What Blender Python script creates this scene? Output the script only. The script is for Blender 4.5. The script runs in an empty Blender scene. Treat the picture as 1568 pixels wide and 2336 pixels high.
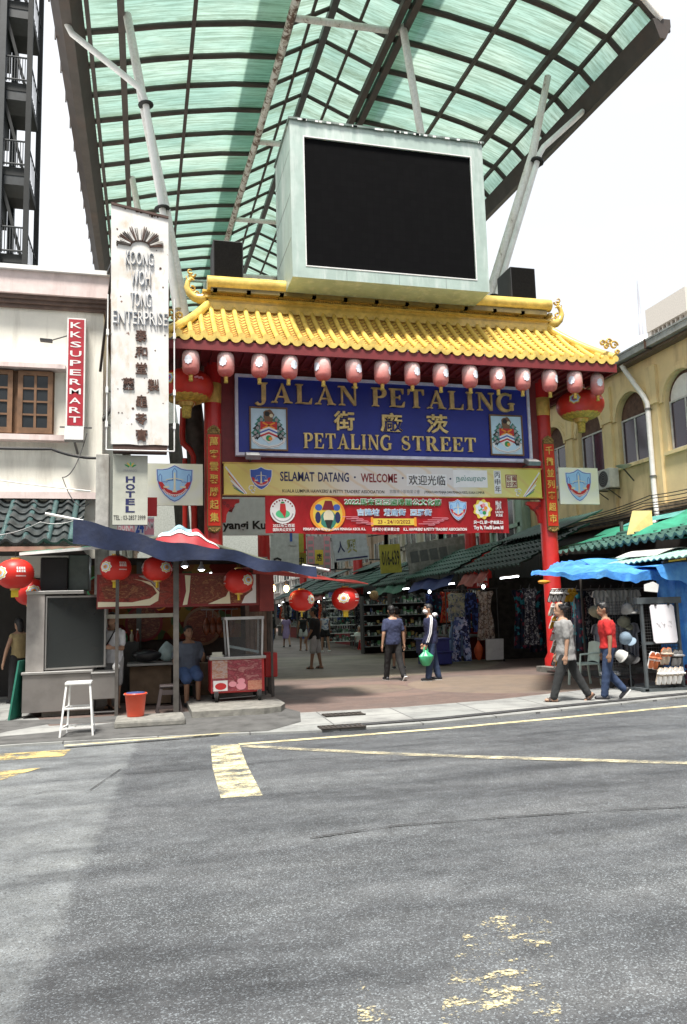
import bpy, bmesh, math, random
from mathutils import Vector as V, Matrix as MX
S = bpy.context.scene
COL = S.collection
R = math.radians
rnd = random.Random(7)

# ---------------------------------------------------------------- camera, sky, sun, exposure
cam = bpy.data.cameras.new('camera')
co = bpy.data.objects.new('camera', cam); COL.objects.link(co)
PSI, TH, RO = R(14.38), R(7.29), R(1.58)
f_ = V((math.sin(PSI)*math.cos(TH), math.cos(PSI)*math.cos(TH), math.sin(TH)))
r_ = V((math.cos(PSI), -math.sin(PSI), 0)); u_ = r_.cross(f_)
r2 = r_*math.cos(RO) - u_*math.sin(RO); u2 = u_*math.cos(RO) + r_*math.sin(RO)
m_ = MX((r2, u2, -f_)).transposed().to_4x4(); m_.translation = V((0, 0, 1.66))
co.matrix_world = m_
cam.sensor_fit = 'VERTICAL'; cam.sensor_height = 36.0; cam.lens = 36*1786.3/2336
cam.clip_start = .05; cam.clip_end = 6000
S.camera = co
S.view_settings.view_transform = 'Standard'; S.view_settings.look = 'None'
S.view_settings.gamma = 1; S.view_settings.use_curve_mapping = False
S.view_settings.exposure = 1.36
S.render.engine = 'CYCLES'
try:
    S.cycles.max_bounces = 8; S.cycles.use_denoising = True
except Exception: pass
SUN_EL, SUN_AZ = R(68), R(205)          # high, behind the camera and to the left
w = bpy.data.worlds.new('World'); S.world = w; w.use_nodes = True
nt = w.node_tree; nt.nodes.clear()
def _n(t, ty, **k):
    n = t.nodes.new(ty)
    for a, b in k.items(): setattr(n, a, b)
    return n
out = _n(nt, 'ShaderNodeOutputWorld'); bg = _n(nt, 'ShaderNodeBackground'); bg.inputs[1].default_value = .058
sky = _n(nt, 'ShaderNodeTexSky', sky_type='NISHITA'); sky.sun_disc = False
sky.sun_elevation = SUN_EL; sky.sun_rotation = SUN_AZ; sky.air_density = 1.6; sky.dust_density = 3
tc = _n(nt, 'ShaderNodeTexCoord'); nz = _n(nt, 'ShaderNodeTexNoise'); nz.inputs['Scale'].default_value = 2.2; nz.inputs['Detail'].default_value = 5
mp = _n(nt, 'ShaderNodeMapping'); mp.inputs['Scale'].default_value = (1, 1, 2.6)
rp = _n(nt, 'ShaderNodeValToRGB'); rp.color_ramp.elements[0].position = .4; rp.color_ramp.elements[0].color = (.84, .84, .84, 1)
rp.color_ramp.elements[1].position = .6; rp.color_ramp.elements[1].color = (1, 1, 1, 1)
mx = _n(nt, 'ShaderNodeMixRGB'); mx.inputs[2].default_value = (7.6, 7.8, 8.1, 1)
L = nt.links.new
L(tc.outputs['Generated'], mp.inputs[0]); L(mp.outputs[0], nz.inputs['Vector']); L(nz.outputs['Fac'], rp.inputs[0])
L(rp.outputs[0], mx.inputs[0]); L(sky.outputs[0], mx.inputs[1]); L(mx.outputs[0], bg.inputs[0]); L(bg.outputs[0], out.inputs[0])
sd = bpy.data.lights.new('sun', 'SUN'); sd.energy = 3.2; sd.angle = R(12); sd.color = (1, .95, .88)
so = bpy.data.objects.new('sun', sd); COL.objects.link(so)
_sx, _sy = math.sin(SUN_AZ), math.cos(SUN_AZ)
sdir = V((_sx*math.cos(SUN_EL), _sy*math.cos(SUN_EL), math.sin(SUN_EL)))
so.rotation_euler = (-sdir).to_track_quat('-Z', 'Y').to_euler()
so.location = (0, -20, 60)

# ---------------------------------------------------------------- materials
def c4(c): return (c[0], c[1], c[2], 1)
class NT:
    def __init__(s, name):
        s.m = bpy.data.materials.new(name); s.m.use_nodes = True; s.t = s.m.node_tree
        s.b = s.t.nodes['Principled BSDF']; s.o = s.t.nodes['Material Output']
        s.tc = s.n('ShaderNodeTexCoord')
    def n(s, ty, **k): return _n(s.t, ty, **k)
    def l(s, a, b): s.t.links.new(a, b)
    def co(s, scale=(1, 1, 1), rot=(0, 0, 0), loc=(0, 0, 0)):
        m = s.n('ShaderNodeMapping'); m.inputs['Scale'].default_value = scale; m.inputs['Rotation'].default_value = rot; m.inputs['Location'].default_value = loc
        s.l(s.tc.outputs['Object'], m.inputs[0]); return m.outputs[0]
    def noise(s, scale, vec=None, detail=4, rough=.6):
        n = s.n('ShaderNodeTexNoise'); n.inputs['Scale'].default_value = scale; n.inputs['Detail'].default_value = detail; n.inputs['Roughness'].default_value = rough
        s.l(vec if vec else s.tc.outputs['Object'], n.inputs['Vector']); return n.outputs['Fac']
    def ramp(s, fac, *st, interp='LINEAR'):
        r = s.n('ShaderNodeValToRGB'); e = r.color_ramp; e.interpolation = interp
        while len(e.elements) > len(st): e.elements.remove(e.elements[-1])
        while len(e.elements) < len(st): e.elements.new(1)
        for i, (p, c) in enumerate(st):
            e.elements[i].position = p; e.elements[i].color = c4(c) if not isinstance(c, (int, float)) else (c, c, c, 1)
        s.l(fac, r.inputs[0]); return r.outputs[0]
    def mix(s, a, b, fac, mode='MIX'):
        m = s.n('ShaderNodeMixRGB', blend_type=mode)
        for i, x in ((1, a), (2, b)):
            if isinstance(x, tuple): m.inputs[i].default_value = c4(x)
            else: s.l(x, m.inputs[i])
        if isinstance(fac, (int, float)): m.inputs[0].default_value = fac
        else: s.l(fac, m.inputs[0])
        return m.outputs[0]
    def bump(s, h, st=.3, d=.02):
        b = s.n('ShaderNodeBump'); b.inputs['Strength'].default_value = st; b.inputs['Distance'].default_value = d
        s.l(h, b.inputs['Height']); s.l(b.outputs[0], s.b.inputs['Normal'])
    def done(s, col=None, rough=.6, metal=0., spec=None):
        if col is not None:
            if isinstance(col, tuple): s.b.inputs['Base Color'].default_value = c4(col)
            else: s.l(col, s.b.inputs['Base Color'])
        if isinstance(rough, (int, float)): s.b.inputs['Roughness'].default_value = rough
        else: s.l(rough, s.b.inputs['Roughness'])
        s.b.inputs['Metallic'].default_value = metal
        if spec is not None: s.b.inputs['Specular IOR Level'].default_value = spec
        return s.m
_mc = {}
def mat(name, col, rough=.6, metal=0., var=.14, scale=5., bump=0., bscale=40., dirt=None, damt=.5, dscale=2., streak=False, spec=None):
    if name in _mc: return _mc[name]
    k = NT(name)
    f = k.noise(scale, detail=5)
    a = tuple(x*(1-var*1.6) for x in col); b = tuple(min(1, x*(1+var)) for x in col)
    c = k.ramp(f, (.3, a), (.7, b))
    if dirt:
        v = k.co((dscale*2.5, dscale*2.5, dscale*.35)) if streak else k.co((dscale, dscale, dscale))
        g = k.ramp(k.noise(1., v, 7, .68), (.5, 0.), (.72, damt))
        c = k.mix(c, dirt, g)
    if bump: k.bump(k.noise(bscale, detail=3), bump, .02)
    _mc[name] = k.done(c, rough, metal, spec); return _mc[name]
def emis(name, col, st):
    if name in _mc: return _mc[name]
    k = NT(name); k.b.inputs['Emission Color'].default_value = c4(col); k.b.inputs['Emission Strength'].default_value = st
    _mc[name] = k.done((.8, .8, .8), .4); return _mc[name]
def glassm(name, col, rough=.06, alpha=.35):
    if name in _mc: return _mc[name]
    k = NT(name); k.b.inputs['Alpha'].default_value = alpha
    _mc[name] = k.done(col, rough, 0, .6); return _mc[name]

def m_asphalt():
    k = NT('asphalt')
    sp = k.n('ShaderNodeSeparateXYZ'); k.l(k.tc.outputs['Object'], sp.inputs[0])
    fine = k.noise(85, detail=3, rough=.8); vo = k.n('ShaderNodeTexVoronoi'); vo.inputs['Scale'].default_value = 62; k.l(k.tc.outputs['Object'], vo.inputs['Vector'])
    mid = k.noise(1.3, k.co((.55, 1.25, 1), (0, 0, R(-12))), 6, .62); big = k.noise(.28, k.co((.6, 1.4, 1), (0, 0, R(-10))), 4)
    base = k.ramp(mid, (.3, (.056, .06, .064)), (.5, (.08, .085, .09)), (.72, (.112, .117, .122)))
    c = k.mix(base, (.075, .077, .081), k.ramp(big, (.44, 0.), (.62, .6)))
    # older, paler surface on the left of a wavering joint
    mth = k.n('ShaderNodeMath', operation='MULTIPLY_ADD'); mth.inputs[1].default_value = -.055; mth.inputs[2].default_value = .6
    k.l(sp.outputs['Y'], mth.inputs[0])
    ad = k.n('ShaderNodeMath', operation='ADD'); k.l(sp.outputs['X'], ad.inputs[0]); k.l(mth.outputs[0], ad.inputs[1])
    wob = k.n('ShaderNodeMath', operation='MULTIPLY_ADD'); wob.inputs[1].default_value = .3; k.l(k.noise(3.4, detail=8, rough=.75), wob.inputs[0]); k.l(ad.outputs[0], wob.inputs[2])
    lft = k.ramp(wob.outputs[0], (-.0, 1.), (.09, 0.))
    # wob is about x - .09y + .38 + .17 : zero on the joint
    pale = k.mix(c, (.25, .265, .265), .42)
    c = k.mix(c, pale, lft)
    # aggregate specks
    c = k.mix(c, (.34, .36, .36), k.ramp(fine, (.6, 0.), (.78, .35)))
    c = k.mix(c, (.045, .046, .05), k.ramp(vo.outputs['Color'], (.12, .5), (.3, 0.)))
    spots = k.noise(3.2, k.co((.7, 1.6, 1)), 4, .6)
    c = k.mix(c, (.05, .05, .052), k.ramp(spots, (.66, 0.), (.74, .55)))
    return_cracks = None
    w1 = k.n('ShaderNodeTexVoronoi', feature='DISTANCE_TO_EDGE'); w1.inputs['Scale'].default_value = .16
    nv = k.n('ShaderNodeTexNoise'); nv.inputs['Scale'].default_value = 1.1; k.l(k.tc.outputs['Object'], nv.inputs['Vector'])
    va = k.n('ShaderNodeVectorMath', operation='ADD'); k.l(k.tc.outputs['Object'], va.inputs[0]); k.l(nv.outputs['Color'], va.inputs[1]); k.l(va.outputs[0], w1.inputs['Vector'])
    v2 = k.n('ShaderNodeTexVoronoi'); v2.inputs['Scale'].default_value = 135; k.l(k.tc.outputs['Object'], v2.inputs['Vector']); s2 = k.n('ShaderNodeSeparateColor'); k.l(v2.outputs['Color'], s2.inputs[0]); c = k.mix(c, (.27, .3, .32), k.ramp(s2.outputs[0], (.72, 0.), (1., .72))); c = k.mix(c, (.03, .031, .034), k.ramp(s2.outputs[1], (.0, .6), (.34, 0.)))
    pt = k.ramp(k.noise(.9, k.co((.4, 1.7, 1), (0, 0, R(-16)), (3, 1, 0)), 6, .62), (.34, (.52, .53, .55)), (.48, (.95, .96, .97)), (.66, (1.3, 1.3, 1.28))); c = k.mix(c, pt, 1., 'MULTIPLY')
    pt2 = k.ramp(k.noise(4.5, None, 4, .6), (.34, (.8, .8, .8)), (.66, (1.12, 1.12, 1.12))); c = k.mix(c, pt2, 1., 'MULTIPLY')
    k.bump(fine, .55, .012)
    return k.done(c, k.ramp(mid, (.3, .5), (.7, .7)), 0, .5)
def m_worn(name, col, thr=.45, soft=.1, scale=3.):
    k = NT(name); f = k.noise(scale, k.co((1, 1.4, 1)), 8, .75); g = k.noise(60, detail=2)
    a = k.n('ShaderNodeMath', operation='MULTIPLY_ADD'); a.inputs[1].default_value = .35; k.l(g, a.inputs[0]); k.l(f, a.inputs[2])
    al = k.ramp(a.outputs[0], (thr+.175-soft, 1.), (thr+.175+soft, 0.))
    k.l(al, k.b.inputs['Alpha']); k.bump(g, .3, .008)
    return k.done(k.mix(col, tuple(x*.72 for x in col), k.ramp(f, (.35, 0.), (.6, 1.))), .75)
def m_plaza():
    k = NT('red_paving')
    br = k.n('ShaderNodeTexBrick'); br.inputs['Scale'].default_value = 1; br.inputs['Brick Width'].default_value = .22; br.inputs['Row Height'].default_value = .11; br.inputs['Mortar Size'].default_value = .006
    br.inputs['Color1'].default_value = (.115, .08, .068, 1); br.inputs['Color2'].default_value = (.155, .108, .09, 1); br.inputs['Mortar'].default_value = (.12, .09, .08, 1)
    k.l(k.tc.outputs['Object'], br.inputs['Vector'])
    c = br.outputs['Color']
    def rings(c, cx, cy, bands):
        mp = k.n('ShaderNodeMapping'); mp.inputs['Location'].default_value = (-cx, -cy, 0); k.l(k.tc.outputs['Object'], mp.inputs[0])
        fl = k.n('ShaderNodeVectorMath', operation='MULTIPLY'); fl.inputs[1].default_value = (1, 1, 0); k.l(mp.outputs[0], fl.inputs[0])
        ln = k.n('ShaderNodeVectorMath', operation='LENGTH'); k.l(fl.outputs[0], ln.inputs[0])
        for r0, r1, colr, am in bands:
            dv = k.n('ShaderNodeMath', operation='DIVIDE'); dv.inputs[1].default_value = 8; k.l(ln.outputs['Value'], dv.inputs[0])
            rm = k.ramp(dv.outputs[0], (0, 0.), (r0/8, am), (r1/8, 0.), interp='CONSTANT')
            c = k.mix(c, colr, rm)
        return c
    ye = (.23, .185, .13); dk = (.16, .11, .095)
    c = rings(c, 4.6, 16.2, [(.0, .9, ye, .45), (.95, 1.02, dk, .8), (1.0, 1.7, (.24, .16, .13), .5), (1.7, 1.77, dk, .8)])
    c = rings(c, 7.6, 15.9, [(.0, 2.1, ye, .5), (2.1, 2.18, dk, .7), (2.5, 2.56, dk, .6)])
    c = rings(c, 5.5, 24, [(.0, 5.2, (.21, .18, .125), .62)])
    big = k.noise(.7, detail=6, rough=.65)
    c = k.mix(c, (.1, .085, .08), k.ramp(big, (.48, 0.), (.7, .6)))
    c = k.mix(c, (.2, .18, .17), k.ramp(k.noise(30, detail=2), (.55, 0.), (.75, .5)))
    k.bump(br.outputs['Fac'], -.2, .006)
    return k.done(c, k.ramp(big, (.3, .5), (.7, .75)), 0, .4)
def m_slab():
    k = NT('pavement_concrete')
    br = k.n('ShaderNodeTexBrick', offset=0.); br.inputs['Scale'].default_value = 1; br.inputs['Brick Width'].default_value = 1.25; br.inputs['Row Height'].default_value = .62; br.inputs['Mortar Size'].default_value = .012
    br.inputs['Color1'].default_value = (.25, .26, .25, 1); br.inputs['Color2'].default_value = (.31, .315, .3, 1); br.inputs['Mortar'].default_value = (.1, .1, .1, 1)
    k.l(k.co((1, 1, 1), (0, 0, R(2)), (.2, .13, 0)), br.inputs['Vector'])
    n = k.noise(1.6, detail=8, rough=.7)
    c = k.mix(br.outputs['Color'], (.13, .13, .13), k.ramp(n, (.45, 0.), (.7, .8)))
    c = k.mix(c, (.4, .4, .38), k.ramp(k.noise(45), (.58, 0.), (.75, .5)))
    k.bump(n, .2, .02)
    return k.done(c, .75)
def m_canopy():
    k = NT('canopy_sheet')
    n1 = k.noise(1.6, k.co((.36, 8, 1)), 8, .75); n2 = k.noise(.5, k.co((.5, 1.2, 1)), 4)
    n3 = k.noise(7, k.co((.3, 3.2, 1)), 5, .7)
    col = k.ramp(n2, (.3, (.19, .32, .28)), (.5, (.265, .395, .34)), (.7, (.35, .46, .39)))
    tone = k.ramp(n1, (.44, 0.), (.55, .45), (.7, .8))
    col = k.mix(col, (.085, .13, .085), tone)
    col = k.mix(col, (.08, .13, .08), k.ramp(n3, (.58, 0.), (.72, .7)))
    sp = k.n('ShaderNodeSeparateXYZ'); k.l(k.tc.outputs['Object'], sp.inputs[0]); ma = k.n('ShaderNodeMath', operation='MULTIPLY_ADD'); ma.inputs[1].default_value = 1/1.45; ma.inputs[2].default_value = 14/1.45+.5; k.l(sp.outputs['Y'], ma.inputs[0]); fr = k.n('ShaderNodeMath', operation='FRACT'); k.l(ma.outputs[0], fr.inputs[0])
    edge = k.ramp(fr.outputs[0], (.28, 0.), (.5, .75), (.72, 0.)); n4 = k.ramp(k.noise(1.1, k.co((.8, 2.2, 1)), 6, .7), (.42, 0.), (.6, 1.)); col = k.mix(col, (.1, .14, .09), k.mix((0., 0., 0.), edge, n4))
    tr = k.n('ShaderNodeBsdfTranslucent'); df = k.n('ShaderNodeBsdfDiffuse'); tp = k.n('ShaderNodeBsdfTransparent')
    k.l(col, tr.inputs[0]); k.l(col, df.inputs[0]); k.l(col, tp.inputs[0])
    m1 = k.n('ShaderNodeMixShader'); m1.inputs[0].default_value = .16; k.l(tr.outputs[0], m1.inputs[1]); k.l(df.outputs[0], m1.inputs[2])
    m2 = k.n('ShaderNodeMixShader'); m2.inputs[0].default_value = .2; k.l(m1.outputs[0], m2.inputs[1]); k.l(tp.outputs[0], m2.inputs[2])
    k.l(m2.outputs[0], k.o.inputs[0]); return k.m
def m_rustpaint(name, paint, rust=(.16, .07, .035), amt=.5, scale=2., streak=True):
    if name in _mc: return _mc[name]
    k = NT(name); v = k.co((scale*2.2, scale*2.2, scale*.5)) if streak else k.co((scale,)*3)
    n = k.noise(1.5, v, 8, .72); n2 = k.noise(14, detail=4)
    c = k.mix(paint, tuple(x*.8 for x in paint), k.ramp(n2, (.4, 0.), (.7, 1.)))
    c = k.mix(c, (.52, .4, .25), k.ramp(n, (.42, 0.), (.62, .35*amt*2)))
    c = k.mix(c, rust, k.ramp(n, (.74-.3*amt, 0.), (.80-.28*amt, 1.)))
    c = k.mix(c, rust, k.ramp(k.noise(9, detail=3), (.72, 0.), (.76, .9)))
    k.bump(n, .15, .02); _mc[name] = k.done(c, .6); return k.m
def m_meat(name, cols, scale=3., rot=0):
    if name in _mc: return _mc[name]
    k = NT(name); v = k.co((1, 1, 1.5), (0, R(rot), 0))
    w_ = k.n('ShaderNodeTexNoise'); w_.inputs['Scale'].default_value = scale*1.3; w_.inputs['Distortion'].default_value = 1.6; w_.inputs['Detail'].default_value = 6; w_.inputs['Roughness'].default_value = .6; k.l(k.co((1, 1, 2.2), (0, R(rot), 0)), w_.inputs['Vector'])
    c = k.ramp(w_.outputs['Fac'], *[(.28+.44*i/(len(cols)-1), c) for i, c in enumerate(cols)])
    c = k.mix(c, cols[-1], k.ramp(k.noise(scale*9), (.56, 0.), (.7, .5)))
    _mc[name] = k.done(c, .35); return k.m
def m_fabric(name, cols, scale=14., vor=True):
    if name in _mc: return _mc[name]
    k = NT(name)
    if vor:
        v = k.n('ShaderNodeTexVoronoi'); v.inputs['Scale'].default_value = scale; v.inputs['Randomness'].default_value = 1
        nv = k.n('ShaderNodeTexNoise'); nv.inputs['Scale'].default_value = scale*.7
        k.l(k.tc.outputs['Object'], nv.inputs['Vector'])
        va = k.n('ShaderNodeVectorMath', operation='MULTIPLY_ADD'); va.inputs[1].default_value = (.25,)*3; k.l(nv.outputs['Color'], va.inputs[0]); k.l(k.tc.outputs['Object'], va.inputs[2])
        k.l(va.outputs[0], v.inputs['Vector']); sp = k.n('ShaderNodeSeparateColor'); k.l(v.outputs['Color'], sp.inputs[0]); f = sp.outputs[0]
        c = k.ramp(f, *[(i/len(cols), c) for i, c in enumerate(cols)], interp='CONSTANT')
    else:
        c = k.ramp(k.noise(scale, detail=3), *[(.3+.4*i/max(1, len(cols)-1), c) for i, c in enumerate(cols)])
    k.bump(k.noise(9, detail=3), .25, .03)
    _mc[name] = k.done(c, .85, 0, .2); return k.m

WHITE = mat('white_paint', (.78, .78, .76), .5, var=.06, dirt=(.35, .33, .3), damt=.4)
BLACK = mat('black_matt', (.02, .02, .022), .6)
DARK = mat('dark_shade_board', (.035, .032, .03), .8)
STEEL = mat('brushed_steel', (.5, .49, .47), .36, .85, var=.12, scale=3)
DGREY = mat('dark_steel', (.1, .1, .1), .5, .5)
GREYM = mat('grey_metal', (.24, .24, .24), .45, .6)
RED = mat('gate_red', (.5, .022, .02), .32, var=.1, dirt=(.2, .03, .03), damt=.4, dscale=1)
MAROON = mat('maroon_board', (.19, .022, .025), .5, var=.12, dirt=(.1, .02, .02), damt=.5, dscale=1)
GOLD = mat('gold_paint', (.62, .4, .1), .34, .35, var=.15, scale=9)
GOLDL = mat('gilded_letter', (.62, .43, .17), .36, .1, var=.28, scale=5)
YTILE = mat('yellow_glaze', (.74, .54, .14), .25, var=.16, scale=5, dirt=(.36, .24, .05), damt=.75, dscale=1.5)
BLUE = mat('sign_blue', (.016, .03, .25), .42, var=.1, scale=2)
BROWNST = mat('brown_steel', (.052, .041, .035), .6, var=.2, scale=2, dirt=(.085, .045, .03), damt=.5, dscale=.9)
WOOD = mat('old_wood', (.19, .1, .05), .6, var=.25, scale=4)
LEADTILE = mat('weathered_tile', (.05, .06, .062), .42, var=.45, scale=5, dirt=(.03, .04, .04), damt=.7)

# ---------------------------------------------------------------- mesh builder
_tx = {}
def text_geo(s, bold=0.):
    key = (s, bold)
    if key in _tx: return _tx[key]
    c = bpy.data.curves.new('lettering', 'FONT'); c.body = s; c.size = 1; c.resolution_u = 2; c.offset = bold; c.extrude = .5; c.align_x = 'CENTER'
    c.space_line = 1.0
    o = bpy.data.objects.new('lettering', c); COL.objects.link(o)
    dg = bpy.context.evaluated_depsgraph_get(); m = bpy.data.meshes.new_from_object(o.evaluated_get(dg))
    vs = [tuple(v.co) for v in m.vertices]; fs = [tuple(p.vertices) for p in m.polygons]
    bpy.data.objects.remove(o); bpy.data.curves.remove(c); bpy.data.meshes.remove(m)
    xs = [v[0] for v in vs] or [0, 1]; ys = [v[1] for v in vs] or [0, 1]
    _tx[key] = (vs, fs, min(xs), max(xs), min(ys), max(ys)); return _tx[key]
class Fr:                                   # a planar frame: origin, across, up, toward the viewer
    def __init__(s, o, u=(1, 0, 0), v=(0, 0, 1), n=None):
        s.o, s.u, s.v = V(o), V(u).normalized(), V(v).normalized(); s.n = V(n).normalized() if n else s.u.cross(s.v)
    def p(s, a, b, c=0): return s.o + s.u*a + s.v*b + s.n*c
XZ = lambda y: Fr((0, y, 0))                # faces the road (-Y)
class MB:
    def __init__(s): s.v = []; s.f = []; s.m = []; s.sm = []; s.mats = []
    def mi(s, m):
        if m not in s.mats: s.mats.append(m)
        return s.mats.index(m)
    def add(s, vs, fs, m, smooth=False):
        b = len(s.v); s.v.extend(tuple(v) for v in vs); i = s.mi(m)
        for f in fs: s.f.append(tuple(b+j for j in f)); s.m.append(i); s.sm.append(smooth)
        return s
    def box(s, x0, x1, y0, y1, z0, z1, m):
        p = [(x, y, z) for z in (z0, z1) for y in (y0, y1) for x in (x0, x1)]
        return s.add(p, [(0, 2, 3, 1), (4, 5, 7, 6), (0, 1, 5, 4), (2, 6, 7, 3), (0, 4, 6, 2), (1, 3, 7, 5)], m)
    def bbox(s, x0, x1, y0, y1, z0, z1, m, e=.012):      # a box with eased edges
        bm = bmesh.new(); bmesh.ops.create_cube(bm, size=1)
        for v in bm.verts: v.co = V(((x0+x1)/2+v.co.x*(x1-x0), (y0+y1)/2+v.co.y*(y1-y0), (z0+z1)/2+v.co.z*(z1-z0)))
        bmesh.ops.bevel(bm, geom=list(bm.edges), offset=e, segments=2, affect='EDGES', profile=.5)
        bm.verts.index_update(); s.add([v.co for v in bm.verts], [[v.index for v in f.verts] for f in bm.faces], m); bm.free(); return s
    def obox(s, c, u, v, n, hu, hv, hn, m):
        c, u, v, n = V(c), V(u)*hu, V(v)*hv, V(n)*hn
        p = [c+u*a+v*b+n*d for d in (-1, 1) for b in (-1, 1) for a in (-1, 1)]
        return s.add(p, [(0, 2, 3, 1), (4, 5, 7, 6), (0, 1, 5, 4), (2, 6, 7, 3), (0, 4, 6, 2), (1, 3, 7, 5)], m)
    def bar(s, a, b, w, h, m, up=(0, 0, 1)):
        a, b = V(a), V(b); d = (b-a); l = d.length; d.normalize(); up = V(up)
        if abs(d.dot(up)) > .98: up = V((0, 1, 0))
        r = d.cross(up).normalized(); u = r.cross(d).normalized()
        return s.obox((a+b)/2, d, r, u, l/2, w/2, h/2, m)
    def tube(s, pts, rad, m, n=10, cap=True, smooth=True):
        pts = [V(p) for p in pts]; k = len(pts); rad = [rad]*k if isinstance(rad, (int, float)) else rad
        vs = []; fs = []; pr = None
        for i, p in enumerate(pts):
            d = (pts[min(i+1, k-1)]-pts[max(i-1, 0)]).normalized()
            if pr is None:
                pr = V((0, 0, 1)) if abs(d.z) < .9 else V((1, 0, 0))
            a = d.cross(pr).normalized(); b = a.cross(d).normalized(); pr = b
            for j in range(n):
                t = 2*math.pi*j/n; vs.append(p+(a*math.cos(t)+b*math.sin(t))*rad[i])
        for i in range(k-1):
            for j in range(n): fs.append((i*n+j, i*n+(j+1) % n, (i+1)*n+(j+1) % n, (i+1)*n+j))
        s.add(vs, fs, m, smooth)
        if cap: s.add(vs, [tuple(range(n))[::-1], tuple(range((k-1)*n, k*n))], m)
        return s
    def lathe(s, c, prof, m, n=24, flute=0., smooth=True, sx=1, sy=1):
        vs = []; fs = []; k = len(prof); c = V(c)
        for r, z in prof:
            for j in range(n):
                t = 2*math.pi*j/n; q = r*(1-(flute if j % 2 else 0)); vs.append(c+V((q*math.cos(t)*sx, q*math.sin(t)*sy, z)))
        for i in range(k-1):
            for j in range(n): fs.append((i*n+j, i*n+(j+1) % n, (i+1)*n+(j+1) % n, (i+1)*n+j))
        s.add(vs, fs, m, smooth)
        s.add(vs, [tuple(range(n))[::-1], tuple(range((k-1)*n, k*n))], m); return s
    def poly(s, fr, pts, m, d0=0., d1=.01):
        n = len(pts); a = sum(pts[i][0]*pts[(i+1) % n][1]-pts[(i+1) % n][0]*pts[i][1] for i in range(n))
        if a < 0: pts = pts[::-1]
        vs = [fr.p(x, y, d0) for x, y in pts]+[fr.p(x, y, d1) for x, y in pts]
        fs = [tuple(range(n))[::-1], tuple(range(n, 2*n))]+[(i, (i+1) % n, n+(i+1) % n, n+i) for i in range(n)]
        return s.add(vs, fs, m)
    def rect(s, fr, x0, x1, z0, z1, m, d0=0., d1=.01): return s.poly(fr, [(x0, z0), (x1, z0), (x1, z1), (x0, z1)], m, d0, d1)
    def disc(s, fr, cx, cy, r, m, d0=0., d1=.01, n=24, ry=None, lob=0, la=.12):
        ry = ry or r
        return s.poly(fr, [(cx+r*(1+la*math.cos(lob*t) if lob else 1)*math.cos(t), cy+ry*(1+la*math.cos(lob*t) if lob else 1)*math.sin(t)) for t in [2*math.pi*i/n for i in range(n)]], m, d0, d1)
    def stroke(s, fr, pts, wd, m, d0=0., d1=.01):
        k = len(pts); wd = [wd]*k if isinstance(wd, (int, float)) else wd; l = []; r = []
        for i, (x, y) in enumerate(pts):
            x0, y0 = pts[max(0, i-1)]; x1, y1 = pts[min(k-1, i+1)]; dx, dy = x1-x0, y1-y0; q = math.hypot(dx, dy) or 1
            nx, ny = -dy/q*wd[i]/2, dx/q*wd[i]/2; l.append((x+nx, y+ny)); r.append((x-nx, y-ny))
        vs = [fr.p(a, b, d1) for a, b in l]+[fr.p(a, b, d1) for a, b in r]+[fr.p(a, b, d0) for a, b in l]+[fr.p(a, b, d0) for a, b in r]
        fs = []
        for i in range(k-1):
            fs += [(k+i, k+i+1, i+1, i), (2*k+i, 2*k+i+1, 3*k+i+1, 3*k+i), (i, i+1, 2*k+i+1, 2*k+i), (3*k+i, 3*k+i+1, k+i+1, k+i)]
        fs += [(0, 2*k, 3*k, k), (k-1, 2*k-1, 4*k-1, 3*k-1)]
        return s.add(vs, fs, m)
    def text(s, fr, st, x0, x1, z0, z1, m, d0=0., d1=.01, bold=0., rot=0):
        vs, fs, a, b, c, d = text_geo(st, bold); o = []
        for x, y, z in vs:
            u = (x-a)/(b-a or 1); v = (y-c)/(d-c or 1); o.append(fr.p(x0+u*(x1-x0), z0+v*(z1-z0), d0+(z+.5)*(d1-d0)))
        return s.add(o, fs, m)
    def grid(s, fn, nu, nv, m, smooth=True, thick=None):
        vs = [fn(i/nu, j/nv) for j in range(nv+1) for i in range(nu+1)]; w_ = nu+1
        fs = [(j*w_+i, j*w_+i+1, (j+1)*w_+i+1, (j+1)*w_+i) for j in range(nv) for i in range(nu)]
        s.add(vs, fs, m, smooth)
        if thick:
            t = V(thick); v2 = [V(v)+t for v in vs]; s.add(v2, [f[::-1] for f in fs], m, smooth)
            n = len(vs); rim = [j*w_ for j in range(nv+1)]+[nv*w_+i for i in range(1, nu+1)]+[j*w_+nu for j in range(nv-1, -1, -1)]+[i for i in range(nu-1, 0, -1)]
            s.add(vs+v2, [(rim[i], rim[(i+1) % len(rim)], n+rim[(i+1) % len(rim)], n+rim[i]) for i in range(len(rim))], m)
        return s
    def ell(s, c, rx, ry, rz, m, n=16, k=10, rot=None):
        vs = []; fs = []; c = V(c)
        for i in range(k+1):
            p = math.pi*i/k
            for j in range(n):
                t = 2*math.pi*j/n; v = V((rx*math.sin(p)*math.cos(t), ry*math.sin(p)*math.sin(t), -rz*math.cos(p)))
                vs.append(c+(rot @ v if rot else v))
        for i in range(k):
            for j in range(n): fs.append((i*n+j, i*n+(j+1) % n, (i+1)*n+(j+1) % n, (i+1)*n+j))
        return s.add(vs, fs, m, True)
    def mesh(s, name, off=(0, 0, 0)):
        me = bpy.data.meshes.new(name); o = V(off)
        me.from_pydata([tuple(V(v)-o) for v in s.v], [], s.f)
        for m in s.mats: me.materials.append(m)
        me.polygons.foreach_set('material_index', s.m); me.polygons.foreach_set('use_smooth', s.sm); me.update(); return me
def tag(o, label=None, cat=None, group=None, kind=None):
    for a, b in (('label', label), ('category', cat), ('group', group), ('kind', kind)):
        if b: o[a] = b
    return o
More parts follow.
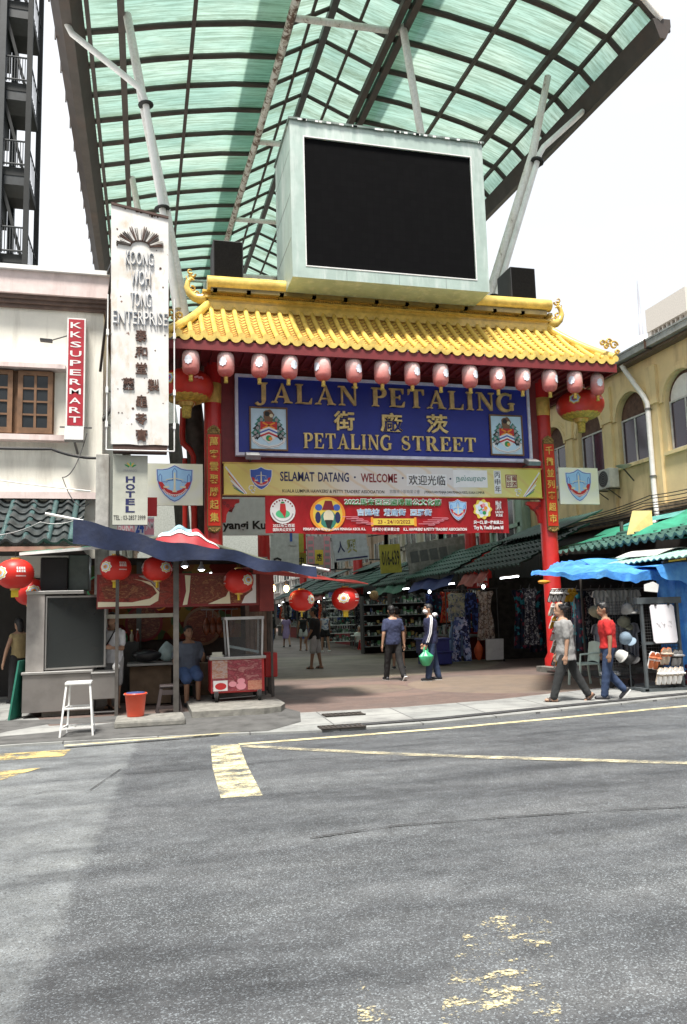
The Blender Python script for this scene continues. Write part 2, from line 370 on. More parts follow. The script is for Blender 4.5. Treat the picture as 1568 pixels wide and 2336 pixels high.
def thing(name, label, cat, loc=(0, 0, 0), group=None, rz=0):
    o = bpy.data.objects.new(name, None); COL.objects.link(o); o.location = loc; o.rotation_euler.z = rz; o.empty_display_size = .2
    return tag(o, label, cat, group)
def part(name, mb, parent, label=None):
    r = parent
    while r.parent: r = r.parent
    o = bpy.data.objects.new(name, mb.mesh(name, r.location)); COL.objects.link(o); o.parent = parent
    if label: o['label'] = label
    return o
def solo(name, mb, label=None, cat=None, loc=(0, 0, 0), group=None, kind=None):
    o = bpy.data.objects.new(name, mb.mesh(name, loc)); COL.objects.link(o); o.location = loc
    return tag(o, label, cat, group, kind)
def dup(root, loc, rz=0., label=None, scale=None):
    def cp(o, par):
        c = o.copy(); COL.objects.link(c); c.parent = par
        for ch in list(o.children): cp(ch, c)
        return c
    r = cp(root, None); r.location = loc; r.rotation_euler.z = rz
    if label: r['label'] = label
    if scale: r.scale = (scale,)*3
    return r
ORD = ['first', 'second', 'third', 'fourth', 'fifth', 'sixth', 'seventh', 'eighth', 'ninth', 'tenth', 'eleventh', 'twelfth', 'thirteenth', 'fourteenth', 'fifteenth', 'sixteenth']
# ================================================================ ground
def ring_ground(name, pts, z, m, kind='structure'):
    mb = MB(); mb.add([(x, y, z) for x, y in pts], [tuple(range(len(pts)))], m)
    return solo(name, mb, kind=kind)
mb = MB(); mb.add([(-300, -60, -.03), (300, -60, -.03), (300, 1200, -.03), (-300, 1200, -.03)], [(0, 1, 2, 3)], mat('far_ground', (.16, .16, .15), .9))
solo('ground', mb, kind='structure')
# the kerb runs a little skew and bends round the plaza mouth
mb = MB(); mb.add([(-40, -30, 0), (60, -30, 0), (60, 18, 0), (12, 12.62, 0), (9.4, 12.18, 0), (6, 11.45, 0), (4.2, 11.06, 0), (2.6, 10.98, 0), (.5, 11.35, 0), (-1.4, 11.5, 0), (-3, 11.4, 0), (-40, 11.4, 0)], [tuple(range(12))], m_asphalt())
solo('road', mb, kind='structure')
SLAB = m_slab()
mb = MB()
kerb = [(-40, 11.4), (-3, 11.4), (-1.4, 11.5), (.5, 11.35), (2.6, 10.98), (4.2, 11.06), (6, 11.45), (9.4, 12.18), (12, 12.62), (60, 18)]
inner = [(-40, 19), (-3, 19), (-1.4, 13.1), (1.2, 13.0), (2.6, 12.9), (4.2, 12.85), (6, 13.1), (9.4, 14.2), (12, 15.2), (60, 22)]
vs = [(x, y, .03) for x, y in kerb]+[(x, y, .05) for x, y in inner]+[(x, y, -.05) for x, y in kerb]
n = len(kerb)
mb.add(vs, [(i, i+1, n+i+1, n+i) for i in range(n-1)]+[(2*n+i, 2*n+i+1, i+1, i) for i in range(n-1)], SLAB)
solo('pavement', mb, kind='structure')
mb = MB(); mb.add([(x, y, .05) for x, y in inner[1:]]+[(60, 90, .05), (-6, 90, .05)], [tuple(range(len(inner)+1))], m_plaza())
solo('paved_plaza', mb, kind='structure')
DP = mat('dirty_asphalt', (.1, .1, .097), .85, var=.3, scale=4, bump=.4, bscale=70, dirt=(.06, .06, .06), damt=.7)
mb = MB(); mb.add([(-6, 11.45, .036), (-1.4, 11.56, .036), (.5, 11.42, .036), (1.7, 11.25, .036), (2.3, 11.9, .0425), (2.5, 13.0, .056), (2.3, 13.9, .056), (-1.4, 13.9, .056), (-6, 15, .056)], [tuple(range(9))], DP); solo('worn_pavement', mb, kind='structure')
# drain channel in front of the pavement, right half
mb = MB(); mats_dr = mat('drain_slot', (.045, .046, .048), .8, var=.3, scale=9)
ch = [(2.7, 11.14), (4.2, 11.22), (6, 11.62), (9.4, 12.35), (12, 12.8), (20, 13.7)]
mb.add([(x, y, .045) for x, y in ch]+[(x, y+.2, .045) for x, y in ch], [(i, i+1, 6+i+1, 6+i) for i in range(5)], mats_dr)
solo('drain_channel', mb, kind='structure')
YEL = (.62, .5, .2)
def marking(name, polys, m, z=.005):
    mb = MB()
    for p in polys: mb.add([(x, y, z) for x, y in p], [tuple(range(len(p)))], m)
    return solo(name, mb, kind='structure')
def line(pts, wd):
    l = []; r = []
    for i, (x, y) in enumerate(pts):
        a = pts[max(0, i-1)]; b = pts[min(len(pts)-1, i+1)]; d = math.hypot(b[0]-a[0], b[1]-a[1]); nx, ny = -(b[1]-a[1])/d*wd/2, (b[0]-a[0])/d*wd/2
        l.append((x+nx, y+ny)); r.append((x-nx, y-ny))
    return l+r[::-1]
W1 = m_worn('road_paint', (.68, .6, .36), .6, .12); W2 = m_worn('worn_road_paint', (.66, .54, .24), .47, .05, 4)
marking('kerb_line', [line([(1.2, 10.45), (2.6, 10.52), (4.2, 10.62), (6, 10.86), (8.4, 11.2), (12, 11.75), (20, 13)], .13)], W1)
marking('kerb_line', [line([(-1.0, 11.12), (.3, 11.22), (1.0, 11.3), (1.75, 11.42)], .1)], W1, .034)
marking('bar_marking', [[(.84, 10.5), (1.2, 10.45), (1.12, 9), (1.07, 7.46), (.69, 7.5), (.74, 9)]], m_worn('bar_paint', (.7, .63, .4), .52, .09, 2.6), .0052)
marking('lane_line', [line([(1.2, 10.32), (1.9, 9.72), (2.92, 8.93), (3.7, 8.4), (5.5, 7.28), (7, 6.3)], .16)], m_worn('lane_paint', (.62, .56, .38), .5, .14, 2.2), .009)
marking('road_joint', [line([(1.2, 5.95), (1.9, 6.05), (2.8, 5.98), (3.6, 5.9), (4.6, 5.72), (5.6, 5.55)], .022), line([(-.2, 9.0), (.6, 8.95), (1.6, 9.1), (2.6, 9.0)], .014), line([(-1.6, 7.9), (-.9, 8.4), (-.5, 8.3), (-.24, 9.3)], .014)], m_worn('joint_tar', (.035, .035, .036), .55, .12, 2), .011)
marking('old_box_line', [[(-4, 11.0), (-.9, 10.95), (-.95, 10.45), (-4, 10.5)], [(-4, 9.6), (-1.12, 9.75), (-1.45, 9.2), (-4, 9)]], m_worn('box_paint', (.56, .43, .18), .52, .06, 3))
marking('worn_arrow', [[(1.02, 2.6), (1.12, 3.1), (1.3, 3.5), (1.6, 4.0), (1.95, 4.25), (2.1, 4.0), (1.9, 3.6), (1.75, 3.3), (1.55, 2.9)], [(.3, 2.4), (.86, 3.35), (.95, 3.7), (1.0, 3.3), (.95, 2.9)]], m_worn('arrow_paint', (.68, .59, .34), .4, .05, 4.2))
def grate(lbl, x0, x1, y0, y1, z=.05):
    t = thing('drain_grate', lbl, 'drain grate', ((x0+x1)/2, (y0+y1)/2, z))
    mb = MB(); mb.box(x0, x1, y0, y1, z-.002, z+.008, mat('grate_pit', (.03, .025, .02), .9)); part('pit', mb, t)
    mb = MB(); m = mat('grate_iron', (.045, .038, .033), .7, var=.3)
    for i in range(9):
        x = x0+(x1-x0)*(i+.5)/9; mb.box(x-.014, x+.014, y0+.03, y1-.03, z+.006, z+.016, m)
    for y in (y0, y1-.03): mb.box(x0, x1, y, y+.03, z+.004, z+.018, m)
    part('grating', mb, t)
grate('rusty drain grate nearer the road edge', 2.42, 3.06, 10.97, 11.3, .036)
grate('dark drain grate set in the pavement behind the other grate', 2.75, 3.4, 12.2, 12.5, .048)
# kerb stones under the food stall
CONC = mat('rough_concrete', (.23, .225, .2), .85, var=.25, scale=7, bump=.4, bscale=60, dirt=(.1, .1, .1), damt=.7)
mb = MB(); mb.bbox(-.42, .62, 12.35, 13.1, .02, .15, CONC, .04); solo('concrete_step', mb, 'low pale concrete slab under the orange bucket', 'kerb slab', (.1, 12.7, .02))
mb = MB(); pts = [(.75, 13.0), (1.9, 12.95), (2.2, 13.1), (2.34, 13.5), (2.34, 15.6), (.75, 15.6)]
mb.poly(Fr((0, 0, .03), (1, 0, 0), (0, 1, 0)), pts, CONC, 0, .12); solo('concrete_step', mb, 'rounded concrete plinth under the meat cart', 'kerb slab', (1.5, 14, .03))

# ================================================================ canopy over the street
CAN = thing('street_canopy', 'huge arched translucent green canopy over the market street', 'canopy', (5.5, 30, 0))
SLP = .06
def cz(y): return SLP*(y-20.84)
ribL = [(-2.05, 17.28), (-1.5, 17.47), (-.66, 17.68), (.3, 17.95), (1.27, 18.18), (2.7, 18.46), (3.97, 18.6)]
ribR = [(6.95, 18.72), (8.3, 18.6), (9.69, 18.38), (10.6, 18.18), (11.5, 17.92), (12.5, 17.5), (13.0, 16.98)]
mid = [(3.97, 18.62), (5.3, 19.42), (6.95, 18.74)]
Y0, Y1, DY = 16.0, 64.0, 1.45
def dense(pl, k=4):
    o = []
    for (a, b), (c, d) in zip(pl, pl[1:]):
        for i in range(k): o.append((a+(c-a)*i/k, b+(d-b)*i/k))
    return o+[pl[-1]]
CS = m_canopy()
def wing(nm, pl, dz=.07, extra=0):
    mb = MB(); pl = dense(pl, 3); ny = int((Y1-Y0)/DY)+1
    for j in range(ny):                                   # one curved sheet per bay, lapped a little
        ya, yb = Y0+j*DY, Y0+(j+1)*DY
        vs = []
        for y in (ya, yb): vs += [(x, y, z+dz+cz(y)) for x, z in pl]
        n = len(pl); mb.add(vs, [(i, i+1, n+i+1, n+i) for i in range(n-1)], CS, True)
    return part('roof_sheet', mb, CAN)
wing('l', [(x, z) for x, z in ribL]); wing('r', ribR)
wing('m', [(2.95, 18.75), (3.97, 19.2-.12), (5.3, 19.62), (6.95, 19.2-.12), (8.0, 18.9)], .2)
for k in range(33):
    y = Y0+k*DY; mb = MB()
    for pl, wd in ((ribL, .1), (ribR, .1), (mid, .08)):
        p3 = [(x, y, z+cz(y)-.02) for x, z in dense(pl, 2)]
        mb.tube(p3, wd/2*1.7, BROWNST, 8)
    part('rib', mb, CAN)
def purlin(x, z, r, m=None, y0=Y0, y1=Y1, sq=True):
    mb = MB(); a, b = (x, y0, z+cz(y0)), (x, y1, z+cz(y1))
    mb.bar(a, b, r*2, r*2, m or BROWNST) if sq else mb.tube([a, b], r, m or BROWNST, 12)
    return part('purlin', mb, CAN)
for x, z in ((-1.5, 17.36), (-.66, 17.57), (1.27, 18.07), (9.69, 18.27), (11.5, 17.81), (12.35, 17.45)): purlin(x, z, .055 if x not in (-.66, 11.5) else .09)
purlin(5.3, 19.3, .1, DGREY); purlin(4.65, 18.95, .04); purlin(6.1, 18.98, .04)
RT = m_rustpaint('flaking_white_steel', (.62, .6, .56), (.11, .06, .04), .85, 1.2)
mb = MB(); mb.tube([(4.0, Y0, 18.45+cz(Y0)), (3.9, 26, 18.45+cz(26)), (3.55, 44, 18.45+cz(44)), (3.2, Y1, 18.45+cz(Y1))], .125, RT, 14); part('chord_tube', mb, CAN, 'inner tube with flaking white paint and rust')
purlin(6.95, 18.5, .1); purlin(7.3, 18.56, .1)
# edge gutters with bracket ends
for x0, x1, z0, z1, sgn in ((-2.35, -1.6, 16.86, 17.28, -1), (12.72, 13.25, 16.5, 16.98, 1)):
    mb = MB(); a = Y0-.1
    xo = x0 if sgn < 0 else x1; xi = x1 if sgn < 0 else x0
    prof = [(xo, z1+.1), (xo, z1-.12), ((xo*2+xi)/3, z0), ((xo+2*xi)/3, z0), (xi, z1+.05)]
    vs = [(x, a, z+cz(a)) for x, z in prof]+[(x, Y1, z+cz(Y1)) for x, z in prof]
    mb.add(vs, [(i, i+1, 5+i+1, 5+i) for i in range(4)]+[(0, 1, 2, 3, 4), (5, 6, 7, 8, 9)], BROWNST)
    for k in range(33):
        y = Y0+k*DY; mb.box(min(xo, xo+sgn*.04), max(xo, xo+sgn*.04), y-.03, y+.03, z1-.2+cz(y), z1+.12+cz(y), BROWNST)
    part('gutter', mb, CAN)
# front edge beam
mb = MB(); WS = m_rustpaint('white_steel_tube', (.8, .79, .76), (.13, .08, .05), .45, 1.)
mb.tube([(x, Y0-.06, z+.05+cz(Y0)) for x, z in dense(ribR, 2)], .09, WS, 10); part('front_beam', mb, CAN)
mb = MB(); mb.tube([(x, Y0-.06, z+.05+cz(Y0)) for x, z in dense(ribL, 2)], .09, WS, 10); part('front_beam', mb, CAN)
for y in (19.9, 26.6, 33.2, 40):
    mb = MB(); mb.tube([(4.0-.023*(y-20), y, 18.5+cz(y)), (7.3, y, 18.6+cz(y))], .1, WS, 10); part('tie', mb, CAN)
def strut(pts, r): 
    mb = MB(); mb.tube(pts, r, WS, 12); part('strut', mb, CAN)
for y, bot in ((19.6, 0), (28.5, 0)):
    d = cz(y)-cz(19.6)
    strut([(-.51, y, 17.5+d), (-.11, y, 15.2+d), (.46, y, 12.2), (.88, y, 9.4), (.98, y, 8.5)], [.11, .12, .14, .2, .22])
    mb = MB(); mb.tube([(.98, y, 8.6), (1.25, y, 6), (1.7, y, 0)], [.24, .26, .28], mat('strut_base', (.07, .06, .05), .7, var=.3), 14); part('strut_base', mb, CAN)
    strut([(11.8, y, 17.6+d), (11.12, y, 15.0+d), (9.46, y, 10.4), (8.7, y, 8.2)], [.1, .12, .14, .16])
    strut([(7.2, y, 18.5+d), (7.62, y, 15.2+d), (8.3, y, 9.8)], .11)
for pts in ([(-2.05, 19.4, 16.95), (-1.87, 19.45, 16.6), (-.16, 19.42, 15.3), (-.04, 19.4, 15.0), (.38, 19.42, 12.2), (.8, 19.42, 9.4)], [(12.85, 19.5, 16.55), (12.6, 19.5, 16.3), (11.4, 19.42, 15.15), (11.24, 19.4, 14.9), (9.62, 19.42, 10.4), (9.3, 19.42, 9.6)]):
    mb = MB(); mb.tube(pts, .085, WHITE, 12); 
    for q in (3, 4): 
        p, p2 = V(pts[q]), V(pts[q+1]); mb.tube([p+(p2-p)*.05, p+(p2-p)*.06], .2, BLACK, 12)
    part('downpipe', mb, CAN)

# ================================================================ gate
GATE = thing('street_gate', 'red and gold Chinese gate with yellow tiled roof across the street mouth', 'gate', (5.85, 18.2, 0))
for x in (1.55, 10.13):
    mb = MB(); mb.lathe((x, 18.2, 0), [(.3, .05), (.3, .35), (.22, .5), (.2, 7.6)], RED, 28); c = part('column', mb, GATE)
    mb = MB(); mb.lathe((x, 18.2, 0), [(.205, 6.62), (.212, 6.64), (.212, 7.08), (.205, 7.1)], GOLD, 28); part('gold_band', mb, c)
for x, y in ((1.6, 20.2), (.7, 20.6), (9.05, 30.2), (13.0, 30), (13.5, 30.2), (4.4, 29), (5.6, 31), (8.55, 30.1)):
    pass
mb = MB(); mb.box(1.74, 9.94, 18.12, 18.3, 4.42, 7.55, MAROON); part('panel', mb, GATE)
mb = MB(); mb.box(1.3, 10.4, 18.05, 18.4, 7.5, 7.75, MAROON); mb.box(1.45, 10.2, 20.45, 20.75, 7.4, 7.7, MAROON)
for x in (1.55, 4.2, 7.2, 10.13): mb.box(x-.1, x+.1, 17.0, 21.2, 7.62, 7.78, MAROON)
part('beam', mb, GATE)
mb = MB()
for i in range(8): mb.box(1.9, 2.35 if i % 2 else 2.2, 18.55, 18.7, 6.0+i*.12, 6.04+i*.12, GOLD)
for i in range(6): mb.box(1.78, 1.98, 18.32, 18.4, 6.6+i*.09, 6.64+i*.09, GOLD); mb.box(9.7, 9.9, 18.32, 18.4, 6.6+i*.09, 6.64+i*.09, GOLD)
part('gold_lattice', mb, GATE)
for x, s in ((1.75, 1), (9.93, -1)):                      # carved corner brackets
    mb = MB(); fr = XZ(18.2)
    mb.poly(fr, [(x, 4.35), (x+s*.4, 4.35), (x+s*.4, 4.27), (x+s*.32, 4.25), (x+s*.26, 4.16), (x+s*.16, 4.1), (x+s*.1, 3.98), (x+s*.08, 3.8), (x, 3.8)], RED, -.05, .05)
    for k in range(3): mb.stroke(fr, [(x+s*(.05+.03*math.cos(t)+.08*k), 4.25-.06*k+.03*math.sin(t)) for t in [i*.6 for i in range(11)]], .014, MAROON, .05, .06)
    part('bracket', mb, GATE)
# soffit and fascia
EX0, EX1, RX0, RX1 = .42, 11.42, 1.5, 10.42
EY0, RY, EY1 = 16.72, 18.3, 20.6
EZ, RZ = 7.72, 9.06
mb = MB(); mb.add([(EX0, EY0, EZ-.14), (EX1, EY0, EZ-.14), (EX1, EY1, EZ-.14), (EX0, EY1, EZ-.14)], [(0, 3, 2, 1)], MAROON)
for i in range(46):
    x = EX0+.1+(EX1-EX0-.2)*i/45; mb.box(x-.025, x+.025, EY0+.05, EY1-.05, EZ-.2, EZ-.14, MAROON)
part('soffit', mb, GATE)
mb = MB(); mb.box(EX0-.02, EX1+.02, EY0-.03, EY0+.03, EZ-.3, EZ-.08, MAROON); mb.box(EX1-.04, EX1+.02, EY0+.03, EY1, EZ-.3, EZ-.08, MAROON); mb.box(EX0-.02, EX0+.04, EY0+.03, EY1, EZ-.3, EZ-.08, MAROON)
part('fascia', mb, GATE)
def prof(t):                                              # eave (0) to ridge (1): concave sweep
    return EZ+(RZ-EZ)*(t*.72+.28*t*t)
def tiles(side):
    mb = MB(); yA, yB = (EY0, RY) if side else (EY1, RY)
    N = 40; sp = (EX1-EX0)/N; d = -1 if side else 1
    for i in range(N+1):
        x = EX0+sp*i
        tmax = 1 if RX0 <= x <= RX1 else ((x-EX0)/(RX0-EX0) if x < RX0 else (EX1-x)/(EX1-RX1))
        tmax = max(.04, min(1, tmax)); nn = max(2, int(10*tmax))
        pts = [(x, yA+(yB-yA)*t, prof(t)+.05) for t in [tmax*j/nn for j in range(nn+1)]]
        mb.tube(pts, .06, YTILE, 10)
        if side:
            mb.tube([(x, yA-.05, EZ+.05), (x, yA+.02, EZ+.05)], .082, YTILE, 14)
        if i < N:
            xa, xb = x+.06, x+sp-.06; xm = x+sp/2
            tm = 1 if RX0 <= xm <= RX1 else ((xm-EX0)/(RX0-EX0) if xm < RX0 else (EX1-xm)/(EX1-RX1))
            nr = max(1, int(13*tm))
            for j in range(nr):                            # lapped pan tiles, each with a drooping lip
                t0, t1 = tm*j/nr, tm*(j+1)/nr; y0_, y1_ = yA+(yB-yA)*t0, yA+(yB-yA)*t1; z0_, z1_ = prof(t0), prof(t1)
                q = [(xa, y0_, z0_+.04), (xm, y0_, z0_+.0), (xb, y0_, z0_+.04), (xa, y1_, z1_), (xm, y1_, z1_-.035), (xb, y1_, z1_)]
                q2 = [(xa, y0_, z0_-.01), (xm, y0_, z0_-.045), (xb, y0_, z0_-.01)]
                mb.add(q, [(0, 1, 4, 3), (1, 2, 5, 4)], YTILE); mb.add(q+q2, [(6, 7, 1, 0), (7, 8, 2, 1)], mat('tile_edge_shade', (.4, .22, .05), .7))  # darker clay-edge risers: shadow lines and dirt between courses put into the colour
            if side:
                fr = XZ(yA-.03); mb.poly(fr, [(xm+.125*math.cos(a), EZ+.02-.13*abs(math.sin(a))*(1 if a > math.pi else -.2)) for a in [math.pi+math.pi*k/10 for k in range(11)]], YTILE, 0, .03)
    return part('roof_tiles', mb, GATE)
tiles(True); tiles(False)
mb = MB()
for xe, xr in ((EX0, RX0), (EX1, RX1)):
    vs = [(xe, EY0, EZ), (xe, EY1, EZ), (xr, RY, RZ)]; mb.add(vs, [(0, 1, 2)], YTILE)
    for j in range(1, 7):
        y = EY0+(EY1-EY0)*j/7; t = 1-abs(y-RY)/((RY-EY0) if y < RY else (EY1-RY)); mb.tube([(xe, y, EZ+.03), (xe+(xr-xe)*t, y, EZ+(RZ-EZ)*t+.03)], .075, YTILE, 8)
part('end_tiles', mb, GATE)
for xe, xr in ((EX0, RX0), (EX1, RX1)):
    mb = MB(); s = 1 if xe > xr else -1
    for yE in (EY0, EY1):
        pts = [(xr+(xe-xr)*t, RY+(yE-RY)*t, prof(1-t)+.1) for t in [i/8 for i in range(9)]]; mb.tube(pts, .1, YTILE, 10)
    part('hip_ridge', mb, GATE)
    mb = MB()                                             # scrolls at the roof corner
    for k, (ax, az, rr) in enumerate(((.02, .3, .12), (-.12, .38, .09), (-.3, .34, .08), (.1, .12, .07), (-.2, .25, .07))):
        mb.tube([(xe+s*ax+s*rr*(1-i*.06)*math.cos(i*.62), EY0+.02, EZ+.12+az+rr*(1-i*.06)*math.sin(i*.62)) for i in range(13)], .026, GOLD, 6)
    part('corner_scroll', mb, GATE)
mb = MB(); mb.box(RX0-.05, RX1+.05, RY-.16, RY+.16, RZ-.12, RZ+.06, YTILE); mb.box(RX0-.05, RX1+.05, RY-.12, RY+.12, RZ+.06, RZ+.17, YTILE)
mb.box(RX0-.12, RX1+.12, RY-.18, RY+.18, RZ+.17, RZ+.22, YTILE); mb.box(RX0-.15, RX1+.15, RY-.13, RY+.13, RZ+.22, RZ+.31, GOLD)
mb.box(RX0-.18, RX1+.18, RY-.17, RY+.17, RZ+.31, RZ+.36, YTILE)
for i in range(150):
    x = RX0+(RX1-RX0)*(i+.5)/150; mb.ell((x, RY-.13, RZ+.265), .022, .02, .03, YTILE, 6, 4)
part('ridge', mb, GATE)
for x, s in ((RX0-.1, -1), (RX1+.1, 1)):
    mb = MB(); P = [(0, .2), (.12, .17), (.26, .2), (.38, .3), (.44, .45), (.41, .6), (.33, .68), (.26, .64)]
    mb.tube([(x+s*a, RY, RZ+b) for a, b in P], [.14, .13, .11, .09, .075, .06, .045, .02], YTILE, 8)
    for k, (a, b) in enumerate(((.2, .3), (.3, .42), (.42, .7), (.3, .78), (.36, .86))):
        mb.tube([(x+s*(a+.07*(1-i*.07)*math.cos(i*.6+k)), RY, RZ+b+.07*(1-i*.07)*math.sin(i*.6+k)) for i in range(10)], [.03-.002*i for i in range(10)], GOLD, 6)
    part('dragon_finial', mb, GATE)
# plaques on the columns
for x, words in ((1.55, '萬客雲聚勝起集'), (10.13, '千攤並列賽超市')):
    mb = MB(); fr = XZ(17.98); mb.rect(fr, x-.16, x+.16, 3.66, 5.86, mat('plaque_border', (.2, .12, .04), .5, .2), -.02, .02); mb.rect(fr, x-.14, x+.14, 3.7, 5.83, mat('plaque_red', (.6, .03, .012), .4, var=.08), .018, .03)
    pl = part('plaque', mb, GATE)
    mb = MB()
    for i, ch in enumerate(words): mb.text(fr, ch, x-.1, x+.1, 5.56-i*.295, 5.77-i*.295, mat('plaque_gilt', (.8, .55, .12), .3, .25), .03, .045, .012)
    part('gilt_characters', mb, pl)
    mb = MB()
    for (zc, hh, sg) in ((5.86, .2, 1), (3.66, .13, -1)):
        mb.poly(fr, [(x-.13, zc), (x-.15, zc+sg*hh*.4), (x-.09, zc+sg*hh*.75), (x, zc+sg*hh), (x+.09, zc+sg*hh*.75), (x+.15, zc+sg*hh*.4), (x+.13, zc)], mat('old_gilt', (.3, .2, .06), .5, .3, var=.5, scale=30), -.03, .035)
        for k in range(7):
            a = math.pi*(k+.5)/7; mb.ell(fr.p(x+.1*math.cos(a), zc+sg*(.02+hh*.55*math.sin(a)), .04), .026, .02, .026, mat('old_gilt', (0, 0, 0)), 8, 5)
    part('carved_end', mb, pl)
# roof platform: yellow ridge tube on a dark frame
PF = mat('platform_frame', (.2, .15, .05), .5, dirt=(.05, .04, .03), damt=.8)
t = thing('screen_platform', 'yellow tube and dark frame on the gate roof, under the LED screen', 'platform', (5.9, 18.3, 9.3))
mb = MB(); mb.tube([(1.42, 18.0, 9.53), (10.44, 18.0, 9.6)], .17, YTILE, 20); part('tube', mb, t)
mb = MB()
for x in [1.6+i*.8 for i in range(12)]: mb.box(x-.05, x+.05, 17.9, 19.2, 9.3, 9.37, PF)
for y in (17.95, 18.3, 18.9): mb.box(1.5, 10.3, y-.05, y+.05, 9.3, 9.42, PF)
for i in range(22):
    x = 1.6+i*.4; mb.bar((x, 18.3, 9.15+.25*(i % 2)), (x+.4, 18.3, 9.4-.25*(i % 2)), .05, .05, PF)
mb.box(2.6, 9.0, 18.2, 19.2, 9.25, 9.29, DARK)
part('frame', mb, t)
mb = MB()
for x in (1.0, 1.55, 2.05, 2.6, 3.2):
    mb.tube([(x, 20.4, 9.2), (x, 20.4, 10.6)], .045, mat('rail_green', (.42, .52, .46), .5), 8)
for z in (9.6, 10.1, 10.6): mb.tube([(.95, 20.4, z), (3.3, 20.4, z)], .04, mat('rail_green', (0, 0, 0)), 8)
mb.box(.8, 3.4, 20.0, 21.4, 9.1, 9.2, PF)
part('guard_rail', mb, t)
# ================================================================ LED screen and speakers
CAB = mat('cabinet_green', (.4, .5, .45), .5, .2, var=.1, scale=2, dirt=(.72, .76, .72), damt=.7, dscale=1.2, streak=True)
t = thing('video_screen', 'big blank black LED screen in a pale green steel cabinet', 'video screen', (5.8, 18, 9.39))
mb = MB(); x0, x1, z0, z1 = 3.3, 8.24, 9.4, 13.32; yF, yB = 17.0, 19.1; b = .34
mb.box(x0, x0+b, yF, yB, z0, z1, CAB); mb.box(x1-b, x1, yF, yB, z0, z1, CAB)
mb.box(x0+b, x1-b, yF, yB, z1-.4, z1, CAB); mb.box(x0+b, x1-b, yF, yB, z0, z0+.3, CAB); mb.box(x0+b, x1-b, yB-.06, yB-.002, z0+.3, z1-.4, CAB)
for x in (4.6, 5.9, 7.1): mb.box(x-.004, x+.004, yF-.004, yF, z0, z0+.29, GREYM)
mb.box(x0-.04, x1+.04, yF-.05, yB+.02, z1, z1+.05, mat('flashing', (.12, .17, .15), .5, var=.3, dirt=(.5, .55, .5), damt=.8))
for i in range(26):
    x = x0+(x1-x0)*rnd.random(); mb.box(x, x+.05+.1*rnd.random(), yF-.055, yF-.05, z1-.015, z1+.03, WHITE)
for z in (10.4, 11.5, 12.6): mb.box(x0-.004, x0, yF+.1, yB-.1, z-.005, z+.005, GREYM)
part('cabinet', mb, t)
LEDM = NT('led_panel'); br = LEDM.n('ShaderNodeTexBrick'); br.inputs['Scale'].default_value = 1; br.inputs['Brick Width'].default_value = .16; br.inputs['Row Height'].default_value = .16; br.inputs['Mortar Size'].default_value = .004; br.offset = 0
br.inputs['Color1'].default_value = (.0045, .0045, .005, 1); br.inputs['Color2'].default_value = (.0055, .0055, .006, 1); br.inputs['Mortar'].default_value = (.0035, .0035, .004, 1)
LEDM.l(LEDM.co((1, 1, 1), (R(90), 0, 0)), br.inputs['Vector']); LEDM = LEDM.done(br.outputs['Color'], .9, 0, .05)
mb = MB(); mb.box(x0+b, x1-b, yF+.04, yF+.1, z0+.3, z1-.4, LEDM); part('screen', mb, t)
mb = MB(); e = .025
for r in ((x0+b-e, x0+b, z0+.3-e, z1-.4+e), (x1-b, x1-b+e, z0+.3-e, z1-.4+e), (x0+b, x1-b, z0+.3-e, z0+.3), (x0+b, x1-b, z1-.4, z1-.4+e)): mb.box(r[0], r[1], yF-.012, yF, r[2], r[3], WHITE)
part('bezel', mb, t)
for x0, x1, y0, y1, z0, z1, lb in ((1.57, 2.3, 18.1, 18.9, 9.68, 10.68, 'black loudspeaker box left of the big screen'), (9.35, 10.07, 18.0, 18.8, 9.7, 10.62, 'black loudspeaker box right of the big screen')):
    t = thing('loudspeaker', lb, 'loudspeaker', ((x0+x1)/2, 18.4, z0)); mb = MB(); mb.bbox(x0, x1, y0, y1, z0, z1, BLACK, .015); part('box', mb, t)
    mb = MB(); mb.box(x0+.03, x1-.03, y0-.015, y0, z0+.03, z1-.03, mat('speaker_cloth', (.008, .0075, .007), .9, var=.3, scale=30, spec=.1)); part('grille', mb, t)

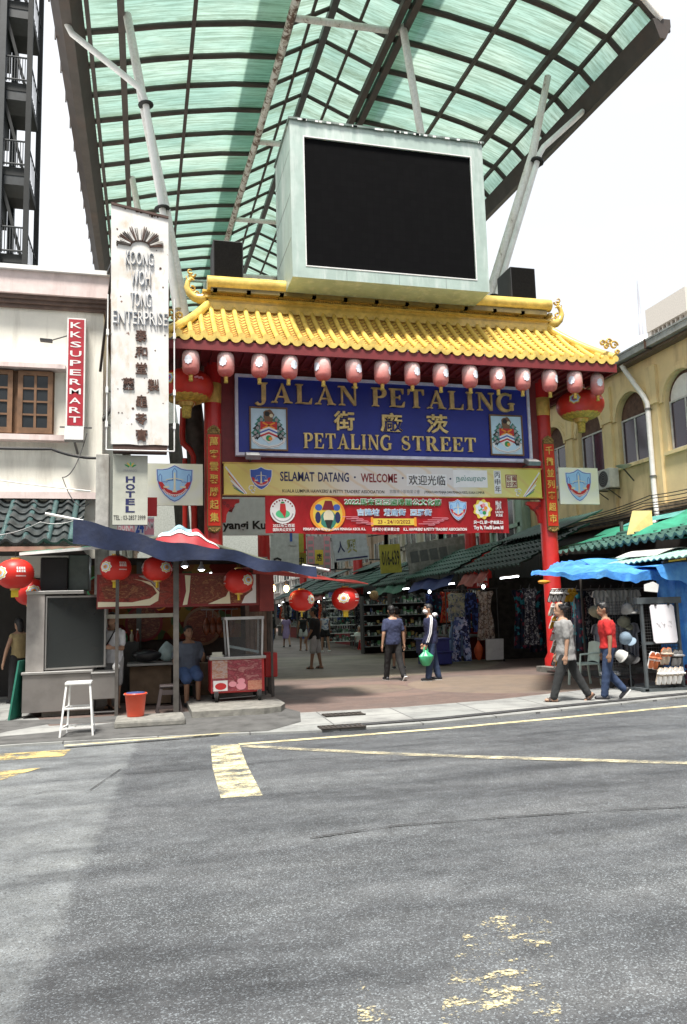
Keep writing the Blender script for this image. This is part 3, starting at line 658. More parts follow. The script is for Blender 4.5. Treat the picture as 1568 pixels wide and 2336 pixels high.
# ================================================================ serif lettering
def serif(ch):
    T, h, sf = .2, .075, .05; P = []; W = 0
    def rc(a, b, c, d): P.append([(a, c), (b, c), (b, d), (a, d)])
    def foot(x, y, wd=.36, up=1):                         # bracketed serif
        q = .05; P.append([(x-wd/2, y), (x+wd/2, y), (x+wd/2, y+up*.035), (x+T*.5, y+up*q*1.6), (x-T*.5, y+up*q*1.6), (x-wd/2, y+up*.035)])
    def rib(pts, wd):
        l = []; r = []; k = len(pts)
        for i, (x, y) in enumerate(pts):
            a = pts[max(0, i-1)]; b = pts[min(k-1, i+1)]; d = math.hypot(b[0]-a[0], b[1]-a[1]) or 1
            nx, ny = -(b[1]-a[1])/d*wd[i]/2, (b[0]-a[0])/d*wd[i]/2; l.append((x+nx, y+ny)); r.append((x-nx, y-ny))
        for i in range(k-1): P.append([l[i], l[i+1], r[i+1], r[i]])
    def stem(x, lo=True, hi=True, tk=T):
        rc(x-tk/2, x+tk/2, 0, 1)
        if lo: foot(x, 0)
        if hi: foot(x, 1, up=-1)
    arc = lambda cx, cy, rx, ry, a0, a1, n=14: [(cx+rx*math.cos(R(a0+(a1-a0)*i/n)), cy+ry*math.sin(R(a0+(a1-a0)*i/n))) for i in range(n+1)]
    if ch == 'I': stem(.2); W = .4
    elif ch == 'L': stem(.2); rc(.2, .74, 0, .07); P.append([(.62, .06), (.76, .0), (.78, .3), (.74, .3)]); W = .8
    elif ch in 'EF':
        stem(.2); rc(.2, .7, .93, 1); P.append([(.58, .94), (.7, 1), (.73, 1), (.72, .72), (.68, .72)]); rc(.2, .54, .49, .55); P.append([(.5, .4), (.56, .4), (.56, .64), (.5, .64), (.46, .52)])
        rc(.2, .72, 0, .07); P.append([(.6, .06), (.74, .0), (.78, .3), (.73, .3)]); W = .8
    elif ch == 'T': stem(.42, hi=False); rc(.06, .78, .93, 1); P.append([(.02, .7), (.07, .7), (.16, .94), (.06, 1), (.02, 1)]); P.append([(.82, .7), (.77, .7), (.68, .94), (.78, 1), (.82, 1)]); W = .84
    elif ch == 'A':
        P.append([(.1, 0), (.19, 0), (.52, .86), (.47, 1)]); P.append([(.62, 0), (.86, 0), (.53, 1), (.44, 1), (.42, .86)][:4]); rc(.24, .68, .28, .35); foot(.14, 0, .3); foot(.76, 0, .4); W = .95
    elif ch == 'N':
        rc(.14, .22, 0, .96); rc(.76, .84, .0, 1); P.append([(.1, 1), (.3, 1), (.84, .12), (.84, 0), (.74, 0), (.16, .9)]); foot(.18, 0, .3); P.append([(.0, .965), (.3, .93), (.3, 1), (.0, 1)]); foot(.8, 1, .3, -1); W = .95
    elif ch in 'PR':
        stem(.2); a = arc(.38, .735, .27, .235, 90, -90, 12); rib([(.22, .97)]+a+[(.22, .5)], [.06]+[.06+.15*math.sin(math.pi*i/12) for i in range(13)]+[.06]); W = .74
        if ch == 'R': P.append([(.36, .5), (.56, .5), (.88, .07), (.62, .0)]); P.append([(.66, 0), (.95, 0), (.95, .05), (.84, .08), (.7, .08)]); W = .95
    elif ch == 'J': rc(.32, .52, .1, 1); foot(.42, 1, up=-1); rib([(.42, .14)]+arc(.24, .08, .18, .2, 10, -150, 10), [.19, .18, .17, .15, .12, .1, .09, .09, .1, .13, .16, .16]); W = .64
    elif ch == 'G':
        a = arc(.5, .5, .4, .465, 48, 322, 22); rib(a, [.08+.13*max(0, math.sin(math.pi*i/22))**1.3 for i in range(23)]); P.append([(.72, .7), (.78, .7), (.8, .97), (.75, .97)]); rc(.68, .87, .06, .42); foot(.77, .4, .36, 1); W = .98
    elif ch == 'S':
        pts = arc(.36, .735, .21, .215, 35, 235, 10)+arc(.36, .265, .235, .235, 60, -150, 12); rib(pts, [.07+.13*math.exp(-((i-10.5)/5.)**2) for i in range(len(pts))])
        P.append([(.52, .68), (.57, .68), (.58, .97), (.53, .97)]); P.append([(.09, .33), (.14, .33), (.15, .03), (.1, .03)]); W = .72
    else: W = .45
    return P, W
def serif_text(mb, fr, st, x0, x1, z0, z1, m, d0, d1, gap=.1):
    ws = [serif(c)[1]+gap for c in st]; tot = sum(ws)-gap; k = (x1-x0)/tot; h = z1-z0; x = x0; q = 0
    for c, w_ in zip(st, ws):
        for p in serif(c)[0]:
            q += 1; mb.poly(fr, [(x+a*k, z0+b*h) for a, b in p], m, d0, d1+(q % 5)*.0016)
        x += w_*k

# ================================================================ name board
t = thing('street_name_board', 'blue board with gilded JALAN PETALING and PETALING STREET lettering', 'sign', (5.85, 18, 5.38))
mb = MB(); mb.box(2.12, 9.58, 17.98, 18.1, 5.42, 7.24, BLUE); part('board', mb, t)
mb = MB()
for r in ((2.05, 2.12, 5.35, 7.31), (9.58, 9.65, 5.35, 7.31), (2.12, 9.58, 5.35, 5.42), (2.12, 9.58, 7.24, 7.31)): mb.box(r[0], r[1], 17.93, 18.1, r[2], r[3], mat('frame_lilac_white', (.62, .62, .72), .5))
part('frame', mb, t)
fr = XZ(17.98)
mb = MB(); serif_text(mb, fr, 'JALAN', 2.5, 5.05, 6.64, 7.12, GOLDL, .0, .06, .12); serif_text(mb, fr, 'PETALING', 5.38, 9.24, 6.65, 7.12, GOLDL, .0, .06, .12); part('lettering', mb, t)
G2 = mat('bright_gilt', (.72, .55, .22), .34, .3, var=.2, scale=6)
mb = MB(); serif_text(mb, fr, 'PETALING', 3.66, 5.88, 5.56, 5.93, G2, 0, .05, .1); serif_text(mb, fr, 'STREET', 6.1, 8.1, 5.57, 5.93, G2, 0, .05, .1); part('lettering', mb, t)
mb = MB()
for c, a, b in (('街', 4.42, 4.94), ('廠', 5.6, 6.17), ('茨', 6.8, 7.37)): mb.text(fr, c, a, b, 6.02, 6.5, G2, 0, .05, .022)
part('lettering', mb, t)
C = lambda n, c: mat('ink_'+n, c, .5, var=.04)
INK = {'white': C('white', (.8, .8, .78)), 'red': C('red', (.55, .03, .03)), 'blue': C('blue', (.05, .12, .45)), 'sky': C('sky', (.35, .6, .85)), 'pale': C('pale', (.55, .75, .86)), 'navy': C('navy', (.02, .025, .1)), 'green': C('green', (.03, .3, .08)), 'yellow': C('yellow', (.8, .6, .08)), 'brown': C('brown', (.2, .11, .06)), 'black': C('black', (.02, .02, .02)), 'orange': C('orange', (.85, .3, .03)), 'dred': C('dred', (.22, .015, .02)), 'teal': C('teal', (.04, .22, .17)), 'cream': C('cream', (.75, .7, .5)), 'purple': C('purple', (.2, .08, .3)), 'lgreen': C('lgreen', (.1, .55, .25)), 'pink': C('pink', (.75, .3, .35)), 'grey': C('grey', (.35, .35, .35))}
def crest(x0, x1, z0, z1):
    o = thing('coat_of_arms', 'city crest panel with shield and lion head on the %s end of the blue board' % ('left' if x0 < 5 else 'right'), 'crest', ((x0+x1)/2, 17.98, z0))
    w_, h_ = x1-x0, z1-z0; f = Fr((x0, 17.98, z0)); X = lambda *p: [(a*w_, b*h_) for a, b in p]
    mb = MB(); mb.rect(f, 0, w_, 0, h_, INK['pale'], 0, .02); part('panel', mb, o)
    mb = MB(); e = .035
    for r in ((0, w_, 0, e), (0, w_, h_-e, h_), (0, e, e, h_-e), (w_-e, w_, e, h_-e)): mb.rect(f, r[0], r[1], r[2], r[3], WOOD, .0, .045)
    part('frame', mb, o)
    mb = MB()
    for s in (0, 1):
        q = (lambda a: a) if s == 0 else (lambda a: 1-a)
        for k, (a, b, r) in enumerate(((.24, .6, .085), (.2, .5, .09), (.14, .4, .08), (.2, .33, .08), (.3, .7, .09), (.13, .3, .06), (.26, .44, .07))):
            mb.disc(f, q(a)*w_, b*h_, r*w_, INK['black'] if k % 2 else INK['teal'], .02, .024+k*.0012, 12, r*h_*.9, 4, .3)
            mb.disc(f, q(a)*w_+.01, b*h_+.01, r*w_*.5, INK['grey'], .024, .032+k*.0012, 10, r*h_*.45)
    part('mantling', mb, o)
    mb = MB(); mb.poly(f, X((.28, .66), (.72, .66), (.72, .4), (.66, .27), (.5, .16), (.34, .27), (.28, .4)), INK['white'], .02, .04)
    mb.poly(f, X((.28, .66), (.72, .66), (.72, .46), (.5, .54), (.28, .46)), INK['red'], .04, .043)
    for a, b in (((.34, .5), (.66, .64)), ((.66, .5), (.34, .64))): mb.stroke(f, X(a, b), .04, INK['orange'], .043, .046)
    for k, (c, dz) in enumerate((('white', 0), ('blue', .045), ('white', .08), ('red', .12))): mb.stroke(f, X((.28, .445-dz), (.5, .525-dz), (.72, .445-dz)), .04, INK[c], .04, .047+k*.001)
    mb.disc(f, .5*w_, .28*h_, .08*w_, INK['green'], .04, .046, 10); mb.disc(f, .54*w_, .27*h_, .05*w_, INK['orange'], .046, .048, 8)
    part('shield', mb, o)
    mb = MB(); mb.disc(f, .5*w_, .82*h_, .14*w_, INK['brown'], .02, .042, 14, .12*h_, 5, .1); mb.disc(f, .46*w_, .84*h_, .07*w_, INK['black'], .042, .046, 8); mb.disc(f, .57*w_, .8*h_, .05*w_, INK['cream'], .042, .047, 8); mb.poly(f, X((.38, .74), (.62, .74), (.6, .66), (.4, .66)), INK['brown'], .02, .04); part('lion_head', mb, o)
    mb = MB(); mb.stroke(f, X((.08, .3), (.12, .2), (.26, .12), (.5, .08), (.74, .12), (.88, .2), (.92, .3)), .06, INK['white'], .02, .038); mb.stroke(f, X((.12, .19), (.26, .115), (.5, .075), (.74, .115), (.88, .19)), .012, INK['grey'], .038, .04); part('ribbon', mb, o)
crest(2.38, 3.29, 5.48, 6.53); crest(8.5, 9.42, 5.5, 6.56)
for x, lb in ((2.4, 'small grey floodlight under the left end of the blue board'), (9.45, 'small grey floodlight under the right end of the blue board')):
    t = thing('floodlight', lb, 'floodlight', (x, 17.8, 5.3)); mb = MB(); mb.obox((x, 17.6, 5.27), (1, 0, 0), (0, .9, .43), (0, -.43, .9), .17, .14, .05, GREYM); part('housing', mb, t)
    mb = MB(); mb.obox((x, 17.58, 5.32), (1, 0, 0), (0, .9, .43), (0, -.43, .9), .15, .12, .006, glassm('lamp_glass', (.7, .7, .68), .1, 1)); part('lens', mb, t)
    mb = MB(); mb.bar((x, 17.7, 5.25), (x, 18.1, 5.25), .03, .03, DGREY); part('arm', mb, t)
# ================================================================ association shield
def shield(mb, f, cx, cz, w_, h_, d, tone='sky', rim='white'):
    X = lambda k, *p: [(cx+a*w_*k, cz+b*h_*k) for a, b in p]
    o = ((0, .5), (.18, .41), (.34, .38), (.5, .38), (.49, .1), (.42, -.12), (.28, -.32), (.12, -.45), (0, -.5), (-.12, -.45), (-.28, -.32), (-.42, -.12), (-.49, .1), (-.5, .38), (-.34, .38), (-.18, .41))
    mb.poly(f, X(1.06, *o), INK[rim], d, d+.003); mb.poly(f, X(1.0, *o), INK['blue'], d, d+.005); mb.poly(f, X(.95, *o), INK[tone], d, d+.007)
    mb.poly(f, X(.95, (-.49, .06), (-.36, .03), (-.22, -.16), (0, -.24), (.22, -.16), (.36, .03), (.49, .06), (.4, -.14), (.22, -.32), (0, -.4), (-.22, -.32), (-.4, -.14)), INK['red'], d+.007, d+.009)
    mb.stroke(f, X(1, *[(.36*math.cos(R(a)), -.04+.29*math.sin(R(a))) for a in range(205, 340, 12)]), .05*h_, INK['white'], d+.009, d+.0105)
    for i in range(16):
        a = R(208+i*8.2); mb.disc(f, cx+.36*w_*math.cos(a), cz-.04*h_+.29*h_*math.sin(a), .018*w_, INK['red'], d+.0105, d+.0115, 6)
    sk = X(1, (-.44, .02), (-.44, .2), (-.4, .26), (-.36, .2), (-.36, .04), (-.2, .04), (-.18, .08), (-.06, .08), (-.06, .34), (0, .42), (.06, .34), (.06, .08), (.18, .08), (.2, .04), (.36, .04), (.36, .2), (.4, .26), (.44, .2), (.44, .02))
    mb.stroke(f, sk, .014*w_+.003, INK['blue'], d+.007, d+.0098)
    mb.poly(f, X(1, (-.07, -.24), (.07, -.24), (.03, -.16), (.02, .3), (-.02, .3), (-.03, -.16)), INK['cream'], d+.0098, d+.0115)
    for s in (-1, 1):
        mb.stroke(f, X(1, (s*.02, .14), (s*.24, .1)), .02*h_, INK['cream'], d+.0098, d+.0118); mb.disc(f, cx+s*.23*w_, cz-.1*h_, .09*w_, INK['cream'], d+.0098, d+.0118, 10, .03*h_)
        mb.stroke(f, X(1, (s*.16, -.08), (s*.23, .1), (s*.3, -.08)), .008*h_, INK['cream'], d+.0098, d+.0112)
YBOARD = NT('yellow_edged_panel'); _g = YBOARD.noise(1.2, detail=2); YBOARD = YBOARD.done(YBOARD.ramp(_g, (.35, (.85, .87, .8)), (.7, (.85, .85, .52))), .5)
for x0, x1, z0, z1, lb in ((.05, 1.3, 4.18, 5.14, 'pale yellow panel with a blue shield emblem left of the left gate column'), (10.42, 11.56, 4.28, 5.24, 'pale yellow panel with a blue shield emblem right of the right gate column')):
    t = thing('emblem_panel', lb, 'sign', ((x0+x1)/2, 18.1, z0)); mb = MB(); mb.box(x0, x1, 18.04, 18.1, z0, z1, YBOARD)
    part('panel', mb, t); mb = MB(); shield(mb, XZ(18.04), (x0+x1)/2-.01, (z0+z1)/2+.02, .8*(x1-x0)/1.25, .84*(z1-z0)/.96, .001); part('shield_emblem', mb, t)
    mb = MB(); mb.box(x0, x1, 18.1, 18.16, z0+.1, z0+.15, DGREY); mb.box(x0, x1, 18.1, 18.16, z1-.15, z1-.1, DGREY); part('bracket', mb, t)
# ================================================================ welcome signboard
t = thing('welcome_signboard', 'long yellow and white signboard reading SELAMAT DATANG and WELCOME', 'sign', (5.85, 18.1, 4.44))
k = NT('welcome_print'); sp = k.n('ShaderNodeSeparateXYZ'); k.l(k.tc.outputs['Object'], sp.inputs[0]); dv = k.n('ShaderNodeMath', operation='MULTIPLY_ADD'); dv.inputs[1].default_value = 1/8.2; dv.inputs[2].default_value = .5; k.l(sp.outputs['X'], dv.inputs[0])
c = k.ramp(dv.outputs[0], (0, (.72, .58, .13)), (.2, (.72, .62, .26)), (.38, (.72, .68, .62)), (.7, (.72, .7, .68)), (.8, (.7, .64, .3)), (1, (.68, .62, .1)))
wv = k.n('ShaderNodeTexWave'); wv.inputs['Scale'].default_value = 1.2; wv.inputs['Distortion'].default_value = 2.5; k.l(k.co((.35, 1, 2.2), (0, R(14), 0)), wv.inputs['Vector'])
c = k.mix(c, (.68, .45, .18), k.ramp(wv.outputs['Fac'], (.9, 0.), (1, .4))); WPR = k.done(c, .45)
mb = MB(); mb.box(1.78, 9.9, 18.03, 18.12, 4.44, 5.17, WPR); part('board', mb, t)
mb = MB()
for r in ((1.75, 9.93, 4.42, 4.44), (1.75, 9.93, 5.17, 5.2)): mb.box(r[0], r[1], 18.02, 18.12, r[2], r[3], GOLD)
part('edging', mb, t)
f = XZ(18.03); mb = MB(); shield(mb, f, 2.65, 4.83, .5, .52, .001, 'blue'); part('shield_emblem', mb, t)
mb = MB(); B = .018
mb.text(f, 'SELAMAT', 3.1, 3.93, 4.77, 5.0, INK['navy'], 0, .006, B); mb.text(f, 'DATANG', 4.02, 4.78, 4.77, 5.0, INK['navy'], 0, .006, B); mb.text(f, 'WELCOME', 5.08, 6.0, 4.77, 4.99, INK['dred'], 0, .006, B)
for x in (4.93, 6.15, 7.4): mb.disc(f, x, 4.89, .025, INK['navy'], 0, .006, 8)
mb.text(f, "KUALA LUMPUR HAWKERS' & PETTY TRADERS' ASSOCIATION", 3.15, 5.66, 4.5, 4.58, INK['black'], 0, .005, .006)
mb.text(f, '吉隆坡小販商業公會', 5.8, 6.58, 4.51, 4.6, INK['grey'], 0, .005); mb.text(f, '| PERSATUAN PENJAJA DAN PENIAGA KECIL KUALA LUMPUR', 6.7, 8.3, 4.5, 4.58, INK['black'], 0, .005)
part('lettering', mb, t)
mb = MB(); mb.rect(f, 6.25, 7.3, 4.7, 5.0, INK['white'], 0, .003); mb.text(f, '欢迎光临', 6.3, 7.26, 4.72, 4.97, INK['black'], .003, .008, .006)
mb.rect(f, 7.48, 8.4, 4.68, 5.12, INK['white'], 0, .003); mb.text(f, 'நல்வரவு', 7.55, 8.35, 4.79, 4.98, INK['teal'], .003, .008)
mb.rect(f, 8.58, 8.77, 4.53, 5.12, INK['white'], 0, .003)
for i, ch in enumerate('丙申年'): mb.text(f, ch, 8.6, 8.75, 4.93-i*.18, 5.09-i*.18, INK['black'], .003, .008)
part('lettering', mb, t)
mb = MB(); mb.rect(f, 8.9, 9.22, 4.68, 5.02, INK['dred'], 0, .004); mb.rect(f, 8.92, 9.2, 4.7, 5.0, INK['cream'], .004, .006)
for i, ch in enumerate('福滿街印'): mb.text(f, ch, 9.07-.14*(i // 2), 9.19-.14*(i // 2), 4.86-.15*(i % 2), 4.99-.15*(i % 2), INK['dred'], .006, .009, .02)
part('seal', mb, t)
mb = MB()
for s, xb in ((1, 1.8), (-1, 9.88)):
    for i, (cn, o_) in enumerate((('white', .0), ('red', .09), ('cream', .14), ('white', .2), ('blue', .27), ('green', .31))):
        a = .55-o_; mb.stroke(f, [(xb+s*.02+s*o_*.6, 4.47+max(.05, .62-o_*1.6)), (xb+s*(.5-o_*.2), 4.46)], .035 if cn == 'white' else .016, INK[cn], 0, .004+i*.001)
    for cx, cz, rr in ((.62, 4.6, .06), (.66, 4.52, .04), (.7, 4.62, .03)): mb.stroke(f, [(xb+s*cx+rr*math.cos(q*.6), cz+rr*math.sin(q*.6)) for q in range(10)], .02, INK['white'], 0, .005)
part('corner_flourish', mb, t)
# ================================================================ red festival banner (cloth, slightly rippled)
t = thing('festival_banner', 'red cloth festival banner dated 23 - 24/10/2022 below the welcome board', 'banner', (5.8, 18, 3.54))
BR = NT('banner_red'); _g = BR.noise(2.5, BR.co((1, 1, .4)), 4); BR.bump(_g, .5, .06); BR = BR.done(BR.ramp(_g, (.3, (.28, .005, .008)), (.7, (.46, .012, .018))), .4)
BX0, BX1, BZ0, BZ1 = 2.73, 8.9, 3.53, 4.41
mb = MB(); mb.grid(lambda u, v: (BX0+u*(BX1-BX0), 17.99+.012*math.sin(u*41+v*3)*(1-v*.6), BZ0+v*(BZ1-BZ0)-.025*math.sin(math.pi*u)*(1-v)+.012*math.sin(u*23)*(1-v)), 60, 6, BR, True, (0, .012, 0)); part('cloth', mb, t)
f = XZ(17.97)
mb = MB(); mb.disc(f, 3.14, 4.05, .3, INK['white'], 0, .004, 28); mb.disc(f, 3.14, 3.98, .17, INK['lgreen'], .004, .006, 20, .1); mb.poly(f, [(3.08, 4.22), (3.2, 4.22), (3.22, 4.05), (3.19, 3.88), (3.13, 3.98), (3.07, 4.05)], INK['red'], .006, .009); mb.poly(f, [(3.09, 4.23), (3.19, 4.23), (3.17, 4.27), (3.11, 4.27)], INK['green'], .006, .0095)
for i in range(9):
    a = R(155-i*16); mb.disc(f, 3.14+.255*math.cos(a), 4.05+.255*math.sin(a), .022, INK['dred'], .004, .006, 5)
mb.stroke(f, [(3.14+.25*math.cos(R(a)), 4.05+.25*math.sin(R(a))) for a in range(190, 352, 12)], .03, INK['grey'], .004, .005)
part('round_emblem', mb, t)
mb = MB(); cx, cz = 4.22, 3.98; mb.disc(f, cx, cz, .43, INK['orange'], 0, .003, 30, .41); mb.disc(f, cx, cz, .36, INK['yellow'], .003, .005, 30, .36)
mb.disc(f, cx+.02, cz-.13, .2, INK['teal'], .005, .008, 14, .22, 5, .08); mb.disc(f, cx+.02, cz-.06, .13, INK['cream'], .008, .011, 12, .16); mb.poly(f, [(cx-.14, cz+.1), (cx+.16, cz+.1), (cx+.1, cz+.32), (cx-.06, cz+.32)], INK['dred'], .008, .012); mb.poly(f, [(cx-.08, cz-.14), (cx+.12, cz-.14), (cx+.06, cz-.33), (cx-.02, cz-.33)], INK['black'], .011, .014)
for s in (-1, 1): mb.disc(f, cx+s*.22, cz+.16, .09, INK['blue'], .005, .009, 10, .08); mb.disc(f, cx+s*.24, cz-.08, .07, INK['navy'], .005, .009, 10, .14)
part('round_picture', mb, t)
def outl(mb, st, x0, x1, z0, z1, m, b=.02):
    mb.text(f, st, x0-.012, x1+.012, z0-.014, z1+.014, INK['white'], 0, .005, .055); mb.text(f, st, x0, x1, z0, z1, m, .005, .009, .004)
mb = MB(); outl(mb, '2022馬來西亞國際關公文化節', 4.64, 7.1, 4.19, 4.36, INK['green']); outl(mb, '吉隆坡  茨廠街  亞羅街', 4.95, 6.84, 3.95, 4.11, INK['sky']); part('lettering', mb, t)
mb = MB(); mb.rect(f, 5.32, 6.4, 3.72, 3.88, INK['yellow'], 0, .004); mb.rect(f, 5.28, 5.34, 3.69, 3.91, INK['orange'], 0, .006); mb.rect(f, 6.38, 6.44, 3.69, 3.91, INK['orange'], 0, .006); mb.text(f, '23 - 24/10/2022', 5.45, 6.28, 3.755, 3.845, INK['dred'], .004, .008, .01); part('date_scroll', mb, t)
mb = MB(); W_ = INK['white']
mb.text(f, 'PERSATUAN PENJAJA DAN PENIAGA KECIL K.L.', 3.62, 5.15, 3.575, 3.655, W_, 0, .006, .03); mb.text(f, '吉隆坡小販商業公會', 5.3, 6.0, 3.575, 3.66, W_, 0, .006, .02); mb.text(f, "K.L. HAWKERS' & PETTY TRADERS' ASSOCIATION", 6.1, 7.75, 3.58, 3.655, W_, 0, .006, .03)
mb.text(f, '2022马来西亚', 2.9, 3.42, 3.67, 3.75, W_, 0, .006, .02); mb.text(f, '国际关公文化节', 2.9, 3.42, 3.57, 3.655, W_, 0, .006, .02)
mb.text(f, '龍的小時', 8.56, 8.72, 4.1, 4.34, W_, 0, .006, .03); mb.text(f, 'LRDO', 8.54, 8.76, 4.02, 4.08, W_, 0, .006, .02); mb.text(f, 'KEE', 8.56, 8.74, 3.94, 4.0, W_, 0, .006, .02)
mb.text(f, '只一口, 就一定会爱上!', 7.94, 8.74, 3.74, 3.84, W_, 0, .006, .05); mb.text(f, 'Try It, You\'ll Love It!', 7.94, 8.74, 3.59, 3.71, W_, 0, .006, .05)
part('lettering', mb, t)
mb = MB(); shield(mb, f, 7.54, 4.1, .44, .5, .001, 'sky'); part('shield_emblem', mb, t)
mb = MB(); mb.disc(f, 8.2, 4.12, .24, INK['yellow'], 0, .003, 40, None, 9, .1); mb.disc(f, 8.2, 4.12, .19, INK['white'], .003, .005, 40, None, 7, .12)
for i in range(12): mb.disc(f, 8.2+.11*math.cos(i*2.4)*(.4+.05*i), 4.12+.11*math.sin(i*2.4)*(.4+.05*i), .05, INK[('red', 'sky', 'orange', 'pale', 'green', 'pink')[i % 6]], .005, .007+i*.0006, 9)
part('flower_badge', mb, t)
mb = MB()
for cx, cz, s in ((4.95, 3.82, 1), (6.85, 3.8, -1)):
    for i in range(4): x = cx+s*(i*.12-.2); mb.stroke(f, [(x-.2, cz+.1-i*.05), (x+.2, cz+.1-i*.05), (x+.23, cz+.085-i*.05), (x+.2, cz+.07-i*.05), (x+.05, cz+.07-i*.05)], .014, INK['pink'], 0, .004+i*.0008)
part('cloud_pattern', mb, t)
# ================================================================ lanterns on the gate
FADE = NT('faded_lantern_paper'); sp = FADE.n('ShaderNodeSeparateXYZ'); FADE.l(FADE.tc.outputs['Object'], sp.inputs[0])
_a = FADE.n('ShaderNodeMath', operation='MULTIPLY_ADD'); _a.inputs[1].default_value = 1.5; _a.inputs[2].default_value = .95; FADE.l(sp.outputs['Z'], _a.inputs[0])
_b = FADE.n('ShaderNodeMath', operation='MULTIPLY_ADD'); _b.inputs[1].default_value = .4; FADE.l(FADE.noise(8, FADE.co((1, 1, 2.5)), 5), _b.inputs[0]); FADE.l(_a.outputs[0], _b.inputs[2])
FADE = FADE.done(FADE.ramp(_b.outputs[0], (.3, (.58, .1, .08)), (.65, (.68, .28, .25)), (1.0, (.78, .56, .53))), .65)
LR = mat('lantern_red', (.62, .035, .02), .42, var=.08, scale=6, dirt=(.38, .02, .015), damt=.5)
TAS = mat('tassel_gold', (.55, .4, .07), .6, var=.3, scale=20)
def tube_lantern():
    t = thing('paper_lantern', '', 'lantern', (0, 0, 0), 'faded tube lanterns along the gate eave')
    P = [(.05, .0), (.12, -.015), (.17, -.06), (.188, -.13), (.192, -.3), (.188, -.43), (.165, -.5), (.11, -.545), (.05, -.56)]
    mb = MB(); mb.lathe((0, 0, 0), P, FADE, 28, .035); part('shade', mb, t)
    mb = MB(); mb.tube([(0, 0, .0), (0, 0, .3)], .006, BLACK, 5); mb.lathe((0, 0, 0), [(.055, 0), (.055, .03), (.03, .04)], GREYM, 12); part('hanger', mb, t)
    mb = MB(); mb.lathe((0, 0, 0), [(.045, -.63), (.05, -.57), (.035, -.55)], GOLD, 10); mb.lathe((0, 0, 0), [(.05, -.7), (.04, -.63)], TAS, 9); part('tassel', mb, t)
    mb = MB(); n = 40; vs = []
    for i in range(n):
        a = 2*math.pi*i/n; q = 1+.09*math.cos(8*a); x, z = .088*q*math.cos(a), .1*q*math.sin(a); th = x/.2; vs.append((.199*math.sin(th), -.199*math.cos(th), -.27+z))
    vs.append((0, -.2, -.27)); mb.add(vs, [(i, (i+1) % n, n) for i in range(n)], mat('sticker_white', (.78, .82, .9), .4, var=.08, scale=12)); part('sticker', mb, t)
    return t
LX = [.97, 1.73, 2.49, 3.19, 3.93, 4.65, 5.36, 6.1, 6.81, 7.55, 8.27, 8.96, 9.67, 10.37, 11.06, 11.3]
p0 = tube_lantern(); ang = [.0, -.1, .15, .75, -.7, .8, 1.3, .7, .75, .8, .15, .4, 1.0, -.6, .2, .3]
tilt = [0, 0, .02, .1, -.06, -.1, 0, .02, 0, 0, -.02, .05, 0, .02, 0, 0]
marks = {}
for i, x in enumerate(LX):
    lb = '%s faded red tube lantern from the left under the gate eave' % ORD[i] + (', with '+marks[i] if i in marks else '')
    o = p0 if i == 0 else dup(p0, (0, 0, 0)); o.location = (x, 16.9 if i < 14 else (17.0 if i == 14 else 18.2), 7.465 if i < 15 else 7.62); o.rotation_euler = (rnd.uniform(-.03, .03), tilt[i], ang[i]-.35); o['label'] = lb
    if i >= 14: o.scale = (.88, .88, 1)
def oval_lantern(x, y, z, lb):
    t = thing('oval_lantern', lb, 'lantern', (x, y, z), 'large oval lanterns beside the gate columns')
    n = 13; P = [(.62*math.cos(a)**.75 if abs(a) < 1.56 else .02, .39*math.sin(a)) for a in [-1.42+2.84*i/(n-1) for i in range(n)]]
    mb = MB(); mb.lathe((x, y, z), P, LR, 44, .03); part('shade', mb, t)
    mb = MB(); mb.lathe((x, y, z), [(.3, -.375), (.42, -.33), (.5, -.27), (.51, -.25)], mat('lantern_gilt', (.55, .34, .05), .45, var=.35, scale=12), 44, .05); mb.lathe((x, y, z), [(.14, .38), (.14, .44)], GOLD, 16); mb.lathe((x, y, z), [(.16, -.46), (.2, -.37)], GOLD, 16); part('gilt_trim', mb, t)
    mb = MB(); mb.lathe((x, y, z), [(.1, -.72), (.12, -.46)], TAS, 12, .1); part('tassel', mb, t)
    mb = MB()
    for th, r, cols in ((-.75, .14, ('yellow', 'white', 'sky', 'red', 'blue')),):
        for k, cn in enumerate(cols):
            q = r*(1-.17*k); vs = []
            for i in range(24):
                a = 2*math.pi*i/24; rr = q*(1+.1*math.cos(7*a)); b = th+rr*math.cos(a)/.6; zz = .06+rr*math.sin(a); s = .62*math.cos(math.asin(max(-.95, min(.95, zz/.42))))**.75+.012+.002*k; vs.append((x+s*math.sin(b), y-s*math.cos(b), z+zz))
            vs.append((x+sum(v[0]-x for v in vs)/24*1.01, y+sum(v[1]-y for v in vs)/24*1.01, z+.06)); mb.add(vs, [(i, (i+1) % 24, 24) for i in range(24)], INK[cn])
    for i in range(7):
        b = .25+i*.05; mb.obox((x+.625*math.sin(b), y-.625*math.cos(b), z+.06+.01*(i % 3)), (math.cos(b), math.sin(b), 0), (0, 0, 1), (math.sin(b), -math.cos(b), 0), .018, .022, .004, INK['pink'])
    part('badge', mb, t); mb = MB(); mb.tube([(x, y, z+.4), (x, y, 7.6)], .012, BLACK, 6); part('hanger', mb, t)
oval_lantern(11.15, 18.0, 6.91, 'large red oval lantern beside the right gate column')
oval_lantern(.93, 17.9, 6.92, 'large red oval lantern beside the left gate column, partly behind the rusty sign')
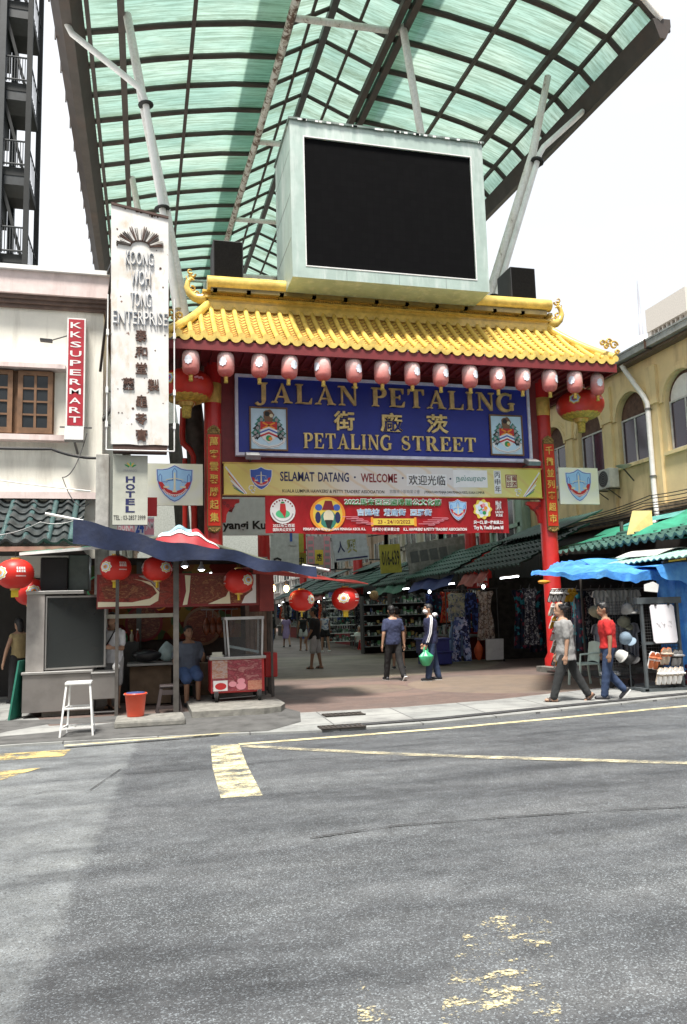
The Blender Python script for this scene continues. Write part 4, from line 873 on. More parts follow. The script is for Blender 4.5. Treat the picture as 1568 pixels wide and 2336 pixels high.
# ================================================================ left shophouse
CREAM = mat('cream_render', (.84, .82, .73), .8, var=.06, scale=1.5, dirt=(.3, .27, .22), damt=.55, dscale=.8, streak=True, bump=.15, bscale=30)
PINK = mat('pink_cornice', (.72, .6, .57), .7, var=.08, dirt=(.3, .2, .18), damt=.5, dscale=.9, streak=True)
BRN = mat('brown_moulding', (.16, .11, .09), .7, var=.2)
HB = thing('corner_shophouse', 'cream shophouse with pink cornice and brown casement window on the left corner', 'building', (-6, 19, 0))
mb = MB(); mb.box(-14, -.9, 17.5, 34, 2.6, 8.4, CREAM); mb.box(-14, -12, 17.5, 34, 0, 2.6, CREAM); mb.box(-1.25, -.9, 17.6, 34, 0, 2.6, CREAM); part('wall', mb, HB)
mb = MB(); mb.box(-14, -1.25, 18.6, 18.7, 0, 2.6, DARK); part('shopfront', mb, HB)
mb = MB(); mb.box(-14, -.72, 17.2, 34, 8.64, 9.14, PINK); mb.box(-14, -.66, 17.12, 34, 9.14, 9.24, WHITE); part('cornice', mb, HB)
mb = MB()
for i, (z0, z1, d) in enumerate(((8.56, 8.64, .22), (8.48, 8.56, .15), (8.4, 8.48, .08))): mb.box(-14, -.88+d*.6, 17.5-d, 33.9, z0, z1, BRN)
part('moulding', mb, HB)
mb = MB(); mb.box(-14, -.84, 17.3, 17.5, 4.2, 4.34, PINK); mb.box(-14, -1.6, 17.25, 17.5, 5.44, 5.56, PINK); mb.box(-14, -1.66, 17.2, 17.5, 7.0, 7.1, PINK); part('ledge', mb, HB)
mb = MB(); GL = glassm('old_window_glass', (.03, .035, .04), .12, 1); mb.box(-3.6, -1.9, 17.44, 17.5, 5.58, 6.98, WOOD); wn = part('window', mb, HB)
for x0, x1, y, n in ((-2.62, -1.92, 17.36, 2), (-3.5, -2.72, 17.36, 2)):
    mb = MB(); mb.box(x0, x1, y, y+.03, 5.62, 6.94, GL); part('pane', mb, wn)
    mb = MB()
    mb.box(x0, x0+.1, y-.03, y+.05, 5.6, 6.96, WOOD); mb.box(x1-.1, x1, y-.03, y+.05, 5.6, 6.96, WOOD); mb.box(x0+.1, x1-.1, y-.03, y+.05, 5.6, 5.72, WOOD); mb.box(x0+.1, x1-.1, y-.03, y+.05, 6.86, 6.96, WOOD); mb.box((x0+x1)/2-.025, (x0+x1)/2+.025, y-.025, y+.045, 5.72, 6.86, WOOD)
    for k in range(1, 4): z = 5.72+1.14*k/4; mb.box(x0+.1, x1-.1, y-.02, y+.04, z-.02, z+.02, WOOD)
    part('casement', mb, wn)
def tile_roof(p0, p1, q0, q1, cols, rows, m, h=.06, thick=.03, step=.035):
    """eave p0-p1, top q0-q1: S-shaped tiles in rows"""
    mb = MB(); p0, p1, q0, q1 = map(V, (p0, p1, q0, q1)); nrm = (p1-p0).cross(q0-p0).normalized()
    if nrm.z < 0: nrm = -nrm
    for r in range(rows):
        t0, t1 = r/rows, (r+1.08)/rows
        def fn(u, v, t0=t0, t1=t1):
            t = t0+(t1-t0)*v; a = p0+(p1-p0)*u; b = q0+(q1-q0)*u; ph = u*cols*2*math.pi
            return a+(b-a)*t+nrm*(h*(.5+.5*math.cos(ph))**1.6+step*(1-v)+.004*math.sin(r*7+u*50))
        mb.grid(fn, cols*8, 1, m)
        base = [fn(i/(cols*8), 0) for i in range(cols*8+1)]; low = [b-nrm*(step+.01) for b in base]; n = len(base)
        mb.add(base+low, [(i, i+1, n+i+1, n+i) for i in range(n-1)], m)
    return mb
t = thing('tiled_awning', 'old grey-blue tiled awning on the front of the cream shophouse', 'awning', (-3, 16.7, 3.1))
mb = tile_roof((-7.4, 15.95, 3.08), (-1.16, 15.95, 3.1), (-7.4, 17.5, 4.14), (-1.22, 17.5, 4.16), 18, 6, LEADTILE, .1, .03, .05)
for i in range(15): mb.tube([(-7.22+i*.347*1.2, 15.95+1.55*q, 3.17+1.06*q) for q in (0, .5, 1)], .06, mat('ridge_tile_blue', (.05, .1, .1), .35, var=.3, scale=4), 8) if i < 15 else 0
part('tiles', mb, t)
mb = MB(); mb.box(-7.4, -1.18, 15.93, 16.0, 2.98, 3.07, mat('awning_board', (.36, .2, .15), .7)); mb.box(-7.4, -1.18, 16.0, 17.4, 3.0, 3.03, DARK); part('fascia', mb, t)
t = thing('vertical_shop_sign', 'red vertical sign reading KK SUPERMART on the cream wall', 'sign', (-1.45, 17.3, 5.76))
mb = MB(); mb.box(-1.64, -1.26, 17.24, 17.42, 5.74, 8.16, WHITE); mb.box(-1.61, -1.29, 17.235, 17.24, 5.77, 8.13, mat('sign_red', (.4, .02, .035), .45)); part('board', mb, t)
mb = MB(); f = XZ(17.235)
for i, ch in enumerate('KKSUPERMART'):
    z = 7.93-i*.208-(.0 if i < 2 else .015); mb.text(f, ch, -1.57, -1.34, z, z+.13, INK['white'], 0, .006, .01)
part('lettering', mb, t)
t = thing('floodlight', 'grey floodlight mounted below the red KK SUPERMART sign', 'floodlight', (-1.45, 17.2, 5.4)); mb = MB(); mb.obox((-1.45, 17.12, 5.55), (1, 0, 0), (0, .3, .95), (0, -.95, .3), .19, .16, .06, GREYM); part('housing', mb, t)
mb = MB(); mb.bar((-1.45, 17.15, 5.42), (-1.4, 17.45, 5.2), .04, .04, DGREY); mb.bar((-1.75, 17.2, 5.72), (-1.1, 17.2, 5.72), .02, .03, DGREY); part('arm', mb, t)
t = thing('wall_lamp', 'small black lamp on a thin arm beside the red vertical sign', 'lamp', (-2.0, 17.3, 7.5)); mb = MB(); mb.obox((-2.02, 16.9, 7.5), (1, 0, -.05), (0, 1, 0), (0, 0, 1), .12, .06, .025, BLACK); part('head', mb, t)
mb = MB(); mb.tube([(-1.95, 16.9, 7.5), (-1.62, 17.3, 7.78)], .014, DGREY, 6); part('arm', mb, t)
def cable(lb, pts, r=.012, sag=.1, m=None, n=14):
    P = []
    for a, b in zip(pts, pts[1:]):
        a, b = V(a), V(b)
        for i in range(n): q = i/n; P.append(a+(b-a)*q-V((0, 0, sag*4*q*(1-q))))
    P.append(V(pts[-1])); mb = MB(); mb.tube(P, r, m or BLACK, 6); return solo('cable', mb, lb, 'cable', pts[0])
cable('thick black cable strung along the cream wall below the window', [(-6, 17.1, 5.35), (-1.9, 17.1, 5.22), (-.9, 17.1, 5.05)], .03, .06)
cable('thin pale wire slanting down across the tiled awning', [(-4, 15.6, 4.5), (-1.0, 15.6, 4.1)], .012, .03, WHITE)
cable('thin loose wire hanging in front of the old roof tiles', [(-2.9, 15.6, 3.25), (-1.9, 15.6, 3.5), (-1.15, 15.6, 3.6)], .012, .08, GREYM)
cable('dark cable dropping from the cream wall to the hotel sign', [(-1.2, 17.2, 5.6), (-1.6, 16.4, 4.5), (-1.05, 15.9, 3.9)], .01, .25)
t = thing('concrete_post', 'weathered pale concrete post beside the tiled awning', 'post', (-.85, 16.6, 0)); mb = MB(); mb.bbox(-.96, -.7, 16.4, 16.75, 0, 5.0, mat('post_pale', (.4, .39, .36), .8, var=.2, dirt=(.15, .12, .1), damt=.7, streak=True), .02); part('shaft', mb, t)
# ================================================================ rusty white sign tower
SG = NT('rusty_white_sheet'); v = SG.co((1.1, 1.1, .45)); a = SG.noise(3.5, v, 8, .7)
c = SG.mix((.74, .73, .71), (.62, .6, .55), SG.ramp(SG.noise(2, detail=3), (.4, 0.), (.7, 1.))); c = SG.mix(c, (.5, .36, .2), SG.ramp(a, (.55, 0.), (.72, .6))); c = SG.mix(c, (.16, .07, .04), SG.ramp(SG.noise(6, SG.co((1, 1, .8)), 5, .6), (.68, 0.), (.72, .95)))
SG = SG.done(c, .55)
t = thing('sign_tower', 'tall rusty white sign with KOONG WOH TONG ENTERPRISE and brown Chinese characters', 'sign', (-.1, 16.1, 5))
mb = MB(); Y = 16.0
f = XZ(Y); mb.poly(f, [(-.66, 5.12), (-.3, 5.13), (-.1, 5.11), (.2, 5.13), (.47, 5.12), (.46, 10.0), (-.7, 10.2)], SG, -.34, 0); part('sheet', mb, t)
mb = MB(); mb.box(-.62, .44, 16.02, 16.3, 4.98, 5.12, mat('rust_edge', (.08, .045, .035), .8)); mb.bar((-.7, 16.12, 10.22), (.46, 16.12, 10.02), .3, .05, mat('rust_edge', (0, 0, 0)))
for i in range(7): x = rnd.uniform(-.6, .4); mb.box(x, x+.02+.05*rnd.random(), Y-.005, Y, 10.16-(x+.66)*.172-.03*rnd.random(), 10.19-(x+.66)*.172, mat('rust_edge', (0, 0, 0)))
part('rusted_edge', mb, t)
mb = MB(); P = [(-.74, Y-.1, 8.2), (-.74, Y-.1, 4.98), (.58, Y-.1, 4.98), (.58, Y-.1, 8.2)]
for k in range(3): mb.tube([P[k], P[k+1]], .014, WHITE, 7)
for x in (-.74, .58):
    for z in (5.5, 6.2, 7.4): mb.bar((x, Y-.1, z), (x*.85, Y+.1, z), .03, .03, DGREY); mb.box(x-.025, x+.025, Y-.13, Y-.08, z-.06, z+.06, WHITE)
part('neon_frame', mb, t)
mb = MB()
for z in (6.0, 9.2): mb.bar((-.6, 16.2, z), (-.9, 17.6, z), .06, .06, DGREY)
mb.bar((-.62, 16.3, 9.6), (-.95, 17.3, 7.0), .05, .05, BROWNST); mb.box(-.5, .3, 16.3, 16.4, 5.0, 9.9, BROWNST)
part('support', mb, t)
mb = MB(); SLATE = mat('letter_slate', (.42, .46, .52), .5, var=.3, scale=9)
for st, x0, x1, z0, z1 in (('KOONG', -.4, .16, 8.9, 9.2), ('WOH', -.3, .1, 8.46, 8.78), ('TONG', -.3, .12, 7.99, 8.31), ('ENTERPRISE', -.64, .45, 7.62, 7.9)):
    mb.text(f, st, x0, x1, z0, z1, SLATE, 0, .045, .006); mb.text(f, st, x0-.008, x1-.01, z0+.012, z1+.012, SG, .045, .056, -.008)
part('lettering', mb, t)
RUSTC = mat('rusted_character', (.1, .05, .035), .8, var=.35, scale=14)
mb = MB()
for ch, x0, z0, hh in (('泰', -.2, 7.27, .26), ('和', -.19, 6.96, .21), ('堂', -.19, 6.59, .24), ('藥', -.44, 6.25, .25), ('製', .05, 6.24, .25), ('龜', -.18, 5.89, .26), ('苓', -.19, 5.53, .24), ('膏', -.18, 5.19, .25)): mb.text(f, ch, x0, x0+.23, z0, z0+hh, RUSTC, 0, .03, .012)
part('chinese_characters', mb, t)
mb = MB()
for i in range(15):
    a = R(8+164*i/14); r0, r1 = .2, .42+.03*math.sin(i*2.3); cx, cz = -.11, 9.32; m = (RUSTC, SG, BROWNST)[i % 3]
    for da in (-.045, .045): mb.stroke(f, [(cx+r0*1.05*math.cos(a+da*.5), cz+r0*.7*math.sin(a+da*.5)), (cx+r1*1.1*math.cos(a+da), cz+r1*math.sin(a+da))], .012, m, 0, .04)
mb.stroke(f, [(-.11+.2*math.cos(R(q)), 9.32+.13*math.sin(R(q))) for q in range(0, 181, 15)], .02, mat('rust_edge', (0, 0, 0)), 0, .03)
for i in range(22):
    x, z = rnd.uniform(-.6, .4), rnd.uniform(5.3, 9.9); mb.disc(f, x, z, .012+.02*rnd.random()**2, RUSTC, 0, .003+.0002*i, 6)
part('sun_emblem', mb, t)
t = thing('hotel_sign', 'beige vertical HOTEL sign hanging below the rusty white sign', 'sign', (-.28, 16.2, 3.5))
mb = MB(); mb.box(-.62, .06, 16.2, 16.34, 3.52, 4.94, mat('hotel_panel', (.5, .51, .43), .6, var=.06)); part('board', mb, t)
mb = MB(); f = XZ(16.2)
for i, ch in enumerate('HOTEL'): z = 4.38-i*.152; mb.text(f, ch, -.37, -.19, z, z+.125, INK['navy'], 0, .006, .03)
mb.text(f, 'MANGO', -.41, -.15, 4.6, 4.65, INK['grey'], 0, .005); mb.text(f, 'TEL : 03-2857 3999', -.6, .02, 3.62, 3.71, INK['black'], 0, .005)
part('lettering', mb, t)
mb = MB()
for i in range(5): a = R(30+30*i); mb.stroke(f, [(-.28+.03*math.cos(a), 4.69+.03*math.sin(a)), (-.28+.13*math.cos(a), 4.69+.11*math.sin(a))], [.04, .015], INK[('green', 'yellow', 'lgreen', 'yellow', 'green')[i]], 0, .004+i*.0006)
part('leaf_emblem', mb, t)
t = thing('laundry_sign', 'small red, white and blue sign reading BUKA 24 JAM above the stall roof', 'sign', (-.1, 17, 3.4)); f = XZ(17)
mb = MB(); mb.box(-.55, .2, 17, 17.08, 3.36, 3.78, INK['white']); mb.rect(f, -.55, -.2, 3.4, 3.74, INK['pink'], 0, .003); mb.rect(f, .0, .2, 3.4, 3.74, INK['pink'], 0, .003); mb.box(.02, .26, 17.0, 17.05, 3.8, 4.2, INK['red']); part('board', mb, t)
mb = MB(); mb.text(f, 'BUKA', -.53, -.22, 3.48, 3.68, INK['white'], .003, .007, .02); mb.text(f, '24', -.18, -.01, 3.44, 3.7, INK['blue'], .0, .007, .04); mb.text(f, 'JAM', .02, .19, 3.48, 3.68, INK['white'], .003, .007, .02); part('lettering', mb, t)
# red pipes behind the left gate column
t = thing('red_drainpipe', 'bright red drainpipe with a kink behind the left gate column', 'drainpipe', (.95, 19.3, 0))
mb = MB(); RP = mat('pipe_red', (.55, .04, .03), .3); mb.tube([(.92, 19.4, 6.8), (.9, 19.4, 6.1), (.92, 19.4, 5.92), (1.1, 19.4, 5.75), (1.18, 19.4, 5.6), (1.2, 19.4, .1)], .075, RP, 12); part('pipe', mb, t)
t = thing('red_drainpipe', 'straight thin red drainpipe left of the kinked one', 'drainpipe', (.7, 19.6, 0)); mb = MB(); mb.tube([(.98, 19.7, 5.6), (.98, 19.7, .1)], .065, RP, 12); part('pipe', mb, t)
# ================================================================ fire-escape tower far behind on the left
FE = thing('fire_escape', 'dark steel fire escape tower with railed landings behind the cream shophouse', 'fire escape', (-6.5, 33, 0))
STB = mat('tower_steel', (.022, .027, .03), .6, var=.2); STD = mat('tower_dark', (.018, .02, .02), .8)
for x, y in ((-4.7, 32), (-4.7, 35), (-5.75, 32), (-5.75, 35), (-8, 32), (-8, 35)):
    mb = MB(); w_ = .1 if x > -5 else .13; mb.box(x-w_, x+w_, y-w_, y+w_, 0, 40, STD if x > -5 else STB); part('post', mb, FE)
mb = MB(); mb.box(-9, -8, 31, 36, 0, 40, STB); part('core_wall', mb, FE)
for k in range(-4, 4):
    z = 20.0+k*3.72
    mb = MB(); mb.box(-8, -4.72, 32.1, 34.9, z-.35, z, STD); mb.box(-8, -5.9, 32.05, 34.9, z-1.4, z-.35, STD); mb.box(-5.6, -4.75, 32.12, 33.2, z-.75, z-.35, STB); part('landing', mb, FE)
    mb = MB()
    for q in range(9): x = -4.78-q*.1; mb.box(x-.015, x+.015, 32.0, 32.04, z, z+1.1, STB)
    for zz in (.1, 1.1): mb.tube([(-4.75, 32.02, z+zz), (-5.7, 32.02, z+zz)], .04, STB, 6)
    for q in range(8): y = 32.1+q*.35; mb.box(-4.72, -4.7, y, y+.03, z, z+1.1, STB)
    mb.bar((-4.7, 32.0, z+1.1), (-4.7, 34.9, z+1.1), .05, .05, STB); mb.bar((-5.7, 32, z+1.1), (-5.72, 32.0, z+2.9), .05, .05, STB); mb.bar((-5.75, 32.3, z+3.3), (-4.9, 32.3, z), .3, .12, STD)
    part('railing', mb, FE)
# ================================================================ roast-meat stall
ST = thing('food_stall', 'roast meat stall under a navy tarpaulin roof on the left of the street mouth', 'stall', (.4, 15.4, .05))
NAVY = mat('navy_tarpaulin', (.011, .02, .058), .55, var=.25, scale=3, bump=.4, bscale=6, dirt=(.03, .045, .1), damt=.6)
def rf(u, v, sag=.03):
    x = -1.12+4.0*u; y = 13.3+3.8*v+.06*math.sin(u*5); z = 3.26-.83*u**.9+.25*v+.02*math.sin(u*31)*(1-v)+.025*math.sin(u*13+v*4)
    return (x, y, z)
mb = MB(); mb.grid(rf, 40, 10, NAVY, True, (0, 0, .02))
def val(u, v):
    x, y, z = rf(u, 0); d = .4-.24*u**.7+.03*math.sin(u*19)+.02*math.sin(u*7); return (x, y-.02-.03*math.sin(u*27)*v, z+.015-d*v)
mb.grid(val, 48, 4, NAVY, True, (0, .012, 0)); part('tarpaulin_roof', mb, ST)
mb = MB(); mb.tube([(-1.6, 13.72, 3.42), (-1.0, 13.74, 3.3)], .025, WHITE, 8); mb.tube([(2.75, 13.8, 2.52), (3.25, 13.85, 2.42)], .02, WHITE, 8); mb.tube([(2.7, 13.85, 2.46), (2.98, 13.9, 2.41)], .03, WHITE, 8)
mb.tube([(-1.0, 13.78, 3.2), (2.8, 13.82, 2.4)], .03, GREYM, 8); part('roof_pole', mb, ST)
mb = MB(); GRF = mat('green_sheet', (.04, .2, .13), .5, var=.2)
mb.grid(lambda u, v: (-2.0+2.1*u, 14.0+3.0*v, 2.79+.15*u+.3*v+.015*math.cos(u*60)), 60, 2, GRF, True); mb.bar((-2.02, 13.98, 2.77), (.1, 13.98, 2.94), .03, .05, WHITE); part('green_roof_sheet', mb, ST)
mb = MB(); RT2 = mat('red_tarpaulin', (.45, .06, .05), .5, var=.25, scale=3, bump=.3, bscale=8)
mb.grid(lambda u, v: (1.9+2.15*u, 14.1+1.9*v, 2.5-.32*u+.1*v-.015*math.sin(u*20)), 20, 6, RT2, True, (0, 0, .012)); mb.grid(lambda u, v: (1.9+2.15*u, 14.1-.005, 2.5-.32*u-.1*(1-u)*v), 12, 1, RT2); part('red_tarpaulin', mb, ST)
PST = mat('post_grey', (.085, .078, .07), .6, var=.25)
for x, y, w_, h_ in ((-.44, 13.9, .028, 2.9), (.53, 13.75, .045, 2.7), (2.42, 15.6, .05, 2.5), (2.3, 14.6, .02, 1.9), (-.1, 16.6, .05, 2.8)):
    mb = MB(); mb.box(x-w_, x+w_, y-w_, y+w_, .05, h_, PST); part('post', mb, ST)
mb = MB(); mb.box(-.7, .55, 14.6, 14.64, 1.66, 1.73, mat('rail_cream', (.5, .5, .42), .6)); part('crossbar', mb, ST)
MEAT1 = m_meat('meat_print', ((.05, .012, .01), (.2, .02, .015), (.3, .05, .03), (.13, .02, .015), (.36, .13, .08)), 3.2, 20)
MEAT2 = m_meat('meat_print_dark', ((.04, .012, .01), (.24, .06, .03), (.12, .02, .015), (.34, .14, .06), (.07, .02, .015)), 5, -35)
mb = MB(); f = XZ(14.18); mb.box(-.79, 2.02, 14.18, 14.3, 1.83, 2.42, mat('board_maroon', (.22, .03, .025), .5)); mb.box(2.02, 2.28, 14.14, 15.6, 1.72, 2.45, mat('board_maroon', (0, 0, 0))); bn = part('photo_board', mb, ST)
mb = MB(); mb.rect(f, -.77, 1.97, 1.86, 2.39, INK['dred'], 0, .003)
mb.rect(f, -.75, .62, 1.88, 2.38, MEAT1, .003, .005); mb.poly(f, [(-.77, 1.86), (-.77, 1.95), (-.2, 1.93), (.1, 1.99), (.22, 2.08), (.15, 2.2), (-.05, 2.3), (-.2, 2.34), (.1, 2.28), (.26, 2.1), (.24, 1.95), (.1, 1.87)], INK['cream'], .005, .007)
mb.poly(f, [(-.1, 2.39), (.26, 2.39), (.26, 2.12), (.12, 2.28)], INK['grey'], .005, .0075); mb.poly(f, [(-.65, 2.0), (-.1, 2.0), (.12, 2.08), (.0, 2.2), (-.4, 2.26), (-.72, 2.2)], MEAT2, .007, .009)
mb.poly(f, [(.66, 1.86), (.74, 1.87), (.78, 2.1), (.8, 2.38), (.7, 2.39), (.72, 2.1)], INK['cream'], .005, .008); mb.rect(f, .8, 1.97, 1.88, 2.38, MEAT2, .003, .0055)
mb.poly(f, [(1.1, 1.87), (1.5, 1.87), (1.48, 2.12), (1.42, 2.0)], INK['cream'], .0055, .008); mb.poly(f, [(1.7, 1.87), (1.96, 1.87), (1.96, 2.38), (1.85, 2.38), (1.9, 2.1), (1.76, 2.0)], INK['white'], .0055, .0085)
part('food_photo', mb, bn)
POST2 = m_fabric('poster_print', ((.13, .015, .01), (.17, .025, .015), (.2, .12, .03), (.06, .09, .035), (.12, .015, .01), (.2, .08, .03)), 4.2)
mb = MB(); mb.box(-1.95, 2.6, 16.9, 17.0, .05, 2.9, mat('stall_back', (.05, .035, .028), .8, var=.3)); part('back_wall', mb, ST)
mb = MB(); mb.box(-1.9, 2.0, 16.86, 16.9, 1.2, 2.75, POST2); f = XZ(16.86)
for x, z, r, c_ in ((.0, 1.55, .38, 'dred'), (1.2, 1.45, .4, 'brown'), (.6, 2.2, .3, 'green'), (-.9, 2.3, .25, 'lgreen'), (1.6, 2.25, .28, 'teal'), (.3, 2.0, .2, 'orange')): mb.disc(f, x, z, r, INK[c_], 0, .006+r*.005, 24); mb.disc(f, x, z, r*.86, POST2 if c_ in ('green', 'teal') else MEAT2, .006, .009+r*.005, 24)
part('poster', mb, ST)
mb = MB(); TR = mat('timber_slats', (.3, .22, .17), .8, var=.25)
for i in range(6): mb.box(2.02+.09*i, 2.1+.09*i, 16.2, 16.25, .2, 2.2, TR)
part('slat_screen', mb, ST)
mb = MB(); mb.box(-1.05, -.5, 15.6, 16.4, .05, 1.3, STEEL); mb.box(-1.1, -.1, 16.0, 16.7, .05, 1.2, DGREY); part('back_counter', mb, ST)
# tables and their loads
t = thing('folding_table', 'dark table behind the orange bucket, holding bags', 'table', (.05, 15.6, .05)); mb = MB(); mb.bbox(-.3, .62, 15.1, 15.9, .78, .82, mat('table_top', (.3, .3, .28), .5), .01); part('tabletop', mb, t)
mb = MB(); mb.box(-.25, .5, 15.25, 15.8, .08, .76, mat('carton_brown', (.16, .11, .07), .85, var=.2)); solo('cardboard_box', mb, 'brown cardboard box under the dark stall table', 'box', (.1, 15.5, .08))
def blob(name, lb, cat, c, rx, ry, rz, m, seed=0, neck=True):
    q = random.Random(seed); mb = MB(); ph = [q.uniform(0, 6) for _ in range(6)]; vs = []; n, k = 18, 12
    for i in range(k+1):
        p = math.pi*i/k
        for j in range(n):
            a = 2*math.pi*j/n; r = 1+.09*math.sin(3*a+ph[0]+p*3)+.06*math.sin(7*a+ph[1])*math.sin(p)+.05*math.sin(5*p+ph[2]); pz = -math.cos(p); sq = (1 if pz < .2 else max(.25, 1-(pz-.2)*.8)) if neck else 1
            vs.append((c[0]+rx*r*sq*math.sin(p)*math.cos(a), c[1]+ry*r*sq*math.sin(p)*math.sin(a), c[2]+rz*(1+pz)*(1 if pz > -.8 else 1)))
    mb.add(vs, [(i*n+j, i*n+(j+1) % n, (i+1)*n+(j+1) % n, (i+1)*n+j) for i in range(k) for j in range(n)], m, True); return solo(name, mb, lb, cat, c)
blob('carrier_bag', 'pale blue-green plastic bag standing on the dark table', 'bag', (.42, 15.4, .83), .16, .12, .19, mat('bag_pale', (.42, .55, .55), .4), 3)
blob('rubbish_bag', 'black plastic bag lying on the dark table', 'bag', (.06, 15.4, .83), .26, .18, .12, mat('bag_black', (.02, .02, .022), .3), 5, False)
# steel roasting cabinet
t = thing('steel_cabinet', 'stainless steel roasting cabinet with a tall dark glass front', 'cabinet', (-1.4, 14.4, .1))
STP = mat('steel_panel', (.33, .31, .295), .38, .7, var=.16, scale=2, dirt=(.2, .19, .18), damt=.5)
mb = MB(); mb.bbox(-1.96, -.86, 14.2, 15.1, .14, .76, STP, .01); mb.bbox(-1.98, -.84, 14.17, 15.12, .76, .81, STEEL, .01); part('base', mb, t)
mb = MB(); mb.bbox(-1.92, -1.63, 14.22, 15.0, .81, 2.1, mat('panel_white', (.34, .32, .3), .5, .2), .01); mb.bbox(-1.93, -1.0, 14.2, 15.0, 2.1, 2.16, STEEL, .01); mb.box(-1.63, -.7, 14.95, 15.0, .81, 2.1, STP); part('frame', mb, t)
mb = MB(); mb.tube([(-1.25, 14.55, 2.08), (-1.25, 14.5, 1.9)], [.14, .1], BLACK, 12); mb.tube([(-1.25, 14.5, 1.9), (-1.27, 14.48, 1.72)], .05, BLACK, 10); mb.tube([(-1.15, 14.45, 2.05), (-1.0, 14.42, 1.8), (-.85, 14.45, 1.75), (-.75, 14.5, 1.9)], .008, BLACK, 5); part('spit_motor', mb, t)
mb = MB(); mb.obox((-1.25, 14.75, 1.3), (1, 0, .3), (0, 1, 0), (-.3, 0, 1), .25, .12, .01, DGREY); mb.box(-1.6, -.9, 14.6, 14.63, 1.88, 1.9, GREYM); part('inner_shelf', mb, t)
mb = MB(); A, B = V((-1.6, 14.25, 0)), V((-.68, 14.5, 0)); u = (B-A).normalized(); fr = Fr(A, u, (0, 0, 1)); L_ = (B-A).length
mb.rect(fr, 0, L_, .86, 2.04, glassm('smoked_glass', (.035, .04, .04), .22, .72), -.01, .0); gl = part('glass', mb, t)
mb = MB()
for r in ((0, L_, .83, .86), (0, L_, 2.04, 2.07), (-.02, .0, .83, 2.07), (L_, L_+.03, .83, 2.07)): mb.rect(fr, r[0], r[1], r[2], r[3], STEEL, -.03, .02)
part('door_frame', mb, t)
for x in (-1.5, -1.05): 
    mb = MB(); mb.bbox(x-.16, x+.16, 14.3, 14.6, .05, .14, CONC, .015); solo('concrete_block', mb, 'grey concrete block under the %s end of the steel cabinet' % ('left' if x < -1.3 else 'right'), 'block', (x, 14.45, .05))
t = thing('steel_counter', 'low stainless steel counter on legs beside the roasting cabinet', 'counter', (-.64, 14.1, .05))
mb = MB(); mb.bbox(-.85, -.43, 14.05, 14.9, .32, .74, STP, .01); mb.bbox(-.86, -.42, 14.02, 14.92, .74, .77, STEEL, .008); part('body', mb, t)
for x, y in ((-.83, 14.07), (-.45, 14.07), (-.83, 14.85), (-.45, 14.85)): mb = MB(); mb.box(x-.015, x+.015, y-.015, y+.015, .05, .32, GREYM); part('leg', mb, t)
mb = MB(); mb.box(-.83, -.45, 14.06, 14.08, .1, .12, GREYM); part('stretcher', mb, t)
blob('crumpled_bag', 'crumpled white plastic bag on the corner of the low steel counter', 'bag', (-.46, 14.2, .77), .06, .06, .08, WHITE, 9)
t = thing('pot_hood', 'grey metal exhaust hood above the roasting cabinet', 'hood', (-1.2, 14.8, 2.2)); mb = MB(); mb.bbox(-1.3, -.95, 14.6, 15.2, 2.17, 2.8, mat('hood_grey', (.14, .17, .16), .5, .4), .02); mb.bbox(-1.75, -1.3, 14.5, 15.2, 2.17, 2.75, BLACK, .02); part('hood', mb, t)
# meat cart
t = thing('meat_cart', 'wheeled meat cart with glass case and red meat photo panel', 'cart', (1.65, 14.5, .15))
mb = MB(); mb.bbox(1.15, 2.1, 14.22, 14.85, .3, .88, mat('cart_red', (.45, .03, .03), .4), .012); bd = part('body', mb, t)
MEAT3 = m_meat('cart_print', ((.26, .03, .045), (.38, .08, .1), (.2, .02, .035), (.45, .2, .19), (.28, .03, .05)), 4, 35)
mb = MB(); f = XZ(14.215); mb.rect(f, 1.17, 2.05, .33, .87, MEAT3, 0, .003); mb.rect(f, 1.17, 1.44, .56, .87, m_meat('cart_print_floss', ((.35, .16, .1), (.45, .22, .14), (.5, .4, .38), (.3, .1, .06)), 7, 10), .003, .005); mb.rect(f, 1.19, 1.44, .34, .52, INK['white'], .003, .0055); mb.disc(f, 1.32, .42, .1, INK['red'], .0055, .008, 16, .06)
for x, z, r in ((1.53, .45, .07), (1.68, .41, .09), (1.68, .5, .07)): mb.disc(f, x, z, r, INK['pink'], .003, .006+r*.02, 16, r*.7)
mb.rect(f, 1.8, 2.05, .34, .5, m_meat('cart_print_slice', ((.5, .05, .04), (.6, .3, .2), (.45, .04, .03)), 9, -30), .003, .0056); part('photo_panel', mb, bd)
mb = MB(); mb.bbox(1.12, 2.13, 14.19, 14.88, .88, .93, STEEL, .008); part('top', mb, t)
ALU = mat('aluminium', (.6, .6, .6), .35, .6)
mb = MB(); X0, X1, Ya, Yb, Za, Zb = 1.42, 2.1, 14.26, 14.8, .93, 1.58
for x in (X0, X1-.03):
    for y in (Ya, Yb): mb.bar((x+.015+(.04 if x == X0 else -.02), y, Za), (x+.015, y, Zb), .032, .032, ALU)
for y in (Ya, Yb): mb.box(X0-.02, X1+.01, y-.02, y+.02, Zb, Zb+.05, ALU)
for x in (X0, X1): mb.box(x-.015, x+.015, Ya, Yb, Zb, Zb+.05, ALU)
cs = part('case_frame', mb, t)
CG = glassm('case_glass', (.1, .1, .1), .05, .28)
mb = MB(); mb.box(X0+.06, X1-.04, Ya, Ya+.006, Za, Zb, CG); mb.box(X1-.02, X1-.014, Ya, Yb, Za, Zb, CG); part('glass', mb, cs)
mb = MB(); mb.obox((1.75, 14.45, 1.05), (1, .1, -.22), (0, 1, 0), (.22, 0, 1), .27, .15, .02, mat('tray_pale', (.55, .68, .7), .3)); part('tray', mb, t)
for i in range(5): 
    pass
